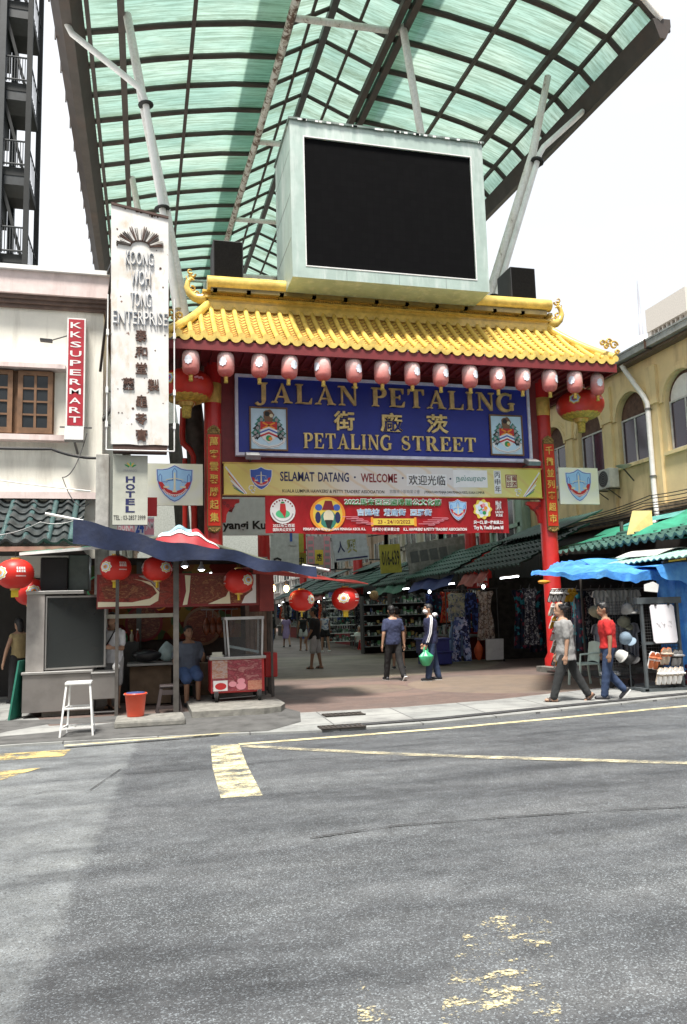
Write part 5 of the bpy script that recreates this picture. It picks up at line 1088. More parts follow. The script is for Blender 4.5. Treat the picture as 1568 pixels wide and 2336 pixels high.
for x, y in ((1.24, 14.2), (2.0, 14.18), (1.24, 14.8), (2.0, 14.8)):
    mb = MB(); fr = Fr((x, y, .15), (0, 1, 0), (0, 0, 1)); mb.tube([(x-.025, y, .24), (x+.025, y, .24)], .09, mat('rubber', (.02, .02, .02), .8), 18); w0 = part('wheel', mb, t)
    mb = MB(); mb.box(x-.035, x+.035, y-.02, y+.02, .24, .33, GREYM); part('fork', mb, w0)
mb = MB(); mb.tube([(1.3, 14.3, .2), (1.95, 14.3, .22)], .012, GREYM, 6); part('axle', mb, t)
mb = MB(); mb.poly(Fr((0, 0, .93), (1, 0, 0), (0, 1, 0)), [(1.15, 14.3), (1.38, 14.28), (1.4, 14.5), (1.18, 14.52)], mat('styrofoam', (.62, .6, .5), .7), 0, .03); mb.poly(Fr((0, 0, .96), (1, 0, 0), (0, 1, 0)), [(1.18, 14.33), (1.36, 14.31), (1.37, 14.47), (1.2, 14.49)], mat('styrofoam', (0, 0, 0)), 0, .05); solo('food_tray', mb, 'cream food tray on the left end of the meat cart', 'tray', (1.27, 14.4, .93))
t = thing('red_crate', 'red plastic crate on a thin stand right of the meat cart', 'crate', (2.3, 14.9, .15)); mb = MB(); mb.bbox(2.18, 2.42, 14.7, 15.1, .5, .95, mat('crate_red', (.4, .02, .02), .5), .02); part('crate', mb, t)
mb = MB(); mb.bar((2.34, 14.72, .05), (2.34, 14.72, .5), .03, .03, DGREY); mb.bar((2.24, 15.05, .05), (2.24, 15.05, .5), .03, .03, DGREY); part('stand', mb, t)
# stools, bucket, board, scooter
t = thing('bar_stool', 'tall white metal stool standing in front of the steel cabinet', 'stool', (-.9, 12.05, .03)); WM = mat('stool_white', (.72, .73, .72), .45, dirt=(.4, .35, .3), damt=.5)
top = [(-1.06, 11.93), (-.74, 11.93), (-.76, 12.2), (-1.03, 12.2)]; bot = [(-1.13, 11.84), (-.69, 11.86), (-.69, 12.26), (-1.07, 12.26)]
for (a, b), (c, d) in zip(top, bot): mb = MB(); mb.bar((a, b, .74), (c, d, .03), .026, .026, WM, (0, 1, 0)); part('leg', mb, t)
for z in (.15, .42):
    q = (.74-z)/.71; P = [(a+(c-a)*q, b+(d-b)*q, z) for (a, b), (c, d) in zip(top, bot)]; mb = MB()
    for i in range(4): mb.bar(P[i], P[(i+1) % 4], .022, .022, WM)
    part('stretcher', mb, t)
mb = MB(); mb.bbox(-1.08, -.72, 11.9, 12.22, .74, .78, WM, .012); part('seat', mb, t)
t = thing('bucket', 'orange-red plastic bucket standing on the pale slab', 'bucket', (-.12, 12.85, .15)); OB = mat('bucket_orange', (.75, .09, .04), .35, var=.05)
mb = MB(); mb.lathe((-.12, 12.85, .15), [(.12, 0), (.13, .02), (.16, .33), (.175, .33), (.175, .355), (.155, .355), (.12, .05)], OB, 28); part('body', mb, t)
mb = MB(); mb.lathe((-.12, 12.85, .15), [(.145, .345), (.14, .365), (.05, .37)], mat('cloth_navy', (.03, .05, .15), .8), 20); part('cloth', mb, t)
mb = MB(); mb.tube([(-.12+.18*math.cos(a), 12.85-.1*math.sin(a)*.3, .49-.03*math.sin(a)) for a in [math.pi*i/10 for i in range(11)]], .006, GREYM, 6); part('handle', mb, t)
t = thing('plastic_stool', 'dark brown plastic stool near the stall post', 'stool', (.42, 13.95, .05)); PS = mat('stool_dark', (.045, .035, .035), .4)
mb = MB(); mb.bbox(.26, .58, 13.8, 14.1, .47, .52, PS, .02); part('seat', mb, t)
for sx in (-1, 1):
    for sy in (-1, 1): mb = MB(); mb.bar((.42+sx*.13, 13.95+sy*.12, .47), (.42+sx*.2, 13.95+sy*.18, .05), .05, .03, PS, (0, 1, 0)); part('leg', mb, t)
mb = MB()
for sx in (-1, 1): mb.bar((.42+sx*.18, 13.78, .16), (.42+sx*.18, 14.12, .16), .03, .04, PS)
mb.bar((.24, 13.77, .16), (.6, 13.77, .16), .03, .04, PS); mb.bar((.28, 13.82, .4), (.56, 13.82, .4), .02, .08, PS); part('stretcher', mb, t)
mb = MB(); mb.poly(Fr((-2.13, 14.1, .03), (.12, 0, 1), (.25, 1, 0)), [(0, 0), (.98, .05), (.98, .5), (0, .5)], mat('board_green', (.02, .16, .11), .5), 0, .03); solo('leaning_board', mb, 'green board leaning against the left side of the steel cabinet', 'board', (-2.13, 14.1, .03))
t = thing('motor_scooter', 'red scooter standing at the left edge of the food stall', 'scooter', (-2.9, 14.6, .03)); 
mb = MB(); mb.tube([(-2.62+.0, 14.4+.235*math.cos(a), .28+.235*math.sin(a)) for a in [2*math.pi*i/24 for i in range(25)]], .05, mat('rubber', (0, 0, 0)), 10, False); wl = part('wheel', mb, t)
mb = MB(); mb.tube([(-2.66, 14.4, .28), (-2.58, 14.4, .28)], .14, ALU, 16); part('rim', mb, wl)
mb = MB(); mb.ell((-2.75, 14.75, .62), .2, .5, .2, mat('scooter_red', (.4, .03, .03), .25), 16, 10); mb.ell((-2.62, 14.35, .5), .12, .28, .12, mat('scooter_red', (0, 0, 0)), 14, 8); part('body', mb, t)
mb = MB(); mb.ell((-2.75, 14.85, .85), .14, .42, .08, BLACK, 14, 8); part('seat', mb, t)
mb = MB(); mb.tube([(-2.55, 14.3, .33), (-2.5, 14.8, .36)], .045, ALU, 10); mb.tube([(-2.52, 14.2, .5), (-2.3, 14.15, .53)], .015, ALU, 8); part('exhaust', mb, t)
mb = MB(); mb.tube([(-2.75, 15.25, .28+.0), (-2.74, 15.35, 1.0), (-2.5, 15.3, 1.05)], .03, DGREY, 8); part('handlebar', mb, t)
mb = MB(); mb.tube([(-2.7, 15.4+.235*math.cos(a), .28+.235*math.sin(a)) for a in [2*math.pi*i/24 for i in range(25)]], .05, mat('rubber', (0, 0, 0)), 10, False); part('wheel', mb, t)
# folded parasol lying on the tarpaulin
t = thing('folded_parasol', 'red, white and blue folded parasol resting on the navy tarpaulin', 'parasol', (.9, 15.5, 3.1))
mb = MB(); PR = mat('parasol_red', (.3, .018, .025), .6, var=.2)
def par(u, v):
    x = .18+1.25*u; h = (.36*math.sin(math.pi*min(1, u*1.02))**.7)*(1-abs(2*v-1)**1.6); return (x, 14.6+.8*v+.05*math.sin(u*9), 3.06-.2*u+h*(1+.12*math.sin(u*22)))
mb.grid(par, 36, 14, PR, True, (0, 0, -.01)); part('cloth', mb, t)
mb = MB(); mb.grid(lambda u, v: V(par(.12+.42*u, .3+.4*v))+V((0, -.012, .014)), 16, 8, mat('parasol_sky', (.3, .52, .62), .6, var=.4, scale=3), True, (0, 0, -.004)); mb.grid(lambda u, v: V(par(.05+.9*u, .2+.08*v))+V((0, -.012, .012)), 30, 2, WHITE, True, (0, 0, -.004)); mb.grid(lambda u, v: V(par(.06+.1*u, .3+.4*v))+V((0, -.012, .012)), 4, 8, WHITE, True, (0, 0, -.004)); part('pale_panel', mb, t)
mb = MB(); mb.tube([(1.3, 15, 2.98), (2.5, 15.2, 2.62)], .05, mat('canvas_olive', (.09, .1, .07), .8), 8); mb.tube([(-.15, 14.95, 3.08), (.3, 14.95, 3.12)], .05, mat('canvas_olive', (0, 0, 0)), 8); part('wrap', mb, t)
# round lanterns at the stall
def round_lantern(x, y, z, r, lb, rz, sun=1):
    t = thing('round_lantern', lb, 'lantern', (x, y, z), 'round red lanterns hung at the food stall', rz)
    P = []
    for i in range(33):
        a = -1.3+2.6*i/32; q = r*(math.cos(a)**.8)*(1 if i % 2 == 0 else .972); P.append((q, r*.8*math.sin(a)/math.sin(1.3)))
    def pt(nm, mb, lab=None):
        o = bpy.data.objects.new(nm, mb.mesh(nm)); COL.objects.link(o); o.parent = t
    mb = MB(); mb.lathe((0, 0, 0), P, mat('silk_red', (.58, .02, .012), .45, var=.05), 32); pt('shade', mb)
    mb = MB(); mb.lathe((0, 0, 0), [(r*.26, r*.79), (r*.26, r*.9)], GOLD, 16); mb.lathe((0, 0, 0), [(r*.26, -r*.9), (r*.28, -r*.78)], GOLD, 16); pt('cap', mb)
    mb = MB(); mb.box(-.045*r/.24, .045*r/.24, -.012, .012, -r*1.28, -r*.88, mat('tag_yellow', (.7, .52, .03), .5)); mb.tube([(0, 0, r*.88), (0, 0, r*1.3)], .005, BLACK, 5); pt('tassel', mb)
    def sph(th, ph, k=1.012): s = math.cos(ph)**.8; return (r*k*s*math.sin(th), -r*k*s*math.cos(th), r*.8*k*math.sin(ph)/math.sin(1.3))
    mb = MB()
    for th0 in (-.62, 2.5):
        for k, cn in enumerate(('white', 'yellow', 'white', 'sky', 'orange', 'teal')):
            q = .42*(1-.16*k); n = 28; vs = [sph(th0+q*(1+.1*math.cos(8*a))*math.cos(a), .05+q*(1+.1*math.cos(8*a))*math.sin(a), 1.014+.003*k) for a in [2*math.pi*i/n for i in range(n)]]; vs.append(sph(th0, .05, 1.03+.003*k)); mb.add(vs, [(i, (i+1) % n, n) for i in range(n)], INK[cn])
    pt('flower_badge', mb)
    mb = MB(); q = random.Random(3)
    for th0 in (.55, -2.6):
        for row, (h0, nn, wd) in enumerate(((.34, 4, .055), (.14, 4, .055), (-.18, 8, .03))):
            for i in range(nn):
                th = th0+(i-(nn-1)/2)*wd*2.3; a = [sph(th+dx*wd*q.uniform(.7, 1), h0+dz*(.075 if row < 2 else .035), 1.016) for dx, dz in ((-1, -1), (1, -1), (1, -.3), (-.2, -.3), (-.2, .3), (1, .3), (1, 1), (-1, 1))]; mb.add(a, [(0, 1, 2, 3), (0, 3, 4, 7), (4, 5, 6, 7)], INK['white'])
    pt('white_lettering', mb)
for a in ((-2.08, 14.0, 2.44, .3, 'round red lantern at the far left of the stall, in front of another', -.1), (-1.92, 14.7, 2.16, .28, 'round red lantern half hidden behind the leftmost lantern', .9),
          (-.47, 13.98, 2.52, .265, 'round red lantern hanging before the left end of the meat photo board', -.05), (.22, 14.0, 2.5, .26, 'round red lantern hanging near the middle of the meat photo board', 1.25), (1.63, 14.0, 2.26, .265, 'round red lantern hanging before the right end of the meat photo board', 1.2),
          (2.82, 14.3, 1.9, .24, 'round red lantern under the end of the navy tarpaulin, with its badge turned right', 1.35), (3.68, 14.4, 1.91, .265, 'round red lantern hanging alone at the tip of the red tarpaulin', .25)): round_lantern(*a)
BULB = emis('bulb_glow', (1, .62, .24), 5); TUBE = emis('tube_glow', (.9, .95, 1), 6)
for i, (x, y, z) in enumerate(((2.28, 14.25, 2.13), (2.54, 14.3, 2.12))):
    t = thing('hanging_bulb', 'glowing warm bulb at the right end of the stall, %s of the pair' % ('left' if i == 0 else 'right'), 'light bulb', (x, y, z), 'warm bulbs at the stall end'); mb = MB(); mb.ell((x, y, z), .05, .05, .07, BULB, 14, 10); part('bulb', mb, t); mb = MB(); mb.tube([(x, y, z+.06), (x, y, z+.14)], .028, GREYM, 10); mb.tube([(x, y, z+.14), (x, y, z+.4)], .006, BLACK, 5); part('socket', mb, t)
for i, (x, y, z) in enumerate(((.72, 14.6, 2.62), (1.05, 15.0, 2.58))):
    t = thing('pendant_lamp', 'small white bell-shaped lamp under the navy roof, %s one' % ('left' if i == 0 else 'right'), 'lamp', (x, y, z)); mb = MB(); mb.lathe((x, y, z), [(.085, -.05), (.06, 0), (.025, .06), (.02, .1)], mat('lamp_grey', (.6, .6, .6), .4), 16); part('shade', mb, t); mb = MB(); mb.ell((x, y, z-.05), .05, .05, .03, TUBE, 10, 6); part('bulb', mb, t)
for i, (a, b, lb) in enumerate((((-.55, 15.2, 2.62), (-.4, 15.6, 2.6), 'short lit fluorescent tube above the white-shirted man'), ((1.15, 15.8, 2.45), (1.32, 16.1, 2.52), 'short lit fluorescent tube under the navy roof at the right'), ((-.72, 15.2, 2.62), (-.57, 15.6, 2.6), 'lit fluorescent tube left of its twin above the white-shirted man'))):
    t = thing('fluorescent_tube', lb, 'light', a); mb = MB(); mb.tube([a, b], .016, TUBE, 8); part('tube', mb, t); mb = MB(); mb.bar(V(a)+V((0, 0, .035)), V(b)+V((0, 0, .035)), .03, .02, WHITE); part('holder', mb, t)

# clutter inside the food stall
BOT = [mat('sauce_red', (.2, .02, .01), .2), mat('sauce_dark', (.03, .015, .01), .2), mat('bottle_green', (.03, .1, .04), .2), mat('jar_cream', (.4, .35, .25), .4)]
for i in range(9):
    x = -1.0+i*.11; b = thing('bottle', '%s sauce bottle from the left on the back counter of the food stall' % ORD[i], 'bottle', (x, 16.05, 1.2), 'bottles on the stall back counter'); h_ = .2+.06*math.sin(i*2.7)
    mb = MB(); mb.lathe((x, 16.05, 1.2), [(.035, 0), (.038, .02), (.038, h_*.6), (.015, h_*.8), (.015, h_)], BOT[i % 4], 12); part('body', mb, b); mb = MB(); mb.lathe((x, 16.05, 1.2), [(.018, h_), (.018, h_+.025)], INK[('red', 'yellow', 'white')[i % 3]], 10); part('cap', mb, b)
mb = MB(); mb.bbox(1.0, 1.6, 15.6, 16.1, .05, .75, mat('carton_brown', (0, 0, 0)), .01); mb.box(.99, 1.61, 15.83, 15.87, .75, .753, INK['cream']); solo('cardboard_box', mb, 'brown cardboard box on the floor behind the meat cart', 'box', (1.3, 15.8, .05))
t = thing('gas_cylinder', 'dull green gas cylinder on the floor behind the seated heavy man', 'gas cylinder', (1.05, 16.4, .05)); mb = MB(); mb.lathe((1.05, 16.4, .05), [(.14, 0), (.16, .04), (.16, .5), (.1, .6), (.05, .62)], mat('gas_green', (.03, .1, .06), .4), 18); part('body', mb, t); mb = MB(); mb.lathe((1.05, 16.4, .05), [(.03, .62), (.03, .7)], GOLD, 10); part('valve', mb, t)
for i in range(5):
    x = .85+i*.12; b = thing('hanging_roast', '%s dark roast hanging on a hook under the right part of the photo board' % ORD[i], 'roast meat', (x+.3, 15.2, 1.35), 'roasts hung in the food stall'); mb = MB(); mb.lathe((x+.3, 15.2, 1.3), [(.02, 0), (.06, .06), (.075, .15), (.05, .26), (.02, .33)], mat('roast_brown', (.16, .04, .015), .25, var=.4, scale=9), 12); part('meat', mb, b); mb = MB(); mb.tube([(x+.3, 15.2, 1.62), (x+.3, 15.2, 1.75), (x+.33, 15.2, 1.78)], .005, GREYM, 5); part('hook', mb, b)
mb = MB(); mb.tube([(1.05, 15.2, 1.78), (1.75, 15.2, 1.78)], .012, GREYM, 6); rl = part('hanging_rail', mb, ST)
# ================================================================ yellow arcaded building on the right
OCH = mat('ochre_render', (.82, .66, .37), .85, var=.08, scale=1.2, dirt=(.24, .15, .08), damt=.7, dscale=.55, streak=True, bump=.2, bscale=25)
RBD = thing('arcaded_shophouse', 'ochre shophouse with arched windows along the right side of the street', 'building', (17, 20, 0))
WC, WR, SP, SILL = 18.25, .74, 2.35, 5.95
centres = [WC+SP*k for k in range(-2, 4)]
def fx(x): return Fr((x, 0, 0), (0, -1, 0), (0, 0, 1))          # a plane facing the street (-X); across = -y
ff = fx(14.5); mb = MB()
mb.rect(ff, -27.4, -10, 4.45, SILL, OCH, -.25, 0); mb.rect(ff, -27.4, -10, 8.35, 9.1, OCH, -.25, 0)
SPR = 7.4
for yc in centres:
    a, b = yc-SP/2, yc+SP/2
    for s in (-1, 1):
        e = yc+s*SP/2; P = [(-e, SILL), (-(yc+s*WR), SILL), (-(yc+s*WR), SPR)]+[(-(yc+s*WR*math.cos(t)), SPR+WR*math.sin(t)) for t in [math.pi/2*i/8 for i in range(1, 9)]]+[(-yc, 8.35), (-e, 8.35)]
        mb.poly(ff, P, OCH, -.25, 0)
mb.box(14.75, 24, 10, 27.4, 2.6, 9.1, OCH); mb.box(14.75, 24, 10, 10.2, 0, 2.6, OCH); part('wall', mb, RBD)
mb = MB(); mb.box(14.3, 14.76, 10, 27.4, 4.3, 4.45, mat('string_course', (.3, .22, .14), .8, var=.3, dirt=(.08, .06, .04), damt=.8)); mb.box(14.4, 14.76, 10, 27.4, 4.15, 4.3, mat('string_course', (0, 0, 0))); mb.box(14.6, 14.76, 10, 27.4, 2.6, 4.15, DARK); part('string_course', mb, RBD)
FRW = mat('window_white', (.6, .6, .58), .5); PUR = glassm('purple_glass', (.035, .02, .04), .1, 1); RVL = mat('reveal_brown', (.13, .07, .05), .8, var=.3)
for k, yc in enumerate(centres):
    mb = MB(); F2 = fx(14.66); mb.rect(F2, -(yc+WR), -(yc-WR), SILL, SPR+WR, RVL, -.03, 0); w0 = part('window', mb, RBD)
    mb = MB(); arcp = [(-(yc-(WR-.1)*math.cos(t)), SPR+(WR-.1)*math.sin(t)) for t in [math.pi*i/14 for i in range(15)]]
    mb.poly(F2, arcp, WHITE if k == 2 else RVL, 0, .03); part('fanlight', mb, w0)
    mb = MB(); mb.rect(F2, -(yc+WR-.1), -(yc-WR+.1), SILL+.05, SPR-.02, PUR, 0, .02); part('pane', mb, w0)
    mb = MB()
    for y in (yc-WR+.06, yc-.02, yc+WR-.1): mb.rect(F2, -(y+.05), -y, SILL+.04, SPR, FRW, 0, .05)
    for z in (SILL+.02, SPR-.05): mb.rect(F2, -(yc+WR-.05), -(yc-WR+.05), z, z+.05, FRW, 0, .055)
    part('frame', mb, w0)
    mb = MB()
    for r0, r1, d in ((WR+.02, WR+.14, .07), (WR+.14, WR+.24, .04)):
        A = [(math.cos(t), math.sin(t)) for t in [math.pi*i/18 for i in range(19)]]
        for (c0, s0), (c1, s1) in zip(A, A[1:]): mb.poly(ff, [(-yc+r0*c0, SPR+r0*s0), (-yc+r1*c0, SPR+r1*s0), (-yc+r1*c1, SPR+r1*s1), (-yc+r0*c1, SPR+r0*s1)], OCH, 0, d)
    mb.rect(ff, -(yc+WR+.12), -(yc-WR-.12), SILL-.1, SILL, OCH, 0, .08); part('arch_moulding', mb, w0)
    for s in (yc+SP/2,):
        mb = MB(); mb.rect(ff, -(s+.2), -(s-.2), 4.45, 7.45, OCH, 0, .09); mb.rect(ff, -(s+.26), -(s-.26), 7.45, 7.6, OCH, 0, .14); mb.rect(ff, -(s+.22), -(s-.22), 7.6, 8.6, OCH, 0, .1); part('pilaster', mb, RBD)
mb = MB(); GUT = mat('gutter_grey', (.36, .37, .37), .5, .3, dirt=(.15, .15, .15), damt=.6)
mb.box(14.02, 14.24, 10, 27.5, 9.02, 9.22, GUT); mb.box(14.0, 14.04, 10, 27.5, 9.2, 9.25, GUT); part('gutter', mb, RBD)
for y in range(11, 28, 2): mb = MB(); mb.box(14.0, 14.5, y-.02, y+.02, 8.96, 9.02, DGREY); mb.box(13.99, 14.02, y-.03, y+.03, 8.98, 9.26, RVL); part('gutter_bracket', mb, RBD)
mb = MB(); mb.add([(14.1, 9.9, 9.2), (14.1, 27.5, 9.2), (18, 27.5, 11.2), (18, 9.9, 11.2)], [(0, 1, 2, 3)], LEADTILE); mb.box(14.2, 14.6, 10, 27.4, 8.92, 9.0, mat('eave_board', (.16, .12, .09), .8)); part('roof', mb, RBD)
t = thing('white_downpipe', 'white downpipe zigzagging down the ochre wall', 'drainpipe', (14.3, 19.5, 4)); mb = MB(); mb.tube([(14.2, 20.45, 8.95), (14.28, 20.4, 8.75), (14.3, 19.65, 7.75), (14.3, 19.5, 7.5), (14.3, 19.5, 5.0), (14.25, 19.4, 4.2), (13.9, 19.2, 3.6)], .075, WHITE, 12); part('pipe', mb, t)
mb = MB()
for z in (7.3, 5.3, 4.7): mb.tube([(14.3, 19.5, z), (14.3, 19.5, z+.05)], .095, GREYM, 12); mb.box(14.3, 14.5, 19.48, 19.52, z, z+.03, GREYM)
part('clip', mb, t)
def ac(lb, x, y, z):
    t = thing('air_conditioner', lb, 'air conditioner', (x, y, z)); mb = MB(); mb.bbox(x-.35, x, y-.42, y+.42, z, z+.62, mat('ac_casing', (.6, .6, .56), .5, dirt=(.35, .33, .3), damt=.5), .02); part('casing', mb, t)
    mb = MB(); f = fx(x-.35); mb.disc(f, -y+.08, z+.31, .26, BLACK, 0, .006, 24)
    for k in range(4): mb.stroke(f, [(-y+.08+.06*(k+1)*math.cos(R(a)), z+.31+.06*(k+1)*math.sin(R(a))) for a in range(0, 361, 20)], .008, GREYM, .006, .012)
    part('fan_grille', mb, t)
    mb = MB()
    for q in (-.3, .3): mb.bar((x-.4, y+q, z-.02), (x+.2, y+q, z-.02), .03, .03, DGREY); mb.bar((x-.35, y+q, z-.02), (x+.2, y+q, z-.4), .025, .025, DGREY)
    part('bracket', mb, t)
ac('white air conditioner unit bracketed to the ochre wall below an arched window', 14.42, 21.75, 5.3)
t = thing('satellite_dish', 'small pale dish on an arm beside the air conditioner', 'dish', (14.2, 20.7, 5.7)); mb = MB(); mb.lathe((14.1, 20.6, 5.75), [(.02, 0), (.16, .04), (.24, .1)], mat('dish_pale', (.6, .58, .5), .5), 20); part('dish', mb, t); mb = MB(); mb.bar((14.5, 20.7, 5.4), (14.1, 20.6, 5.75), .03, .03, DGREY); part('arm', mb, t)
for i in range(7): cable('dark cable number %d of the tangle beside the white downpipe' % (i+1) if False else '%s strand from the top in the tangle of dark cables along the ochre wall' % ORD[i], [(14.25, 26, 4.7-i*.03), (14.1, 19.6+rnd.uniform(-.2, .2), 4.75-i*.09), (13.9, 14, 4.9-i*.1)], .014, .12+.06*rnd.random())
# ================================================================ roofs of the right-hand stalls
GT = mat('green_roof_tile', (.035, .1, .08), .42, var=.3, scale=5, dirt=(.02, .035, .03), damt=.7, dscale=1.2)
GM = mat('green_mesh', (.03, .28, .17), .6, var=.25, scale=4, dirt=(.02, .1, .07), damt=.6); MINT = mat('mint_sheet', (.3, .5, .42), .55, var=.2, scale=3, dirt=(.1, .16, .13), damt=.6)
def sheet(e0, e1, t0, t1, m, cols, amp=.02, thick=.015):
    e0, e1, t0, t1 = map(V, (e0, e1, t0, t1)); mb = MB()
    def fn(u, v): a = e0+(e1-e0)*u; b = t0+(t1-t0)*u; p = a+(b-a)*v; return p+V((0, 0, amp*math.cos(u*cols*2*math.pi)+.01*math.sin(u*9+v*4)))
    mb.grid(fn, cols*6, 6, m, True, (0, 0, -thick)); return mb
CS_ = thing('corner_stall', 'corner clothes stall under a bright blue tarpaulin on the right', 'stall', (9.5, 15, .05))
part('tiled_roof', tile_roof((10.3, 18.4, 2.94), (10.3, 12.6, 2.94), (12.3, 18.4, 3.42), (12.3, 12.6, 3.42), 20, 4, GT, .09, .03, .05), CS_)
mb = MB(); mb.tube([(12.3, 12.6, 3.5), (12.3, 18.4, 3.5)], .09, GT, 10); part('roof_ridge', mb, CS_)
part('mint_roof_sheet', sheet((9.5, 17, 2.5), (9.5, 12.2, 2.5), (10.7, 17, 2.76), (10.7, 12.2, 2.76), MINT, 26), CS_)
mb = MB(); mb.grid(lambda u, v: (10.9+2.2*u, 16.0-3.2*v, 3.15+1.0*u+.05*math.sin(u*7+v*5)-.15*math.sin(math.pi*v)), 16, 16, GM, True, (0, 0, -.02)); part('green_shade_net', mb, CS_)
mb = MB(); mb.grid(lambda u, v: (11.4+2.2*u, 21-4*v, 3.15+.75*u+.05*math.sin(u*7+v*5)), 16, 16, GM, True, (0, 0, -.02)); mb.grid(lambda u, v: (13.4+.5*u, 20-3*v, 3.9+.2*u), 8, 8, mat('turquoise_sheet', (.1, .35, .32), .5, var=.2)); part('green_shade_net', mb, CS_)
mb = MB(); mb.add([(11.6, 17.0, 3.35), (12.2, 16.8, 3.4), (12.35, 17.0, 3.98), (11.95, 17.2, 4.0)], [(0, 1, 2, 3)], mat('yellow_sheet', (.45, .38, .11), .6)); mb.add([(11.6, 17.03, 3.35), (11.95, 17.23, 4.0), (12.35, 17.03, 3.98), (12.2, 16.83, 3.4)], [(0, 1, 2, 3)], mat('yellow_sheet', (0, 0, 0))); part('yellow_sheet', mb, CS_)
k = NT('blue_tarpaulin'); a_ = k.noise(3, k.co((1, 1, 1)), 5); c = k.ramp(a_, (.3, (.04, .17, .58)), (.55, (.08, .32, .76)), (.75, (.17, .48, .85))); k.bump(k.noise(2.2, k.co((1, .5, 1)), 4), .5, .12); k.b.inputs['Transmission Weight'].default_value = 0; TARP = k.done(c, .42)
mb = MB()
def tp(u, v):
    x = 6.95+1.9*v+(3.0-1.9*v)*u; y = 13.25+3.2*v-.25*(1-v)*math.sin(math.pi*u); z = 2.27+.36*v**.8*(.35+.65*min(1, u*3))+.06*u-.05*math.sin(math.pi*u)*(1-v)+.03*math.sin(u*17+v*3)*(1-v)+.03*math.sin(v*11+u*5)+.014*math.sin(u*43+v*9)+.01*math.sin(u*71-v*17)
    return (x, y, z)
mb.grid(tp, 44, 16, TARP, True, (0, 0, -.01))
def tpv(u, v):
    x, y, z = tp(u, 0); return (x, y-.015-.02*math.sin(u*23)*v, z-.005-(.03+.17*u**.7)*v)
mb.grid(tpv, 44, 4, TARP, True, (0, .01, 0)); part('blue_tarpaulin', mb, CS_)
mb = MB()
def tp2(u, v):                                             # second sheet, sagging to the right
    x = 9.35+2.6*u; y = 12.9+2.6*v; z = 2.36+.16*u+.28*v-.12*math.sin(math.pi*v)+.04*math.sin(u*9+v*7); return (x, y, z)
mb.grid(tp2, 30, 14, TARP, True, (0, 0, -.01)); 
def tp3(u, v):
    a = V(tp2(u, 0)); q = v*(.2+.75*u**.8)+.02*math.sin(u*31)*v; return (a.x+.1*v, a.y-.02-.03*math.sin(u*15)*v, a.z-q)
mb.grid(tp3, 30, 6, TARP, True, (0, .01, 0))
def tp4(u, v): x = 9.6+.05*v+(1.6-.05*v)*u; return (x, 13.22+.06*math.sin(u*24+v*2)+.03*math.sin(u*51), 2.2-1.88*v-.03*math.sin(u*19)*v)
mb.grid(tp4, 50, 10, TARP, True, (0, .01, 0)); part('blue_tarpaulin', mb, CS_)
mb = MB(); mb.grid(lambda u, v: (9.9+1.3*u, 13.6+1.4*v, 2.62+.16*math.sin(math.pi*u)+.05*v), 16, 8, mat('pale_canvas', (.55, .55, .53), .7), True, (0, 0, -.01)); part('canvas_hood', mb, CS_)
mb = MB(); mb.bar((9.5, 12.88, 2.43), (10.4, 12.9, 2.52), .05, .05, BLACK); mb.bar((9.62, 12.85, 2.45), (10.0, 12.86, 2.49), .035, .03, INK['yellow']); part('yellow_strap', mb, CS_)
for x, y, h_ in ((7.9, 16.6, 2.5), (10.35, 17.2, 2.6), (10.0, 13.3, 2.3), (12.2, 13.4, 3.3), (12.2, 18.2, 3.3)):
    if x == 7.9: continue
    mb = MB(); mb.tube([(x, y, .05), (x, y, h_)], .03, PST, 10); part('post', mb, CS_)
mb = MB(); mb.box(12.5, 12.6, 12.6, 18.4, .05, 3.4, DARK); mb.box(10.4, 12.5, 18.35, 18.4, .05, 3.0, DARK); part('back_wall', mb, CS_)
mb = MB(); mb.box(9.6, 12.4, 16.4, 18.3, .05, .18, CONC); part('floor_step', mb, CS_)
mb = MB()
for y in (16.9, 17.6): mb.tube([(10.3, y, 2.05), (12.3, y, 2.05)], .015, GREYM, 6)
mb.tube([(10.3, 17.05, 1.28), (12.3, 17.05, 1.28)], .015, GREYM, 6); part('hanging_rail', mb, CS_)
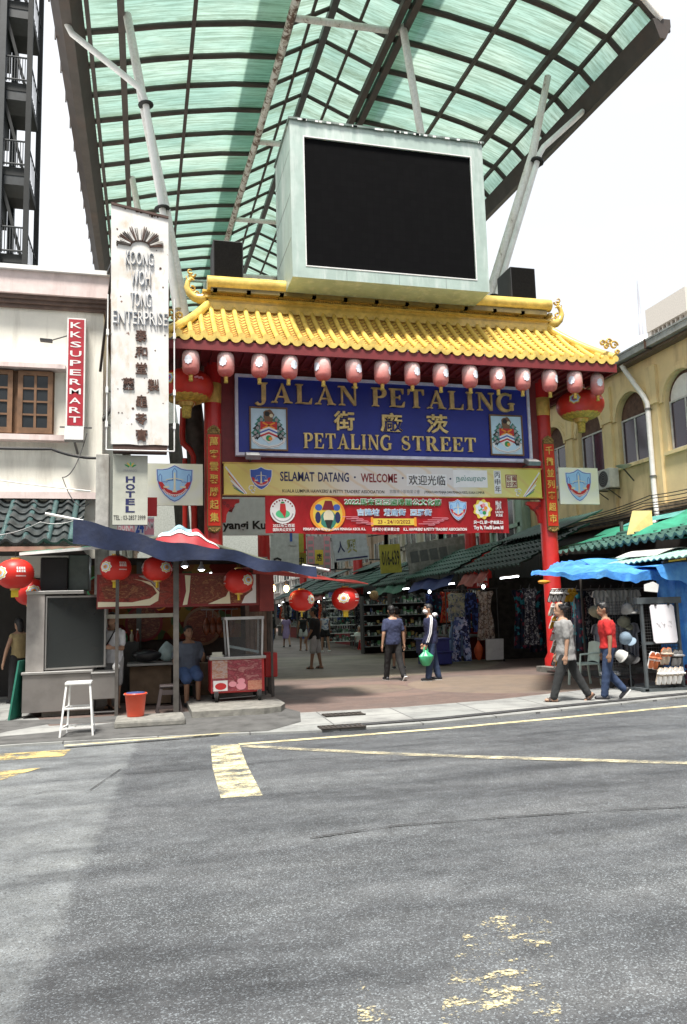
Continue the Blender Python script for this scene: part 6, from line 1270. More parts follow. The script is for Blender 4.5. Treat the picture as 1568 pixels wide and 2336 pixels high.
# ---- garments
def garment(name, kind, lb, x, y, zt, w_, h_, m, rz=0, group=None, cat=None):
    t = thing(name, lb, cat or name.replace('_', ' '), (x, y, zt-h_), group, rz); q = random.Random(hash((round(x*50), round(y*50), round(zt*50))) & 0xffff); p1, p2 = q.uniform(0, 6), q.uniform(14, 22)
    if kind == 'dress': pr = [(0, .42), (.06, .5), (.14, .36), (.36, .3), (.6, .42), (1, .5)]
    elif kind == 'tee': pr = [(0, .2), (.05, .4), (.3, .5), (.301, .33), (.6, .33), (1, .34)]
    elif kind == 'top': pr = [(0, .2), (.06, .36), (.3, .33), (1, .36)]
    else: pr = [(0, .3), (.1, .34), (.4, .42), (1, .5)]
    def hw(v):
        for (a, b), (c, d) in zip(pr, pr[1:]):
            if v <= c: return b+(d-b)*(v-a)/(c-a)
        return pr[-1][1]
    def pl(mb, off, u0, u1, v0=0., v1=1., gap=None):
        def fn(u, v):
            vv = v0+(v1-v0)*v; uu = u0+(u1-u0)*u; X = (2*uu-1)*hw(vv)*w_
            Yy = (.012+.035*vv)*math.sin(uu*p2+p1+vv)+.015*math.sin(vv*9+uu*4+p1); return (off*0+X, Yy-.03, h_*(1-vv)-(.025*h_*(1-abs(2*uu-1)**2) if vv == 0 and kind != 'trousers' else 0))
        mb.grid(fn, 14, 22, m, True, (0, .06, 0))
    mb = MB()
    if kind == 'trousers':
        pl(mb, 0, 0, 1, 0, .42); 
        for s in (0, 1): pl(mb, 0, .0 if s == 0 else .56, .44 if s == 0 else 1., .42, 1)
    else: pl(mb, 0, 0, 1)
    o = bpy.data.objects.new('cloth', mb.mesh('cloth')); COL.objects.link(o); o.parent = t
    mb = MB(); mb.tube([(0, 0, h_-.02), (0, 0, h_+.06), (.03, 0, h_+.09), (.02, 0, h_+.12)], .006, GREYM, 5); mb.tube([(-.14, 0, h_-.05), (0, 0, h_), (.14, 0, h_-.05)], .008, GREYM, 5)
    o = bpy.data.objects.new('hanger', mb.mesh('hanger')); COL.objects.link(o); o.parent = t
    return t
FB = m_fabric('floral_blue', ((.05, .06, .16), (.35, .42, .62), (.1, .14, .34), (.55, .55, .72), (.03, .03, .08)), 13); FG = m_fabric('floral_grey', ((.28, .3, .26), (.4, .4, .36), (.1, .14, .2), (.45, .45, .28)), 15)
FBr = m_fabric('print_brown', ((.3, .22, .17), (.45, .38, .31), (.13, .09, .08), (.5, .45, .4)), 18); FT = m_fabric('print_teal', ((.02, .03, .05), (.03, .2, .24), (.015, .02, .04), (.16, .03, .05), (.02, .02, .03)), 9)
FR_ = m_fabric('print_red', ((.5, .05, .03), (.6, .1, .04), (.45, .03, .03), (.6, .25, .12)), 16); FD = m_fabric('print_dark', ((.02, .02, .03), (.06, .06, .08), (.3, .3, .3), (.02, .02, .03)), 20); FN = m_fabric('print_navy', ((.02, .03, .1), (.06, .1, .3), (.02, .02, .05)), 12)
TW = mat('cotton_white', (.66, .66, .63), .9, var=.05, bump=.2, bscale=8); TBk = mat('cotton_black', (.02, .02, .022), .9); TG = mat('cotton_lilac_grey', (.42, .42, .46), .9)
RK = thing('clothes_rack', 'wheeled black clothes rack hung with floral clothes', 'rack', (9.75, 22.5, .05)); mb = MB()
mb.tube([(8.85, 22.5, 2.24), (10.65, 22.5, 2.27)], .018, DGREY, 8); part('rail', mb, RK)
for x in (8.9, 10.6): mb = MB(); mb.tube([(x, 22.5, .12), (x, 22.5, 2.25)], .018, DGREY, 8); mb.bar((x, 22.2, .12), (x, 22.8, .12), .04, .03, DGREY); part('upright', mb, RK); mb = MB(); mb.tube([(x-.02, 22.22, .09), (x+.02, 22.22, .09)], .04, BLACK, 10); part('caster', mb, RK)
garment('camisole_top', 'top', 'grey floral sleeveless top hung on the wheeled clothes rack', 9.22, 22.42, 2.15, .75, .85, FG)
garment('wide_trousers', 'trousers', 'blue and lilac floral wide trousers hung low on the wheeled clothes rack', 9.28, 22.3, 1.42, .62, 1.32, FB)
garment('wide_trousers', 'trousers', 'navy printed trousers on the clothes rack, behind the brown dress', 9.72, 22.5, 2.15, .5, 1.2, FN)
garment('dress', 'dress', 'long brown checked dress hung at the right end of the clothes rack', 10.15, 22.4, 2.2, .56, 1.5, FBr)
garment('dress', 'dress', 'light blue dress hanging behind the blue floral trousers on the rack', 9.3, 22.55, 1.7, .75, 1.45, m_fabric('print_sky', ((.3, .45, .65), (.25, .38, .6), (.35, .5, .7)), 10))
mb = MB(); mb.obox((10.3, 22.2, .42), (1, .06, 0), (0, -.1, 1), (0, 1, .1), .29, .31, .02, WHITE); mb.obox((10.3, 22.24, .42), (1, .06, 0), (0, -.1, 1), (0, 1, .1), .3, .32, .015, GREYM); solo('notice_board', mb, 'blank white board leaning at the foot of the clothes rack', 'board', (10.3, 22.2, .1))
blob('orange_bag', 'orange-red bag standing behind the blank white board', 'bag', (9.86, 22.4, .1), .13, .12, .3, mat('bag_orange', (.6, .1, .03), .6), 11)
for i, (x, y, zt, w_, h_, m, lb) in enumerate(((10.95, 21.6, 2.2, .55, 1.75, FT, 'dark teal printed long dress, first of two right of the clothes rack'), (11.2, 21.2, 2.15, .5, 1.8, FT, 'dark teal printed long dress, nearer of two right of the clothes rack'), (10.95, 19.6, 1.88, .55, 1.3, FR_, 'orange-red printed dress hanging beside the sandal rack'), (11.3, 19.2, 2.05, .5, 1.25, FD, 'black and grey printed dress right of the orange-red dress'), (10.62, 20.4, 2.2, .45, 1.6, FD, 'dark speckled dress left of the orange-red dress'), (11.6, 18.9, 2.2, .5, 1.7, FN, 'navy dress hanging behind the sandal rack'))): garment('dress', 'dress', lb, x, y, zt, w_, h_, m, -.2)
for i in range(4): garment('t_shirt', 'tee', '%s white T-shirt from the left in the upper row of the corner stall' % ORD[i], 10.62+i*.32, 16.86+.02*i, 2.02, .42, .6, TW, -.1)
for i in range(4): garment('t_shirt', 'tee', '%s black T-shirt from the left in the middle row of the corner stall' % ORD[i], 10.6+i*.36, 17.02, 1.5, .44, .55, TBk, -.1)
for i in range(3): garment('t_shirt', 'tee', '%s pale grey long T-shirt from the left in the bottom row of the corner stall' % ORD[i], 10.62+i*.42, 16.95, 1.22, .46, .82, TG, -.1)
for i in range(5): garment('dress', 'dress', '%s dark dress from the left hung deep in the corner stall' % ORD[i], 10.5+i*.4, 17.7, 2.05, .5, 1.5, (FT, FD, FR_, FN, FD)[i], -.1)
# ---- sandal rack
SR = thing('sandal_rack', 'white wire rack hung with sandals beside the right gate column', 'rack', (9.65, 16.9, .05)); mb = MB()
for x in (9.42, 9.98): mb.tube([(x, 17.05, .2), (x+.02, 16.95, 2.07)], .014, WHITE, 8)
for z in (.25, 2.07): mb.tube([(9.42, 16.98, z), (10.0, 16.98, z)], .014, WHITE, 8)
part('frame', mb, SR); mb = MB()
for i in range(10): x = 9.45+i*.058; mb.tube([(x, 17.04, .25), (x+.01, 16.96, 2.06)], .004, GREYM, 4)
for i in range(24): z = .28+i*.075; mb.tube([(9.42, 17.03-.04*z, z), (9.99, 17.03-.04*z, z)], .004, GREYM, 4)
part('mesh_panel', mb, SR); mb = MB(); mb.box(9.35, 10.2, 16.8, 17.3, .1, .14, DGREY); mb.bar((9.4, 16.8, .12), (9.4, 17.3, .12), .05, .05, DGREY); part('base', mb, SR)
for x in (9.38, 10.15): mb = MB(); mb.tube([(x-.02, 16.85, .1), (x+.02, 16.85, .1)], .05, BLACK, 12); part('caster', mb, SR)
SOLE = {c: mat('sandal_'+c, v, .6) for c, v in (('white', (.85, .84, .82)), ('black', (.03, .03, .03)), ('yellow', (.72, .42, .03)), ('red', (.4, .03, .03)), ('beige', (.5, .42, .33)), ('orange', (.55, .16, .06)), ('grey', (.35, .35, .35)))}
def sandal(a, b):
    t = thing('sandal', '', 'sandal', (0, 0, 0), 'sandals hung on racks'); f = XZ(0); P = [(-.035, -.12), (.03, -.12), (.042, -.06), (.036, 0), (.05, .08), (.03, .13), (-.015, .135), (-.045, .09), (-.04, 0), (-.045, -.08)]
    mb = MB(); mb.poly(f, P, SOLE[b], -.022, .0); mb.poly(f, [(x*.9, z*.93) for x, z in P], SOLE[a], .0, .006); part('sole', mb, t)
    mb = MB(); mb.tube([(-.048, -.005, .05), (-.03, -.055, .06), (0, -.065, .065), (.03, -.055, .06), (.048, -.005, .05)], .016, SOLE[a], 6); mb.tube([(-.046, -.005, .02), (0, -.055, .03), (.046, -.005, .02)], .012, SOLE[b], 6); part('strap', mb, t)
    return t
SD = {}
def put_sandal(a, b, x, y, z, lb, rz=0, tilt=.15):
    if (a, b) not in SD: SD[(a, b)] = o = sandal(a, b); o.location = (x, y, z); o['label'] = lb
    else: o = dup(SD[(a, b)], (x, y, z), 0, lb)
    o.rotation_euler = (.25, tilt, rz); o.scale = (1.3, 1.3, 1.3)
rows = [(1.9, [('white', 'black')]*4+[('yellow', 'yellow')]*2), (1.58, [('white', 'beige'), ('white', 'black'), ('grey', 'white'), ('grey', 'white')]), (1.28, [('yellow', 'white'), ('white', 'black'), ('black', 'white')]), (1.0, [('white', 'red'), ('white', 'beige'), ('red', 'black')]), (.72, [('beige', 'white'), ('red', 'white'), ('beige', 'white'), ('black', 'yellow')]), (.42, [('white', 'black'), ('black', 'yellow'), ('black', 'white')])]
for ri, (z, cs) in enumerate(rows):
    for i, (a, b) in enumerate(cs): put_sandal(a, b, 9.36+i*.115, 16.9, z, '%s sandal, %s from left in the %s row down on the white rack' % (a, ORD[i], ORD[ri]), .3, .25)
# ---- hat and slipper stand with the white board
HR = thing('display_stand', 'grey metal display stand with a white notice board at the front of the corner stall', 'display stand', (9.5, 13.15, .05)); SGY = mat('stand_grey', (.13, .15, .16), .45, .5)
for x, y in ((9.12, 13.1), (9.9, 13.1)): mb = MB(); mb.box(x-.025, x+.025, y-.025, y+.025, .1, 1.72, SGY); part('upright', mb, HR)
mb = MB(); mb.box(9.02, 9.98, 13.06, 13.2, 1.66, 1.78, SGY); mb.box(9.1, 9.92, 13.09, 13.12, .9, .94, SGY); part('top_rail', mb, HR)
mb = MB(); mb.box(8.95, 10.0, 12.98, 13.05, .04, .09, SGY); mb.box(8.95, 10.0, 13.35, 13.42, .04, .09, SGY); mb.box(9.0, 9.08, 12.98, 13.42, .05, .1, SGY); mb.box(9.9, 9.98, 12.98, 13.42, .05, .1, SGY); part('base', mb, HR)
mb = MB()
for i in range(15): x = 9.15+i*.052; mb.tube([(x, 13.14, .2), (x, 13.14, 1.66)], .004, DGREY, 4)
for i in range(26): z = .22+i*.056; mb.tube([(9.13, 13.14, z), (9.9, 13.14, z)], .004, DGREY, 4)
part('mesh_panel', mb, HR)
mb = MB()
for i in range(9): x = 8.62+i*.058; mb.tube([(x, 13.56, .3), (x, 13.56, 1.72)], .004, DGREY, 4)
for i in range(25): z = .32+i*.058; mb.tube([(8.6, 13.56, z), (9.1, 13.56, z)], .004, DGREY, 4)
for x in (8.6, 9.1): mb.tube([(x, 13.56, .05), (x, 13.56, 1.75)], .014, SGY, 8)
part('side_mesh_panel', mb, HR)
NB = thing('notice_board', 'white notice board with faint pencil marks clipped to the grey display stand', 'board', (9.55, 13.05, .9)); fr = Fr((9.3, 13.03, .92), (1, 0, .0), (-.06, 0, 1)); WB = mat('board_white', (.82, .8, .84), .45, var=.04)
W_, H_ = .52, .72; rr = .04; P = [(rr, 0), (W_-rr, 0), (W_, rr), (W_, H_-rr), (W_-rr, H_), (rr, H_), (0, H_-rr), (0, rr)]; mb = MB(); mb.poly(fr, P, WB, -.012, 0); part('board', mb, NB)
mb = MB(); q = random.Random(4)
for i in range(14): a, b = q.uniform(.08, .42), q.uniform(.3, .42); mb.stroke(fr, [(a, b), (a+.03, b+.02*q.uniform(-1, 1)), (a+.05*q.random(), b-.03)], .004, INK['grey'], 0, .001+.0004*i)
part('pencil_marks', mb, NB); mb = MB()
for x in (.12, .4): mb.rect(fr, x-.02, x+.02, H_-.02, H_+.03, BLACK, 0, .02)
part('clip', mb, NB)
mb = MB(); mb.poly(Fr((9.12, 12.95, 1.78), (1, .1, .1), (-.1, 0, 1)), [(0, .12), (.3, .06), (.36, .2), (.24, .27), (.02, .24)], WHITE, 0, .01); solo('paper_sign', mb, 'small crumpled white paper on top of the grey display stand', 'paper', (9.2, 12.95, 1.8))
def hat(m, lb, x, y, z, r=.12, k=1.):
    t = thing('hat', lb, 'hat', (x, y, z), 'hats and caps beside the grey display stand'); mb = MB(); mb.lathe((x, y, z), [(r*1.05, .0), (r, .03), (r*.92, .09*k), (r*.6, .15*k), (r*.15, .17*k)], m, 20); part('crown', mb, t)
    mb = MB(); mb.ell((x, y-r*1.0, z+.01), r*.85, r*.75, .016, m, 16, 6); part('brim', mb, t); t.rotation_euler = (rnd.uniform(-.2, .9), rnd.uniform(-.9, -.3), rnd.uniform(-.6, .6))
for i, (m, x, y, z, lb) in enumerate(((mat('hat_grey', (.25, .25, .24), .8), 9.0, 13.35, 1.52, 'grey cap hanging at the upper left of the grey stand'), (mat('hat_olive', (.14, .14, .1), .9), 8.98, 13.5, 1.3, 'dark olive cap below the grey cap on the stand'), (mat('hat_sky', (.22, .3, .38), .8), 8.95, 13.4, 1.0, 'pale blue sun hat halfway up the left of the stand'), (mat('hat_white', (.45, .45, .43), .8), 8.84, 13.35, .66, 'white cap low at the left of the grey stand'), (BLACK, 9.05, 13.45, .6, 'black cap beside the low white cap'), (mat('hat_khaki', (.3, .27, .18), .9), 8.8, 14.2, 1.52, 'khaki hat farther back behind the grey cap'), (mat('hat_camo', (.2, .2, .14), .9, var=.6, scale=20), 8.92, 14.1, 1.25, 'mottled hat behind the olive cap'))): hat(m, lb, x, y, z)
for i, (a, b, x, z, lb) in enumerate((('orange', 'white', 9.22, .6, 'orange-brown slipper, left one hung under the notice board'), ('orange', 'white', 9.32, .58, 'orange-brown slipper, second hung under the notice board'), ('beige', 'orange', 9.48, .66, 'tan slipper, left of two side by side below the notice board'), ('beige', 'orange', 9.58, .66, 'tan slipper, right of two side by side below the notice board'), ('grey', 'black', 9.72, .62, 'grey slipper, left of the pair at the right of the stand'), ('grey', 'black', 9.82, .62, 'grey slipper, right of the pair at the right of the stand'))):
    put_sandal(a, b, x, 13.04, z, lb, 0, .1)
for i in range(5): put_sandal('white', 'beige', 9.34+i*.11, 13.0, .3, '%s white slipper from the left in the bottom row of the grey display stand' % ORD[i], 0, .1)
t = thing('plastic_chair', 'pale green-white plastic chair behind the man in the red T-shirt', 'chair', (8.75, 14.6, .05)); PC = mat('chair_pale', (.55, .66, .58), .4)
mb = MB(); mb.bbox(8.52, 8.98, 14.4, 14.85, .46, .5, PC, .02); part('seat', mb, t)
mb = MB(); mb.grid(lambda u, v: (8.96+.06*v, 14.42+.42*u, .5+.4*v+.03*math.sin(math.pi*u)), 8, 6, PC, True, (.02, 0, 0)); part('backrest', mb, t)
for x, y in ((8.54, 14.42), (8.96, 14.42), (8.54, 14.83), (8.96, 14.83)): mb = MB(); mb.bar((x, y, .47), (x+(.04 if x > 8.7 else -.04), y, .05), .035, .035, PC, (0, 1, 0)); part('leg', mb, t)
mb = MB(); mb.tube([(8.54, 14.42, .5), (8.56, 14.42, .68), (8.98, 14.42, .7)], .02, PC, 8); part('armrest', mb, t)
t = thing('hand_trolley', 'small trolley with white goods on it behind the grey stand', 'trolley', (8.95, 14.2, .05)); mb = MB(); mb.bbox(8.75, 9.4, 13.8, 14.3, .22, .25, DGREY, .01); part('platform', mb, t)
for x in (8.85, 9.3): mb = MB(); mb.tube([(x-.02, 13.85, .13), (x+.02, 13.85, .13)], .08, BLACK, 14); part('wheel', mb, t)
blob('white_bundle', 'white cloth bundle lying on the small trolley', 'bundle', (8.95, 14.0, .25), .2, .2, .06, WHITE, 21, False)
t = thing('bag_stack', 'dark red stacked goods on a low rack at the right edge', 'goods', (10.35, 13.0, .05)); mb = MB()
for i in range(4): mb.bbox(10.1, 10.8, 12.8, 13.3, .1+i*.1, .185+i*.1, (mat('goods_red', (.16, .03, .04), .7), mat('goods_plum', (.12, .04, .08), .7))[i % 2], .02)
part('parcels', mb, t); mb = MB(); mb.box(10.08, 10.12, 12.76, 12.8, .05, .6, DGREY); mb.box(10.08, 10.85, 12.78, 13.35, .06, .1, DGREY); part('rack', mb, t)
# ================================================================ row of stalls down the right side of the street
ROOF = [mat('row_roof_a', (.028, .06, .048), .5, var=.4, scale=2, dirt=(.015, .02, .02), damt=.8), mat('row_roof_b', (.03, .085, .065), .5, var=.4, scale=2, dirt=(.015, .02, .02), damt=.6)]
CANV = [mat('canvas_blue', (.03, .05, .2), .7, var=.2), mat('canvas_red', (.4, .1, .08), .7, var=.25), mat('canvas_green', (.03, .14, .08), .7, var=.2)]
CH = mat('chrome_goods', (.4, .42, .42), .3, .4, var=.3, scale=30)
GOODS = [m_fabric('goods_mix_a', ((.03, .03, .03), (.3, .32, .33), (.08, .1, .1), (.45, .45, .42), (.2, .05, .04), (.03, .12, .08)), 7), m_fabric('goods_mix_b', ((.02, .02, .02), (.12, .05, .04), (.25, .25, .28), (.03, .05, .12), (.35, .25, .1)), 8), m_fabric('goods_mix_c', ((.5, .52, .5), (.1, .12, .12), (.3, .33, .3), (.05, .06, .06), (.1, .25, .12)), 9)]
for i in range(9):
    y0, y1 = 18.6+i*4.6, 18.6+i*4.6+4.5; e = .06*math.sin(i*2.1)
    t = thing('street_stall', '%s covered stall from the gate along the right side of the street' % ORD[i], 'stall', (11, (y0+y1)/2, .05), 'stalls along the right side of the street')
    part('roof_sheet', tile_roof((9.5-.1*(i % 2), y1, 2.72+e), (9.5-.1*(i % 2), y0, 2.72+e), (11.6, y1, 3.8+e), (11.6, y0, 3.8+e), 18, 6, ROOF[i % 2], .06, .03, .05), t)
    if i % 2 == 0: part('upper_roof_sheet', sheet((11.0, y1, 3.75+e), (11.0, y0+.6, 3.75+e), (12.4, y1, 4.3+e), (12.4, y0+.6, 4.3+e), ROOF[1], 22, .018), t)
    for x, y in ((9.7, y0+.1), (9.7, y1-.1), (12.6, y0+.1)):
      if i == 0 and y < 19 and x < 10: continue
      if 1: mb = MB(); mb.box(x-.035, x+.035, y-.035, y+.035, .05, 2.75 if x < 10 else 3.9, PST); part('post', mb, t)
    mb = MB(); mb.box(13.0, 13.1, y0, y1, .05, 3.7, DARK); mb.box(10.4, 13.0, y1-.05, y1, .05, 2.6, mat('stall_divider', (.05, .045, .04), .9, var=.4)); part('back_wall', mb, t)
    if i in (0, 1, 2, 4, 5): mb = MB(); mb.grid(lambda u, v: (9.35+.25*v+.04*math.sin(u*20), y0+(2.2 if i == 0 else .2)+(2.0 if i == 0 else 4.0)*u, 2.35+.36*v+.05*math.sin(u*11+i)), 24, 5, CANV[(1, 0, 2, 0, 0, 1)[i]], True, (0, 0, .01)); part('canvas_flap', mb, t)
    if i > 0:
        mb = MB(); mb.bbox(9.8, 10.7, y0+.3, y1-.4, .75, .82, mat('counter_grey', (.25, .25, .24), .6), .015); mb.box(9.85, 10.65, y0+.4, y1-.5, .05, .75, (CANV[0], mat('counter_red', (.22, .02, .02), .7), DARK)[i % 3]); part('counter', mb, t)
        mb = MB()
        for q in range(3): mb.box(10.9, 11.3, y0+.3, y1-.4, 1.0+q*.5, 1.03+q*.5, CH)
        part('shelf', mb, t)
        for q in range(7):                                   # packed goods on the counter and shelves
            mb = MB(); yy = y0+.5+q*.5
            for zz, xx in ((.82, 9.95), (1.03, 11.0), (1.53, 11.0), (2.03, 11.0)):
                for r_i in range(3): hh = rnd.uniform(.14, .34); mb.bbox(xx, xx+rnd.uniform(.15, .35), yy+r_i*.15, yy+r_i*.15+.13, zz, zz+hh, GOODS[rnd.randrange(3)], .01)
            solo('goods_pile', mb, '%s pile of boxed goods from the near end of the %s stall on the right' % (ORD[q], ORD[i]), 'goods', (10.4, yy, .82), 'goods piled on the street stalls')
    mb = MB(); mb.tube([(9.9, y0+1, 2.5), (9.9, y0+2.1, 2.5)], .018, TUBE, 8); ft = thing('fluorescent_tube', 'lit fluorescent tube at the front of the %s stall on the right' % ORD[i], 'light', (9.9, y0+1.5, 2.5)); part('tube', mb, ft); mb = MB(); mb.bar((9.9, y0+1, 2.54), (9.9, y0+2.1, 2.54), .05, .03, WHITE); part('holder', mb, ft)
    bl = thing('led_bulb', 'small bright white bulb hung at the %s stall on the right' % ORD[i], 'light bulb', (9.85, y0+3.2, 2.3)); mb = MB(); mb.ell((9.85, y0+3.2, 2.3), .05, .05, .06, TUBE, 10, 8); part('bulb', mb, bl); mb = MB(); mb.tube([(9.85, y0+3.2, 2.35), (9.85, y0+3.2, 2.7)], .012, BLACK, 5); part('cord', mb, bl)
    if i > 0:
        for q in range(4): garment('dress', 'dress', '%s garment hung along the front of the %s stall on the right' % (ORD[q], ORD[i]), 9.75+.05*q, y0+.35+q*1.05, 2.25, .55, rnd.uniform(.8, 1.3), (FT, FD, FN, FBr, FG, FR_, TBk)[(i*3+q*2) % 7], -.7)
for x, y, lb in ((11.5, 26.4, 'red column rising through the green roofs, left of a close pair'), (12.15, 26.6, 'red column rising through the green roofs, right of a close pair'), (11.5, 42.0, 'tall red column rising through the green roofs farther down the street'), (11.6, 58, 'faint red column far down the right side of the street'), (3.82, 25.6, 'red column behind the left gate column near the grey signboard')):
    t = thing('red_column', lb, 'column', (x, y, 0)); mb = MB(); r_c = .27 if y > 40 else .2; mb.lathe((x, y, 0), [(r_c*1.3, .05), (r_c*1.3, .3), (r_c, .45), (r_c, 9)], RED, 20); part('shaft', mb, t)
    mb = MB(); mb.box(x-r_c*1.3, x+r_c*1.3, y-r_c*1.3, y+r_c*1.3, 9, 9.3, RED); part('cap', mb, t)
blob('hanging_bag', 'tan straw bag hanging at a stall front right of the lone lantern', 'bag', (7.85, 26.6, 2.05), .16, .1, .17, mat('straw_tan', (.5, .32, .16), .8, var=.3, scale=20), 31, False)
t = thing('price_board', 'small red board with white characters hung above the clothes rack', 'sign', (10.25, 22.6, 2.35)); mb = MB(); mb.box(9.95, 10.4, 22.6, 22.63, 2.3, 2.72, INK['red']); part('board', mb, t); mb = MB(); mb.text(XZ(22.6), '特價', 9.98, 10.36, 2.5, 2.68, INK['white'], 0, .008, .02); mb.text(XZ(22.6), 'RM10', 10.0, 10.35, 2.34, 2.45, INK['white'], 0, .008, .02); part('lettering', mb, t)
blob('orange_toy', 'yellow-orange hanging toy under the blue tarpaulin tip', 'toy', (9.35, 17.2, 2.2), .16, .06, .05, mat('toy_orange', (.7, .3, .03), .5), 33, False)
cable('black cable looping down in front of the pale green shophouse', [(12.2, 25, 4.6), (11.9, 25, 3.4), (12.6, 25, 3.9)], .03, .3)
# blue tubs, display shelf, vendor table
for x, y, z, lb in ((8.2, 21.9, .45, 'dark blue plastic tub stacked behind the masked man, upper one'), (8.25, 21.9, .08, 'dark blue plastic tub on the ground behind the masked man, lower one')):
    t = thing('plastic_tub', lb, 'tub', (x, y, z)); mb = MB(); P4 = [(x-.42, y-.3), (x+.42, y-.3), (x+.42, y+.3), (x-.42, y+.3)]; m = mat('tub_blue', (.02, .03, .16), .4); mb.bbox(x-.42, x+.42, y-.3, y+.3, z, z+.36, m, .03); part('body', mb, t); mb = MB(); mb.bbox(x-.46, x+.46, y-.34, y+.34, z+.33, z+.39, m, .015); part('rim', mb, t)
t = thing('display_shelf', 'tall shelf of silvery goods standing in the street behind the hanging round lantern', 'shelf', (8.9, 36, .05)); mb = MB()
for x in (8.2, 9.6):
    for y in (35.8, 36.4): mb.box(x-.03, x+.03, y-.03, y+.03, .05, 2.4, DGREY)
part('frame', mb, t); mb = MB()
for q in range(6): mb.box(8.2, 9.6, 35.75, 36.4, .3+q*.38, .33+q*.38, WHITE)
part('shelf', mb, t)
for q in range(6):
    mb = MB()
    for r_i in range(9): mb.bbox(8.25+r_i*.148, 8.37+r_i*.148, 35.85, 36.1, .33+q*.38, .33+q*.38+rnd.uniform(.12, .3), GOODS[(0, 2, 2)[rnd.randrange(3)]], .01)
    solo('goods_pile', mb, 'row of small boxes on the %s shelf from the bottom of the tall display shelf' % ORD[q], 'goods', (8.9, 36, .33+q*.38))
for kk_, (X_, Y_, wd_, lb) in enumerate(((8.75, 25.6, 1.2, 'dark display rack of small goods nearest the blue tubs'), (8.8, 29.4, 1.2, 'dark display rack of small goods beyond the tan hanging bag'), (4.9, 47, 1.4, 'dark display rack far down the left side of the lane'), (7.6, 52, 1.6, 'dark display rack standing far down the middle of the lane'), (6.2, 58, 1.6, 'farthest dark display rack down the lane'))):
    t = thing('display_rack', lb, 'rack', (X_, Y_, .05)); mb = MB(); mb.box(X_-wd_/2, X_+wd_/2, Y_+.3, Y_+.34, .05, 2.2, DARK)
    for s in (-1, 1): mb.box(X_+s*wd_/2-.03, X_+s*wd_/2+.03, Y_-.05, Y_+.34, .05, 2.25, DGREY)
    part('frame', mb, t); mb = MB()
    for q in range(5): mb.box(X_-wd_/2, X_+wd_/2, Y_-.05, Y_+.3, .3+q*.4, .33+q*.4, CH)
    part('shelf', mb, t)
    for q in range(5):
        mb = MB(); n_ = int(wd_/.13)
        for r_i in range(n_): x_ = X_-wd_/2+.04+r_i*.13; mb.bbox(x_, x_+.1, Y_, Y_+.2, .33+q*.4, .33+q*.4+rnd.uniform(.1, .3), GOODS[rnd.randrange(3)], .01)
        solo('goods_pile', mb, 'small goods on the %s shelf from below, rack %s' % (ORD[q], ('nearest the blue tubs', 'beyond the tan hanging bag', 'far left in the lane', 'far down mid lane', 'farthest down the lane')[kk_]), 'goods', (X_, Y_, .33+q*.4))
t = thing('vendor_table', 'small white vendor table with red cloth in front of the seated vendor', 'table', (9.3, 33.4, .05)); mb = MB(); mb.bbox(8.75, 9.5, 33.0, 33.5, .62, .66, WHITE, .01); part('tabletop', mb, t); mb = MB(); mb.box(9.5, 10.1, 33.0, 33.5, .05, .95, mat('cloth_red', (.3, .015, .02), .7)); part('red_cloth', mb, t)
for x, y in ((8.8, 33.05), (9.45, 33.05), (8.8, 33.45), (9.45, 33.45)): mb = MB(); mb.box(x-.02, x+.02, y-.02, y+.02, .05, .62, GREYM); part('leg', mb, t)
t = thing('red_stool', 'red plastic stool in front of the small vendor table', 'stool', (9.1, 32.6, .05)); mb = MB(); mb.bbox(8.92, 9.28, 32.45, 32.8, .42, .46, mat('stool_red', (.6, .03, .03), .4), .02); part('seat', mb, t)
for sx in (-1, 1):
    for sy in (-1, 1): mb = MB(); mb.bar((9.1+sx*.14, 32.62+sy*.13, .43), (9.1+sx*.2, 32.62+sy*.18, .05), .05, .04, mat('stool_red', (0, 0, 0)), (0, 1, 0)); part('leg', mb, t)
# ================================================================ shophouses behind
def shophouse(lb, y0, y1, x, col, h_, side=1, nwin=3):
    t = thing('shophouse', lb, 'building', (x, (y0+y1)/2, 0)); m = mat('render_'+str(len(_mc)), col, .85, var=.12, scale=1.2, dirt=tuple(c*.3 for c in col), damt=.7, dscale=.6, streak=True)
    f = Fr((x, 0, 0), (0, -side, 0), (0, 0, 1)); sg = -side; mb = MB()
    mb.box(min(x, x+side*8), max(x, x+side*8), y0, y1, 2.8, h_, m); mb.box(min(x+side*.5, x+side*8), max(x+side*.5, x+side*8), y0, y1, 0, 2.8, DARK); part('wall', mb, t)
    mb = MB(); A = lambda y: -side*y
    for z, d in ((h_-.3, .3), (h_-.5, .15), (h_*.52, .12), (3.3, .15)): mb.rect(f, min(A(y0), A(y1)), max(A(y0), A(y1)), z, z+.16, m, 0, d)
    part('cornice', mb, t)
    for fl in range(2 if h_ > 8 else 1):
        zb = 4.0+fl*(h_*.5-1.4)
        for k in range(nwin):
            yc = y0+(y1-y0)*(k+.5)/nwin; hw = (y1-y0)/nwin*.28
            mb = MB(); mb.rect(f, A(yc)-hw, A(yc)+hw, zb, zb+1.9, glassm('dark_pane', (.03, .035, .04), .15, 1), 0, .02); w0 = part('window', mb, t)
            mb = MB()
            for q in (-1, 0, 1): mb.rect(f, A(yc)+q*hw-.04, A(yc)+q*hw+.04, zb, zb+1.9, FRW, .0, .06)
            mb.rect(f, A(yc)-hw-.1, A(yc)+hw+.1, zb-.12, zb, m, 0, .14); part('frame', mb, w0)
    for k in range(nwin+1):
        yc = y0+(y1-y0)*k/nwin; mb = MB(); mb.rect(f, A(yc)-.2, A(yc)+.2, 0, h_-.5, m, 0, .12); part('pilaster', mb, t)
    return t
shophouse('pale green shophouse just beyond the ochre building on the right', 27.5, 36, 14.2, (.34, .46, .37), 9.2)
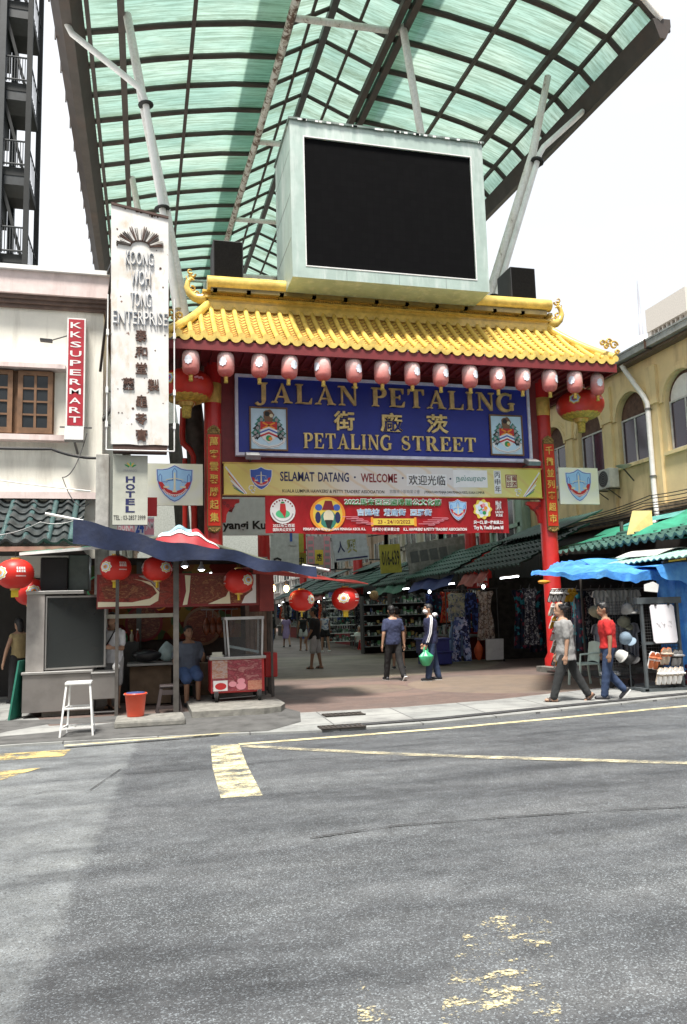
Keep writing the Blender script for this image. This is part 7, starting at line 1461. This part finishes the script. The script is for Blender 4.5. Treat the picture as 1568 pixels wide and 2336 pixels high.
shophouse('cream shophouse beyond the pale green one on the right', 36, 45, 14.2, (.55, .5, .4), 9.6)
shophouse('brownish shophouse far down the right side', 45, 58, 14.2, (.42, .3, .22), 9.0, 1, 4)
shophouse('grey shophouse farthest down the right side', 58, 95, 14.2, (.4, .4, .38), 9.5, 1, 6)
shophouse('cream shophouse behind the corner building on the left', 34, 60, -.9, (.55, .52, .45), 9, -1, 5)
shophouse('tan shophouse farthest down the left side', 60, 95, -.9, (.45, .36, .28), 9.5, -1, 5)
t = thing('shophouse', 'plain tan block closing the far end of the street', 'building', (6, 97, 0)); mb = MB(); mb.box(-8, 24, 96, 104, 0, 17, mat('end_block', (.3, .32, .29), .85)); part('wall', mb, t)
for k in range(7):
    mb = MB(); mb.rect(XZ(96), -6+k*4, -4+k*4, 4, 6.5, glassm('dark_pane', (0, 0, 0)), 0, .05); part('window', mb, t)
t = thing('shophouse', 'long cream shophouse row across the road, unseen, added to shade the street', 'building', (4, -17, 0)); mb = MB(); mb.box(-40, 50, -26, -16, 0, 17, mat('added_row_render', (.34, .31, .27), .9, var=.15, scale=.5)); part('wall', mb, t)  # out-of-view row, added to block low sky and darken stalls and fronts
for k in range(18):
    for z in (4, 8, 12): mb = MB(); x = -38+k*5; mb.box(x, x+2.2, -16, -15.95, z, z+2.2, glassm('dark_pane', (0, 0, 0))); part('window', mb, t)  # windows of the added, unseen row
# hanging shop signs down the street
def sign(name, lb, x0, x1, z0, z1, y, m, tilt=0., deco=None):
    t = thing(name, lb, 'sign', ((x0+x1)/2, y, z0)); u = (math.cos(tilt), 0, math.sin(tilt)); f = Fr((x0, y, z0), u, (-math.sin(tilt), 0, math.cos(tilt))); w_, h_ = x1-x0, z1-z0
    mb = MB(); mb.rect(f, 0, w_, 0, h_, m, -.15, 0); part('board', mb, t)
    mb = MB(); mb.bar((x1, y+.08, z1-.1), (x1+.8, y+.08, z1), .05, .05, DGREY); mb.bar((x1, y+.08, z0+.1), (x1+.8, y+.08, z0+.1), .05, .05, DGREY); part('bracket', mb, t)
    if deco: mb = MB(); deco(mb, f, w_, h_); part('lettering', mb, t)
GP = mat('panel_grey', (.8, .82, .83), .5, var=.06); YP = mat('panel_yellow', (.4, .36, .05), .5)
sign('grey_signboard', 'pale grey signboard with black lettering yangi Ku behind the red banner', 2.2, 3.9, 4.1, 5.3, 24, GP, 0, lambda mb, f, w, h: (mb.text(f, 'yangi Ku', .12, 1.46, .1, .44, INK['black'], 0, .01, .03), mb.poly(f, [(.05, .8), (.4, .7), (.5, .9), (.3, 1.1), (.05, 1.05)], INK['dred'], 0, .006)))
sign('white_signboard', 'white hanging signboard with a small blue mark', 4.75, 5.85, 3.45, 5.0, 30, mat('panel_white2', (.55, .57, .56), .5), 0, lambda mb, f, w, h: (mb.rect(f, .75, .85, 1.0, 1.4, INK['blue'], 0, .01), mb.stroke(f, [(.1, .3), (.25, .35), (.4, .28)], .08, INK['black'], 0, .01), mb.text(f, 'Maxwell', .7, 1.0, .8, .88, INK['grey'], 0, .01)))
sign('yellow_signboard', 'narrow yellow signboard right of the white hanging signboard', 5.95, 6.25, 4.1, 5.0, 31, YP, 0)
def dk(mb, f, w, h):
    mb.rect(f, .0, w*.28, .0, h, INK['pink'], 0, .008); mb.rect(f, w*.72, w, 0, h, INK['pink'], 0, .008)
    mb.rect(f, w*.32, w*.68, .2*h, .62*h, INK['yellow'], 0, .01); mb.text(f, '店', w*.38, w*.62, .3*h, .52*h, INK['black'], .01, .015, .02)
    for k in range(5): mb.rect(f, w*.04, w*.24, h*(.1+.17*k), h*(.2+.17*k), INK['grey'], .008, .012); mb.rect(f, w*.76, w*.96, h*(.1+.17*k), h*(.2+.17*k), INK['grey'], .008, .012)
sign('pink_signboard', 'pink, white and yellow Chinese signboard hanging over the stalls', 6.4, 7.35, 3.3, 4.75, 31, mat('panel_rose', (.5, .42, .42), .5), 0, dk)
sign('yellow_signboard', 'small square yellow signboard beside the pink hanging signboard', 6.0, 6.4, 3.5, 4.1, 31.3, YP, 0, lambda mb, f, w, h: mb.text(f, '中', .1, .3, .15, .45, INK['black'], 0, .01, .02))
sign('blue_bordered_signboard', 'tilted white signboard with blue border beside the tall red column', 7.3, 8.7, 3.62, 4.75, 30, mat('panel_cool', (.5, .54, .58), .5), .1, lambda mb, f, w, h: (mb.rect(f, .05, w-.05, .06, .12, INK['navy'], 0, .01), mb.text(f, '人', .15, .45, .35, .8, INK['navy'], 0, .01, .02), mb.text(f, '興', .55, .95, .3, .85, mat('ink_olive', (.35, .35, .12), .5), 0, .01, .02)))
sign('yellow_signboard', 'yellow signboard with black numbers near the grey tilted signboard', 9.2, 10.05, 3.15, 4.3, 30, YP, .05, lambda mb, f, w, h: mb.text(f, '016-639', .06, w-.06, .3, .9, INK['black'], 0, .01, .01))
def gd(mb, f, w, h):
    for k in range(6): mb.rect(f, .1+k*w/6.3, .1+k*w/6.3+w/7.8, .38, .8, mat('sign_slate', (.1, .11, .11), .6) if k < 4 else mat('sign_mid', (.2, .22, .2), .6), 0, .01)
    mb.text(f, 'BOUNTY FASHION', .2, w-.3, .1, .26, mat('sign_mid', (0, 0, 0)), 0, .01)
sign('grey_signboard', 'large weathered grey signboard tilted above the green roofs', 9.55, 12.0, 3.0, 4.1, 27.5, mat('panel_weathered', (.26, .26, .24), .7, var=.3), .14, gd)
# distant tower block and telecom tower on the right
t = thing('office_block', 'pale concrete office block with deep window bays far off on the right', 'building', (72, 92, 0)); CBL = mat('tower_concrete', (.62, .58, .52), .85, var=.08)
mb = MB(); mb.box(72.6, 95, 92.4, 100, -1.2, 37.5, CBL); mb.box(71.6, 96, 91.6, 100.8, 41.8, 45.4, CBL); mb.box(71.9, 96, 92, 100.4, 37.5, 39.2, CBL); mb.box(72.4, 96, 92.3, 93.2, 39.2, 41.8, CBL); mb.box(71.7, 73, 99.9, 100.7, 37.6, 45, CBL); part('wall', mb, t)
mb = MB(); mb.box(73.4, 95, 93.2, 100, 39.2, 41.8, BLACK); part('window_band', mb, t)
mb = MB()
for k in range(7): y = 93.6+k*1.0; mb.box(72.0, 73.4, y-.12, y+.12, 39.2, 41.8, CBL)
part('fin', mb, t)
mb = MB()
for y in (94, 96.5, 98.5): mb.box(71.9, 73, y, y+1.2, 35.8, 37.4, WHITE)
part('equipment', mb, t); t.location = (75.2, 92, 1.2)
t = thing('telecom_tower', 'thin pale telecommunications tower far away on the right horizon', 'tower', (659, 900, 0)); TC_ = mat('tower_pale', (.55, .56, .58), .7)
mb = MB(); mb.lathe((659, 900, 0), [(13, 0), (8, 40), (6.5, 335)], TC_, 24); part('shaft', mb, t)
mb = MB(); mb.lathe((659, 900, 0), [(7, 320), (15, 334), (17, 340), (17, 346), (12, 352), (10, 354), (10, 360), (4, 366)], TC_, 28); part('pod', mb, t)
mb = MB(); mb.lathe((659, 900, 0), [(3.2, 360), (2.4, 385), (1.6, 386), (1.2, 420), (.4, 445)], mat('mast_grey', (.4, .4, .43), .6), 10); part('mast', mb, t)
# ================================================================ people
SKIN = mat('skin', (.4, .235, .155), .55, var=.08, scale=12); HAIR = mat('hair_black', (.012, .011, .012), .5, var=.3, scale=30)
def remesh(name, mb, vox, parent, sm=4, disp=0., label=None):
    me = mb.mesh(name+'_src'); o = bpy.data.objects.new('tmp', me); COL.objects.link(o)
    md = o.modifiers.new('r', 'REMESH'); md.mode = 'VOXEL'; md.voxel_size = vox; md.use_smooth_shade = True
    s = o.modifiers.new('s', 'SMOOTH'); s.iterations = sm; s.factor = .5
    if disp:
        tx = bpy.data.textures.new('fold', 'CLOUDS'); tx.noise_scale = .07; d = o.modifiers.new('d', 'DISPLACE'); d.texture = tx; d.strength = disp; d.mid_level = .5
    m2 = bpy.data.meshes.new_from_object(o.evaluated_get(bpy.context.evaluated_depsgraph_get())); m2.name = name
    bpy.data.objects.remove(o); bpy.data.meshes.remove(me)
    m2.materials.clear(); m2.materials.append(mb.mats[0])
    q = bpy.data.objects.new(name, m2); COL.objects.link(q); q.parent = parent
    if label: q['label'] = label
    return q
def cap(mb, a, b, ra, rb, m, n=14):
    a, b = V(a), V(b); d = (b-a).normalized(); pts = []; rr = []
    for t in (0, .35, .7, .9): pts.append(a-d*ra*(1-t)); rr.append(ra*math.sqrt(max(.02, 1-(1-t)**2)))
    for t in (0, .25, .5, .75, 1): pts.append(a+(b-a)*t); rr.append(ra+(rb-ra)*t)
    for t in (.1, .3, .65, 1): pts.append(b+d*rb*t); rr.append(rb*math.sqrt(max(.02, 1-t*t)))
    mb.tube(pts, rr, m, n)
def person(label, pos, heading, H=1.7, fem=False, lean=0, legs=((0, 0), (0, 0)), arms=((5, 8, 10), (5, 8, 10)), head=(0, 0), top=(TW, .5, .0, .02), bottom=(TBk, 'trousers', 1.0, .02), shoes=None, hair='short', hairm=None, skin=None, vox=.014, hold=None, foot=(0, 0), seat=None, twist=0, mask=False, girth=1., extra=None):
    k = H/1.7; skin = skin or SKIN; hairm = hairm or HAIR
    root = thing('person', label, 'person', (0, 0, 0))
    hipz = .90*k; g = girth; tl, sl = .43*k, .41*k
    # leg directions, then put the lowest sole on the ground
    J = []
    for s, (a, b) in zip((-1, 1), legs):
        hip = V((s*.095*k, 0, hipz)); td = V((s*.02, math.sin(R(a)), -math.cos(R(a)))); kn = hip+td*tl; sd = V((0, math.sin(R(a-b)), -math.cos(R(a-b)))); an = kn+sd*sl; J.append([hip, kn, an])
    low = min(j[2].z-.075*k for j in J) if seat is None else min(j[2].z-.075*k for j in J)
    off = V((0, 0, -low))
    for j in J:
        for i in range(3): j[i] = j[i]+off
    pelvis = V((0, 0, hipz))+off
    la = R(lean); up = V((0, math.sin(la), math.cos(la))); fw = V((0, math.cos(la), -math.sin(la)))
    tw = R(twist); rt = V((math.cos(tw), math.sin(tw), 0))
    T = lambda x, y, z: pelvis+rt*x*k+fw*y*k+up*z*k
    sw = (.165 if fem else .19)
    secs = [(-.08, .15, .105), (.0, .158, .115), (.1, .135 if fem else .145, .1), (.2, .125 if fem else .15, .1), (.32, .15 if fem else .168, .115), (.42, .155 if fem else .175, .11), (.5, .13, .085), (.545, .075, .062)]
    def torso(mb, m, ex=0., z0=-.1, z1=.56, gk=1.):
        vs = []; n = 18; S_ = [s for s in secs if z0-.02 <= s[0] <= z1]
        if z0 < -.1: S_ = [(z0, .165, .125)]+S_
        for z, rx, ry in S_:
            for i in range(n): a = 2*math.pi*i/n; vs.append(T((rx*g*gk+ex)*math.cos(a), (ry*g*gk+ex)*math.sin(a)+(.015 if z < .05 else 0), z))
        kq = len(S_); mb.add(vs, [(i*n+j, i*n+(j+1) % n, (i+1)*n+(j+1) % n, (i+1)*n+j) for i in range(kq-1) for j in range(n)]+[tuple(range(n))[::-1], tuple(range((kq-1)*n, kq*n))], m)
    A = []
    for s, (p, ab, e) in zip((-1, 1), arms):
        sh = T(s*sw, 0, .452); pd = (V((s*math.sin(R(ab)), math.sin(R(p))*math.cos(R(ab)), -math.cos(R(p))*math.cos(R(ab))))).normalized(); el = sh+pd*.29*k
        fd = V((s*math.sin(R(ab))*.4-s*(math.sin(R(e))*.25 if e > 60 else 0), math.sin(R(p+e)), -math.cos(R(p+e)))).normalized(); wr = el+fd*.25*k; A.append([sh, el, wr, fd])
    neck = T(0, .01, .53); hy, hp = R(head[0]), R(head[1])
    HC = neck+up*.0+V((0, .025*k, .165*k)); HR_ = MX.Rotation(hy, 3, 'Z') @ MX.Rotation(-hp, 3, 'X')
    hd = lambda x, y, z: HC+HR_ @ V((x*k, y*k, z*k))
    mb = MB(); torso(mb, skin)
    for j in J: cap(mb, j[0], j[1], .082*k*g, .058*k, skin); cap(mb, j[1], j[2], .056*k, .038*k, skin); cap(mb, j[1]+(j[2]-j[1])*.1+V((0, -.012*k, 0)), j[1]+(j[2]-j[1])*.5, .055*k, .045*k, skin)
    for a in A: cap(mb, T(0, .0, .525), a[0]+V((0, 0, .006)), .05*k, .046*k, skin)
    for a in A: cap(mb, a[0], a[1], .05*k*g, .04*k, skin); cap(mb, a[1], a[2], .04*k, .027*k, skin)
    cap(mb, neck-V((0, 0, .03)), HC-V((0, .01, .04)), .055*k, .05*k, skin)
    mb.ell(HC+V((0, 0, .015*k)), .076*k, .094*k, .115*k, skin, 18, 12, HR_); mb.ell(hd(0, .03, -.06), .055*k, .06*k, .06*k, skin, 14, 8, HR_)
    cap(mb, hd(0, .088, .02), hd(0, .104, -.022), .011*k, .016*k, skin, 8); cap(mb, hd(0, .082, -.055), hd(0, .084, -.062), .024*k, .022*k, skin, 8)
    for s in (-1, 1): mb.ell(hd(s*.079, -.005, .0), .012*k, .024*k, .034*k, skin, 8, 6, HR_)
    for a, s in zip(A, (-1, 1)):                            # hands: palm, four unequal fingers and a thumb
        wr, d = a[2], a[3]; side = V((0, 1, 0)) if abs(d.y) < .8 else V((0, 0, 1)); side = (side-d*side.dot(d)).normalized(); nrm = d.cross(side)*(-s)
        pc = wr+d*.045*k; cap(mb, wr+d*.02*k+side*.014*k, wr+d*.075*k+side*.02*k, .02*k, .02*k, skin, 8); cap(mb, wr+d*.02*k-side*.014*k, wr+d*.075*k-side*.02*k, .02*k, .02*k, skin, 8)
        for q, ln in zip((-1.5, -.5, .5, 1.5), (.06, .075, .08, .07)):
            b0 = wr+d*.09*k+side*q*.019*k; b1 = b0+d*ln*.5*k+nrm*.006*k; b2 = b1+d*ln*.42*k+nrm*.014*k; cap(mb, b0, b1, .0095*k, .009*k, skin, 6); cap(mb, b1, b2, .009*k, .008*k, skin, 6)
        t0 = wr+d*.035*k+side*.03*k; t1 = t0+d*.035*k+side*.022*k+nrm*.015*k; cap(mb, t0, t1, .012*k, .01*k, skin, 6); cap(mb, t1, t1+d*.03*k+nrm*.008*k, .01*k, .008*k, skin, 6)
    for j, (a, b), fo in zip(J, legs, foot):
        fa = R(a-b)+R(fo) if fo else 0; fdir = V((0, math.cos(fa), math.sin(fa))); dn = V((0, math.sin(fa), -math.cos(fa))) ; c = j[2]+dn*.045*k; cap(mb, c-fdir*.04*k, c+fdir*.13*k, .036*k, .028*k, skin, 10)
    body = remesh('body', mb, vox*.75, root, 2)
    m, sl_, zl, ex = top
    mb = MB(); torso(mb, m, ex, zl, .51, 1.02)
    if sl_ >= .4:
        for a in A: cap(mb, T(0, .0, .5), a[0]+V((0, 0, .004)), .062*k, .05*k+ex*.3, m)
    for a in A:
        if sl_ > 0: cap(mb, a[0], a[0]+(a[1]-a[0])*min(1, sl_*(.78 if sl_ < 1 else 1)), .05*k*g+ex*.45, (.045*k*g+ex*.5) if sl_ < 1 else .042*k+ex*.5, m)
        if sl_ > 1: cap(mb, a[1], a[1]+(a[2]-a[1])*min(.97, sl_-1), .042*k+ex*.5, .03*k+ex*.5, m)
    if sl_ == 0: pass
    if m is not None: remesh('shirt', mb, vox, root, 4, .018)
    bm_, kind, ln, ex = bottom; mb = MB()
    if kind == 'skirt':
        n = 20; vs = []
        for z, rx, ry in ((.12, .15, .115), (0, .175, .135), (-.2*ln, .2, .16), (-.42*ln, .21, .17)):
            for i in range(n): a = 2*math.pi*i/n; vs.append(T(rx*math.cos(a), ry*math.sin(a), z))
        mb.add(vs, [(i*n+j, i*n+(j+1) % n, (i+1)*n+(j+1) % n, (i+1)*n+j) for i in range(3) for j in range(n)]+[tuple(range(n))[::-1], tuple(range(3*n, 4*n))], bm_)
    else:
        torso(mb, bm_, ex*.6, -.1, .1)
        for j in J:
            lt = min(1, ln*2); cap(mb, j[0], j[0]+(j[1]-j[0])*lt, .085*k*g+ex*.6, (.06*k+ex if lt > .9 else .085*k+ex), bm_)
            if ln > .5: q = (ln-.5)*2; cap(mb, j[1], j[1]+(j[2]-j[1])*q*.97, .06*k+ex, .045*k+ex, bm_)
    remesh('skirt' if kind == 'skirt' else ('trousers' if ln > .6 else 'shorts'), mb, vox, root, 4, .015)
    if shoes:
        for j, (a, b), fo in zip(J, legs, foot):
            fa = R(a-b)+R(fo) if fo else 0; fdir = V((0, math.cos(fa), math.sin(fa))); dn = V((0, math.sin(fa), -math.cos(fa))); c = j[2]+dn*.04*k; mb = MB(); sm_, so_ = shoes
            if so_ != 'sandal': cap(mb, c-fdir*.045*k, c+fdir*.14*k, .045*k, .036*k, sm_, 12); sh = remesh('shoe', mb, .011, root, 2)
            else: mb = MB(); mb.tube([c+fdir*.06*k+V((sx*.045*k, 0, 0))+dn*(.02 if sx else -.032)*k for sx in (-1, 0, 1)], .018*k, sm_, 8); mb.tube([c+fdir*.06*k+V((-.045, 0, 0))*k+dn*.02*k, c+fdir*.1*k-dn*.02*k, c+fdir*.06*k+V((.045, 0, 0))*k+dn*.02*k], .014*k, sm_, 8); sh = part0('sandal', mb, root)
            mb = MB(); so2 = sm_ if so_ == 'sandal' else so_; q0 = c+dn*.03*k; L2 = [(-.075, .032), (-.04, .042), (.05, .046), (.12, .044), (.17, .028), (.178, 0)]; side = V((1, 0, 0)); P = [q0+fdir*y*k+side*x*k for y, x in L2]+[q0+fdir*y*k-side*x*k for y, x in L2[-2::-1]]
            n = len(P); mb.add([p for p in P]+[p-dn*.0+dn*.022*k for p in P], [tuple(range(n)), tuple(range(n, 2*n))[::-1]]+[(i, n+i, n+(i+1) % n, (i+1) % n) for i in range(n)], so2); part0('sole', mb, root if sh is None else sh)
    if hair:
        mb = MB()
        if hair == 'short': mb.ell(hd(0, -.018, .04), .085*k, .098*k, .1*k, hairm, 18, 12, HR_); mb.ell(hd(0, -.05, -.02), .07*k, .055*k, .07*k, hairm, 14, 8, HR_); mb.ell(hd(0, .045, .095), .066*k, .045*k, .035*k, hairm, 12, 8, HR_)
        elif hair == 'balding':
            n = 20
            mb.tube([hd(.072*math.sin(R(a)), -.086*math.cos(R(a))-.004, .02) for a in range(-105, 106, 15)], .036*k, hairm, 10); mb.tube([hd(.066*math.sin(R(a)), -.076*math.cos(R(a))-.006, -.03) for a in range(-80, 81, 20)], .036*k, hairm, 10); mb.tube([hd(.068*math.sin(R(a)), -.07*math.cos(R(a)), .065) for a in range(-125, 126, 15)], .028*k, hairm, 10)
        else:
            mb.ell(hd(0, -.018, .04), .088*k, .1*k, .1*k, hairm, 18, 12, HR_); cap(mb, hd(0, -.06, .02), hd(0, -.085, -.28 if hair == 'long' else -.12), .075*k, .06*k, hairm)
        remesh('hair', mb, .01, root, 1, .022)
    mb = MB()
    for s in (-1, 1): mb.ell(hd(s*.032, .083, .018), .011*k, .008*k, .007*k, BLACK, 8, 6, HR_); mb.ell(hd(s*.033, .086, .04), .02*k, .008*k, .005*k, hairm, 8, 4, HR_)
    part0('eyes', mb, root)
    mb = MB(); mb.ell(hd(0, .1, -.062), .022*k, .008*k, .006*k, mat('lips', (.3, .1, .09), .5), 10, 5, HR_); part0('mouth', mb, root)
    if mask: mb = MB(); mb.ell(hd(0, .05, -.045), .071*k, .072*k, .055*k, mat('mask_white', (.72, .76, .78), .8), 16, 10, HR_); part0('face_mask', mb, root)
    if extra: extra(root, dict(T=T, A=A, J=J, hd=hd, k=k, fw=fw, up=up, rt=rt))
    root.location = pos; root.rotation_euler.z = R(heading)
    return root, A
def part0(name, mb, parent, label=None):
    o = bpy.data.objects.new(name, mb.mesh(name)); COL.objects.link(o); o.parent = parent
    if label: o['label'] = label
    return o
clo = lambda n, c: mat('cloth_'+n, c, .88, var=.1, scale=7, bump=.25, bscale=14)
NV, GYT, RDT, JEAN, DTR, BLK = clo('navy2', (.035, .045, .1)), clo('heather', (.27, .27, .265), ), clo('tee_red', (.5, .02, .02)), clo('denim', (.028, .05, .11)), clo('charcoal', (.025, .027, .028)), clo('black', (.015, .015, .016))
SHB, SHW = mat('shoe_black', (.025, .025, .03), .5), mat('shoe_sole', (.65, .65, .63), .5)
S2 = mat('sandal_brown', (.05, .035, .03), .6); SK2 = mat('skin_tan', (.3, .165, .1), .55, var=.08)
GZ = .05
person('man in a grey T-shirt and dark trousers striding left along the pavement', (7.1, 12.42, .04), 68, 1.7, lean=3, girth=1.12, legs=((20, 3), (-20, 8)), arms=((-4, 6, 12), (4, 8, 14)), head=(14, 4), top=(GYT, .95, -.18, .035), bottom=(DTR, 'trousers', 1., .022), shoes=(S2, 'sandal'), hair='balding', foot=(0, -18))
person('man in a red T-shirt and blue jeans walking left behind the man in grey', (7.86, 12.3, .04), 60, 1.64, girth=1.1, lean=2, legs=((10, 2), (6, 46)), arms=((-8, 8, 14), (0, 8, 16)), head=(12, 2), top=(RDT, .8, -.02, .03), bottom=(JEAN, 'trousers', 1., .02), shoes=(SHB, SHW), skin=SK2, foot=(0, -8))
person('man in a navy T-shirt and black trousers walking away from the camera', (5.68, 17.8, GZ), 10, 1.72, legs=((14, 2), (-12, 14)), arms=((-8, 14, 16), (-4, 14, 8)), head=(-18, 0), top=(NV, .85, -.06, .035), bottom=(BLK, 'trousers', 1., .02), shoes=(SHB, SHW), girth=1.06, foot=(0, -22))
def stripes(root, d):
    mb = MB(); a = d['A'][0]; W = mat('stripe_white', (.75, .75, .76), .8); o = V((-.07, .0, .0))
    for dx in (-.018, .018): mb.tube([d['T'](-.1, dx, .55), a[0]+V((-.075, dx, .045)), a[0]+(a[1]-a[0])*.5+V((-.077, dx, 0)), a[1]+V((-.074, dx, 0)), a[1]+(a[2]-a[1])*.9+V((-.066, dx, 0))], .013, W, 6)
    part0('sleeve_stripe', mb, root); mb = MB(); mb.tube([d['T'](.13*math.cos(R(q)), -.06+.08*math.sin(R(q)), .55+.02*math.sin(R(q*2))) for q in range(180, 361, 20)], .05, W, 8); mb.tube([d['T'](.11*math.cos(R(q)), -.06+.1*math.sin(R(q)), .54) for q in range(180, 361, 20)], .04, NV, 8); part0('hood', mb, root)
mk = person('man in navy track jacket with white sleeve stripe and face mask, facing left', (6.45, 17.3, GZ), 78, 1.72, lean=2, legs=((8, 0), (-8, 4)), arms=((8, 5, 12), (6, 5, 16)), head=(6, -2), top=(clo('jacket', (.02, .025, .07)), 2, -.08, .045), bottom=(JEAN, 'trousers', 1., .028), shoes=(SHB, SHW), mask=True, extra=stripes)
def bag_green():
    m = mat('bag_green', (.06, .42, .2), .4, var=.2); mk_root, A = mk; h = mk_root.location+MX.Rotation(R(78), 3, 'Z') @ (A[0][2]+A[0][3]*.09); q = h-V((0, 0, .42))
    t = thing('carrier_bag', 'green plastic carrier bag held by the masked man', 'bag', q); o = MB(); n, kk = 36, 24; vs = []
    for i in range(kk+1):
        v = i/kk; r = (.02+.15*math.sin(math.pi*min(1, v*1.15)*.5+.25)**.8 if v < .65 else .155-.4*(v-.65))*(.35 if v == 0 else 1)
        for j in range(n): a = 2*math.pi*j/n; rr = r*(1+.14*math.sin(5*a+v*5)*v+.07*math.sin(9*a+v*3)+.04*math.sin(17*a-v*9)*v); vs.append((q.x+rr*math.cos(a), q.y+rr*.7*math.sin(a), q.z+.0+.36*v))
    o.add(vs, [(i*n+j, i*n+(j+1) % n, (i+1)*n+(j+1) % n, (i+1)*n+j) for i in range(kk) for j in range(n)]+[tuple(range(n))[::-1]], m, True); part('body', o, t); o = MB()
    for s in (-1, 1): o.tube([(q.x+s*.05, q.y, q.z+.33), (q.x+s*.03, q.y, q.z+.42), (q.x, q.y, q.z+.45)], [.022, .016, .012], m, 8)
    part('handle', o, t)
bag_green()
person('person in dark clothes walking beyond the man in the navy T-shirt', (6.9, 21.2, GZ), -4, 1.68, legs=((8, 2), (-10, 8)), top=(BLK, .6, -.06, .02), bottom=(BLK, 'shorts', .5, .02), shoes=(SHB, SHW), vox=.02)
person('man in a black T-shirt and light grey shorts standing in the street', (4.85, 22.7, GZ), 60, 1.74, legs=((6, 0), (-8, 2)), arms=((6, 6, 24), (4, 6, 10)), head=(10, -4), top=(BLK, .95, -.06, .035), bottom=(clo('shorts_grey', (.42, .42, .42)), 'shorts', .48, .035), shoes=(S2, 'sandal'), skin=SK2, girth=1.1)
person('woman in a white patterned top and black shorts walking past the man in black', (7.25, 31.9, GZ), 12, 1.66, True, legs=((8, 2), (-10, 6)), arms=((0, 10, 8), (0, 10, 8)), head=(-10, 0), top=(m_fabric('print_white', ((.6, .62, .65), (.62, .64, .66), (.2, .28, .42), (.6, .62, .64)), 14), .1, -.05, .02), bottom=(BLK, 'shorts', .22, .03), shoes=(SHW, SHW), hair='bob', vox=.02)
person('woman in a lilac top and lilac skirt walking away down the street', (6.75, 38.2, GZ), 4, 1.6, True, legs=((12, 2), (-14, 14)), top=(clo('lilac', (.3, .22, .4)), .7, -.04, .02), bottom=(clo('lilac', (0, 0, 0)), 'skirt', 1.1, .02), shoes=(SHB, SHB), hair='long', vox=.022)
person('woman in a black camisole and light shorts walking away down the street', (6.75, 34.0, GZ), 8, 1.62, True, legs=((8, 2), (-8, 6)), arms=((0, 14, 8), (0, 12, 8)), top=(BLK, .05, -.06, .015), bottom=(clo('shorts_pale', (.45, .47, .46)), 'shorts', .25, .025), shoes=(S2, 'sandal'), hair='bob', skin=SK2, vox=.022)
person('person in blue and white top at the street edge beside the stall post', (4.55, 30.5, GZ), -30, 1.68, legs=((6, 0), (-8, 4)), top=(m_fabric('print_blue_white', ((.5, .55, .6), (.1, .3, .6), (.55, .58, .6)), 3), 1.2, -.05, .03), bottom=(BLK, 'trousers', 1., .02), shoes=(SHB, SHW), vox=.022)
person('person in dark top and blue jeans just behind the blue and white top', (5.6, 36, GZ), -20, 1.68, legs=((10, 0), (-10, 6)), top=(BLK, 1.2, -.05, .03), bottom=(JEAN, 'trousers', 1., .025), shoes=(SHB, SHW), vox=.022)
person('seated vendor in a white T-shirt and cap behind the small white table', (9.35, 34.2, GZ-.32), 170, 1.65, legs=((82, 84), (82, 84)), arms=((30, 8, 60), (30, 8, 60)), head=(0, -14), top=(TW, .8, -.05, .03), bottom=(DTR, 'trousers', 1., .02), shoes=(SHB, SHB), hair='short', hairm=clo('cap_pale', (.5, .5, .52)), vox=.022)
def bagstrap(root, d):
    T = d['T']; mb = MB(); mb.tube([T(-.1, .1, .5), T(-.05, .155, .38), T(.08, .17, .18), T(.17, .13, .0), T(.2, .05, -.12)], .014, BLACK, 6); mb.tube([T(-.1, .08, .52), T(-.06, -.1, .45), T(.1, -.15, .1), T(.2, .0, -.1)], .014, BLACK, 6); part0('strap', mb, root)
    mb = MB(); mb.ell(T(.22, .05, -.2), .07, .13, .13, BLACK, 14, 8); part0('sling_bag', mb, root)
    mb = MB(); mb.ell(T(.02, .155, .24), .05, .012, .03, INK['red'], 10, 5); mb.ell(T(.02, .16, .2), .04, .012, .02, INK['sky'], 10, 5); part0('shirt_print', mb, root)
person('man in white T-shirt with black sling bag at the food stall, looking down', (-.53, 15.0, GZ), 150, 1.68, lean=4, legs=((2, 2), (-2, 2)), arms=((12, 8, 84), (14, 8, 80)), head=(8, -28), top=(clo('tee_white', (.72, .73, .76)), .9, -.1, .035), bottom=(clo('shorts_stone', (.4, .4, .4)), 'shorts', .5, .03), shoes=(S2, 'sandal'), extra=bagstrap)
person('heavy man in a grey-blue T-shirt and blue shorts sitting behind the stall post', (.8, 15.1, GZ), 188, 1.7, lean=2, legs=((78, 80), (72, 76)), arms=((10, 16, 100), (24, 16, 30)), head=(10, -6), top=(clo('slate', (.1, .12, .16)), .95, -.08, .035), bottom=(clo('shorts_blue', (.06, .11, .24)), 'shorts', .5, .04), shoes=(SHB, SHB), girth=1.22, skin=SK2)
mb = MB(); mb.bbox(.5, .95, 15.0, 15.45, .38, .44, PS, .015)
t = thing('low_stool', 'dark low stool under the seated heavy man', 'stool', (.72, 15.2, .05)); part('seat', mb, t)
for x, y in ((.53, 15.03), (.92, 15.03), (.53, 15.42), (.92, 15.42)): mb = MB(); mb.box(x-.02, x+.02, y-.02, y+.02, .05, .38, PS); part('leg', mb, t)
person('woman in mustard sleeveless top and black trousers left of the steel cabinet', (-2.42, 17.0, GZ), 40, 1.64, True, legs=((4, 0), (-6, 2)), arms=((0, 22, 10), (0, 10, 10)), top=(clo('mustard', (.36, .28, .14)), .1, -.02, .02), bottom=(BLK, 'trousers', 1., .025), shoes=(SHB, SHB), hair='bob')
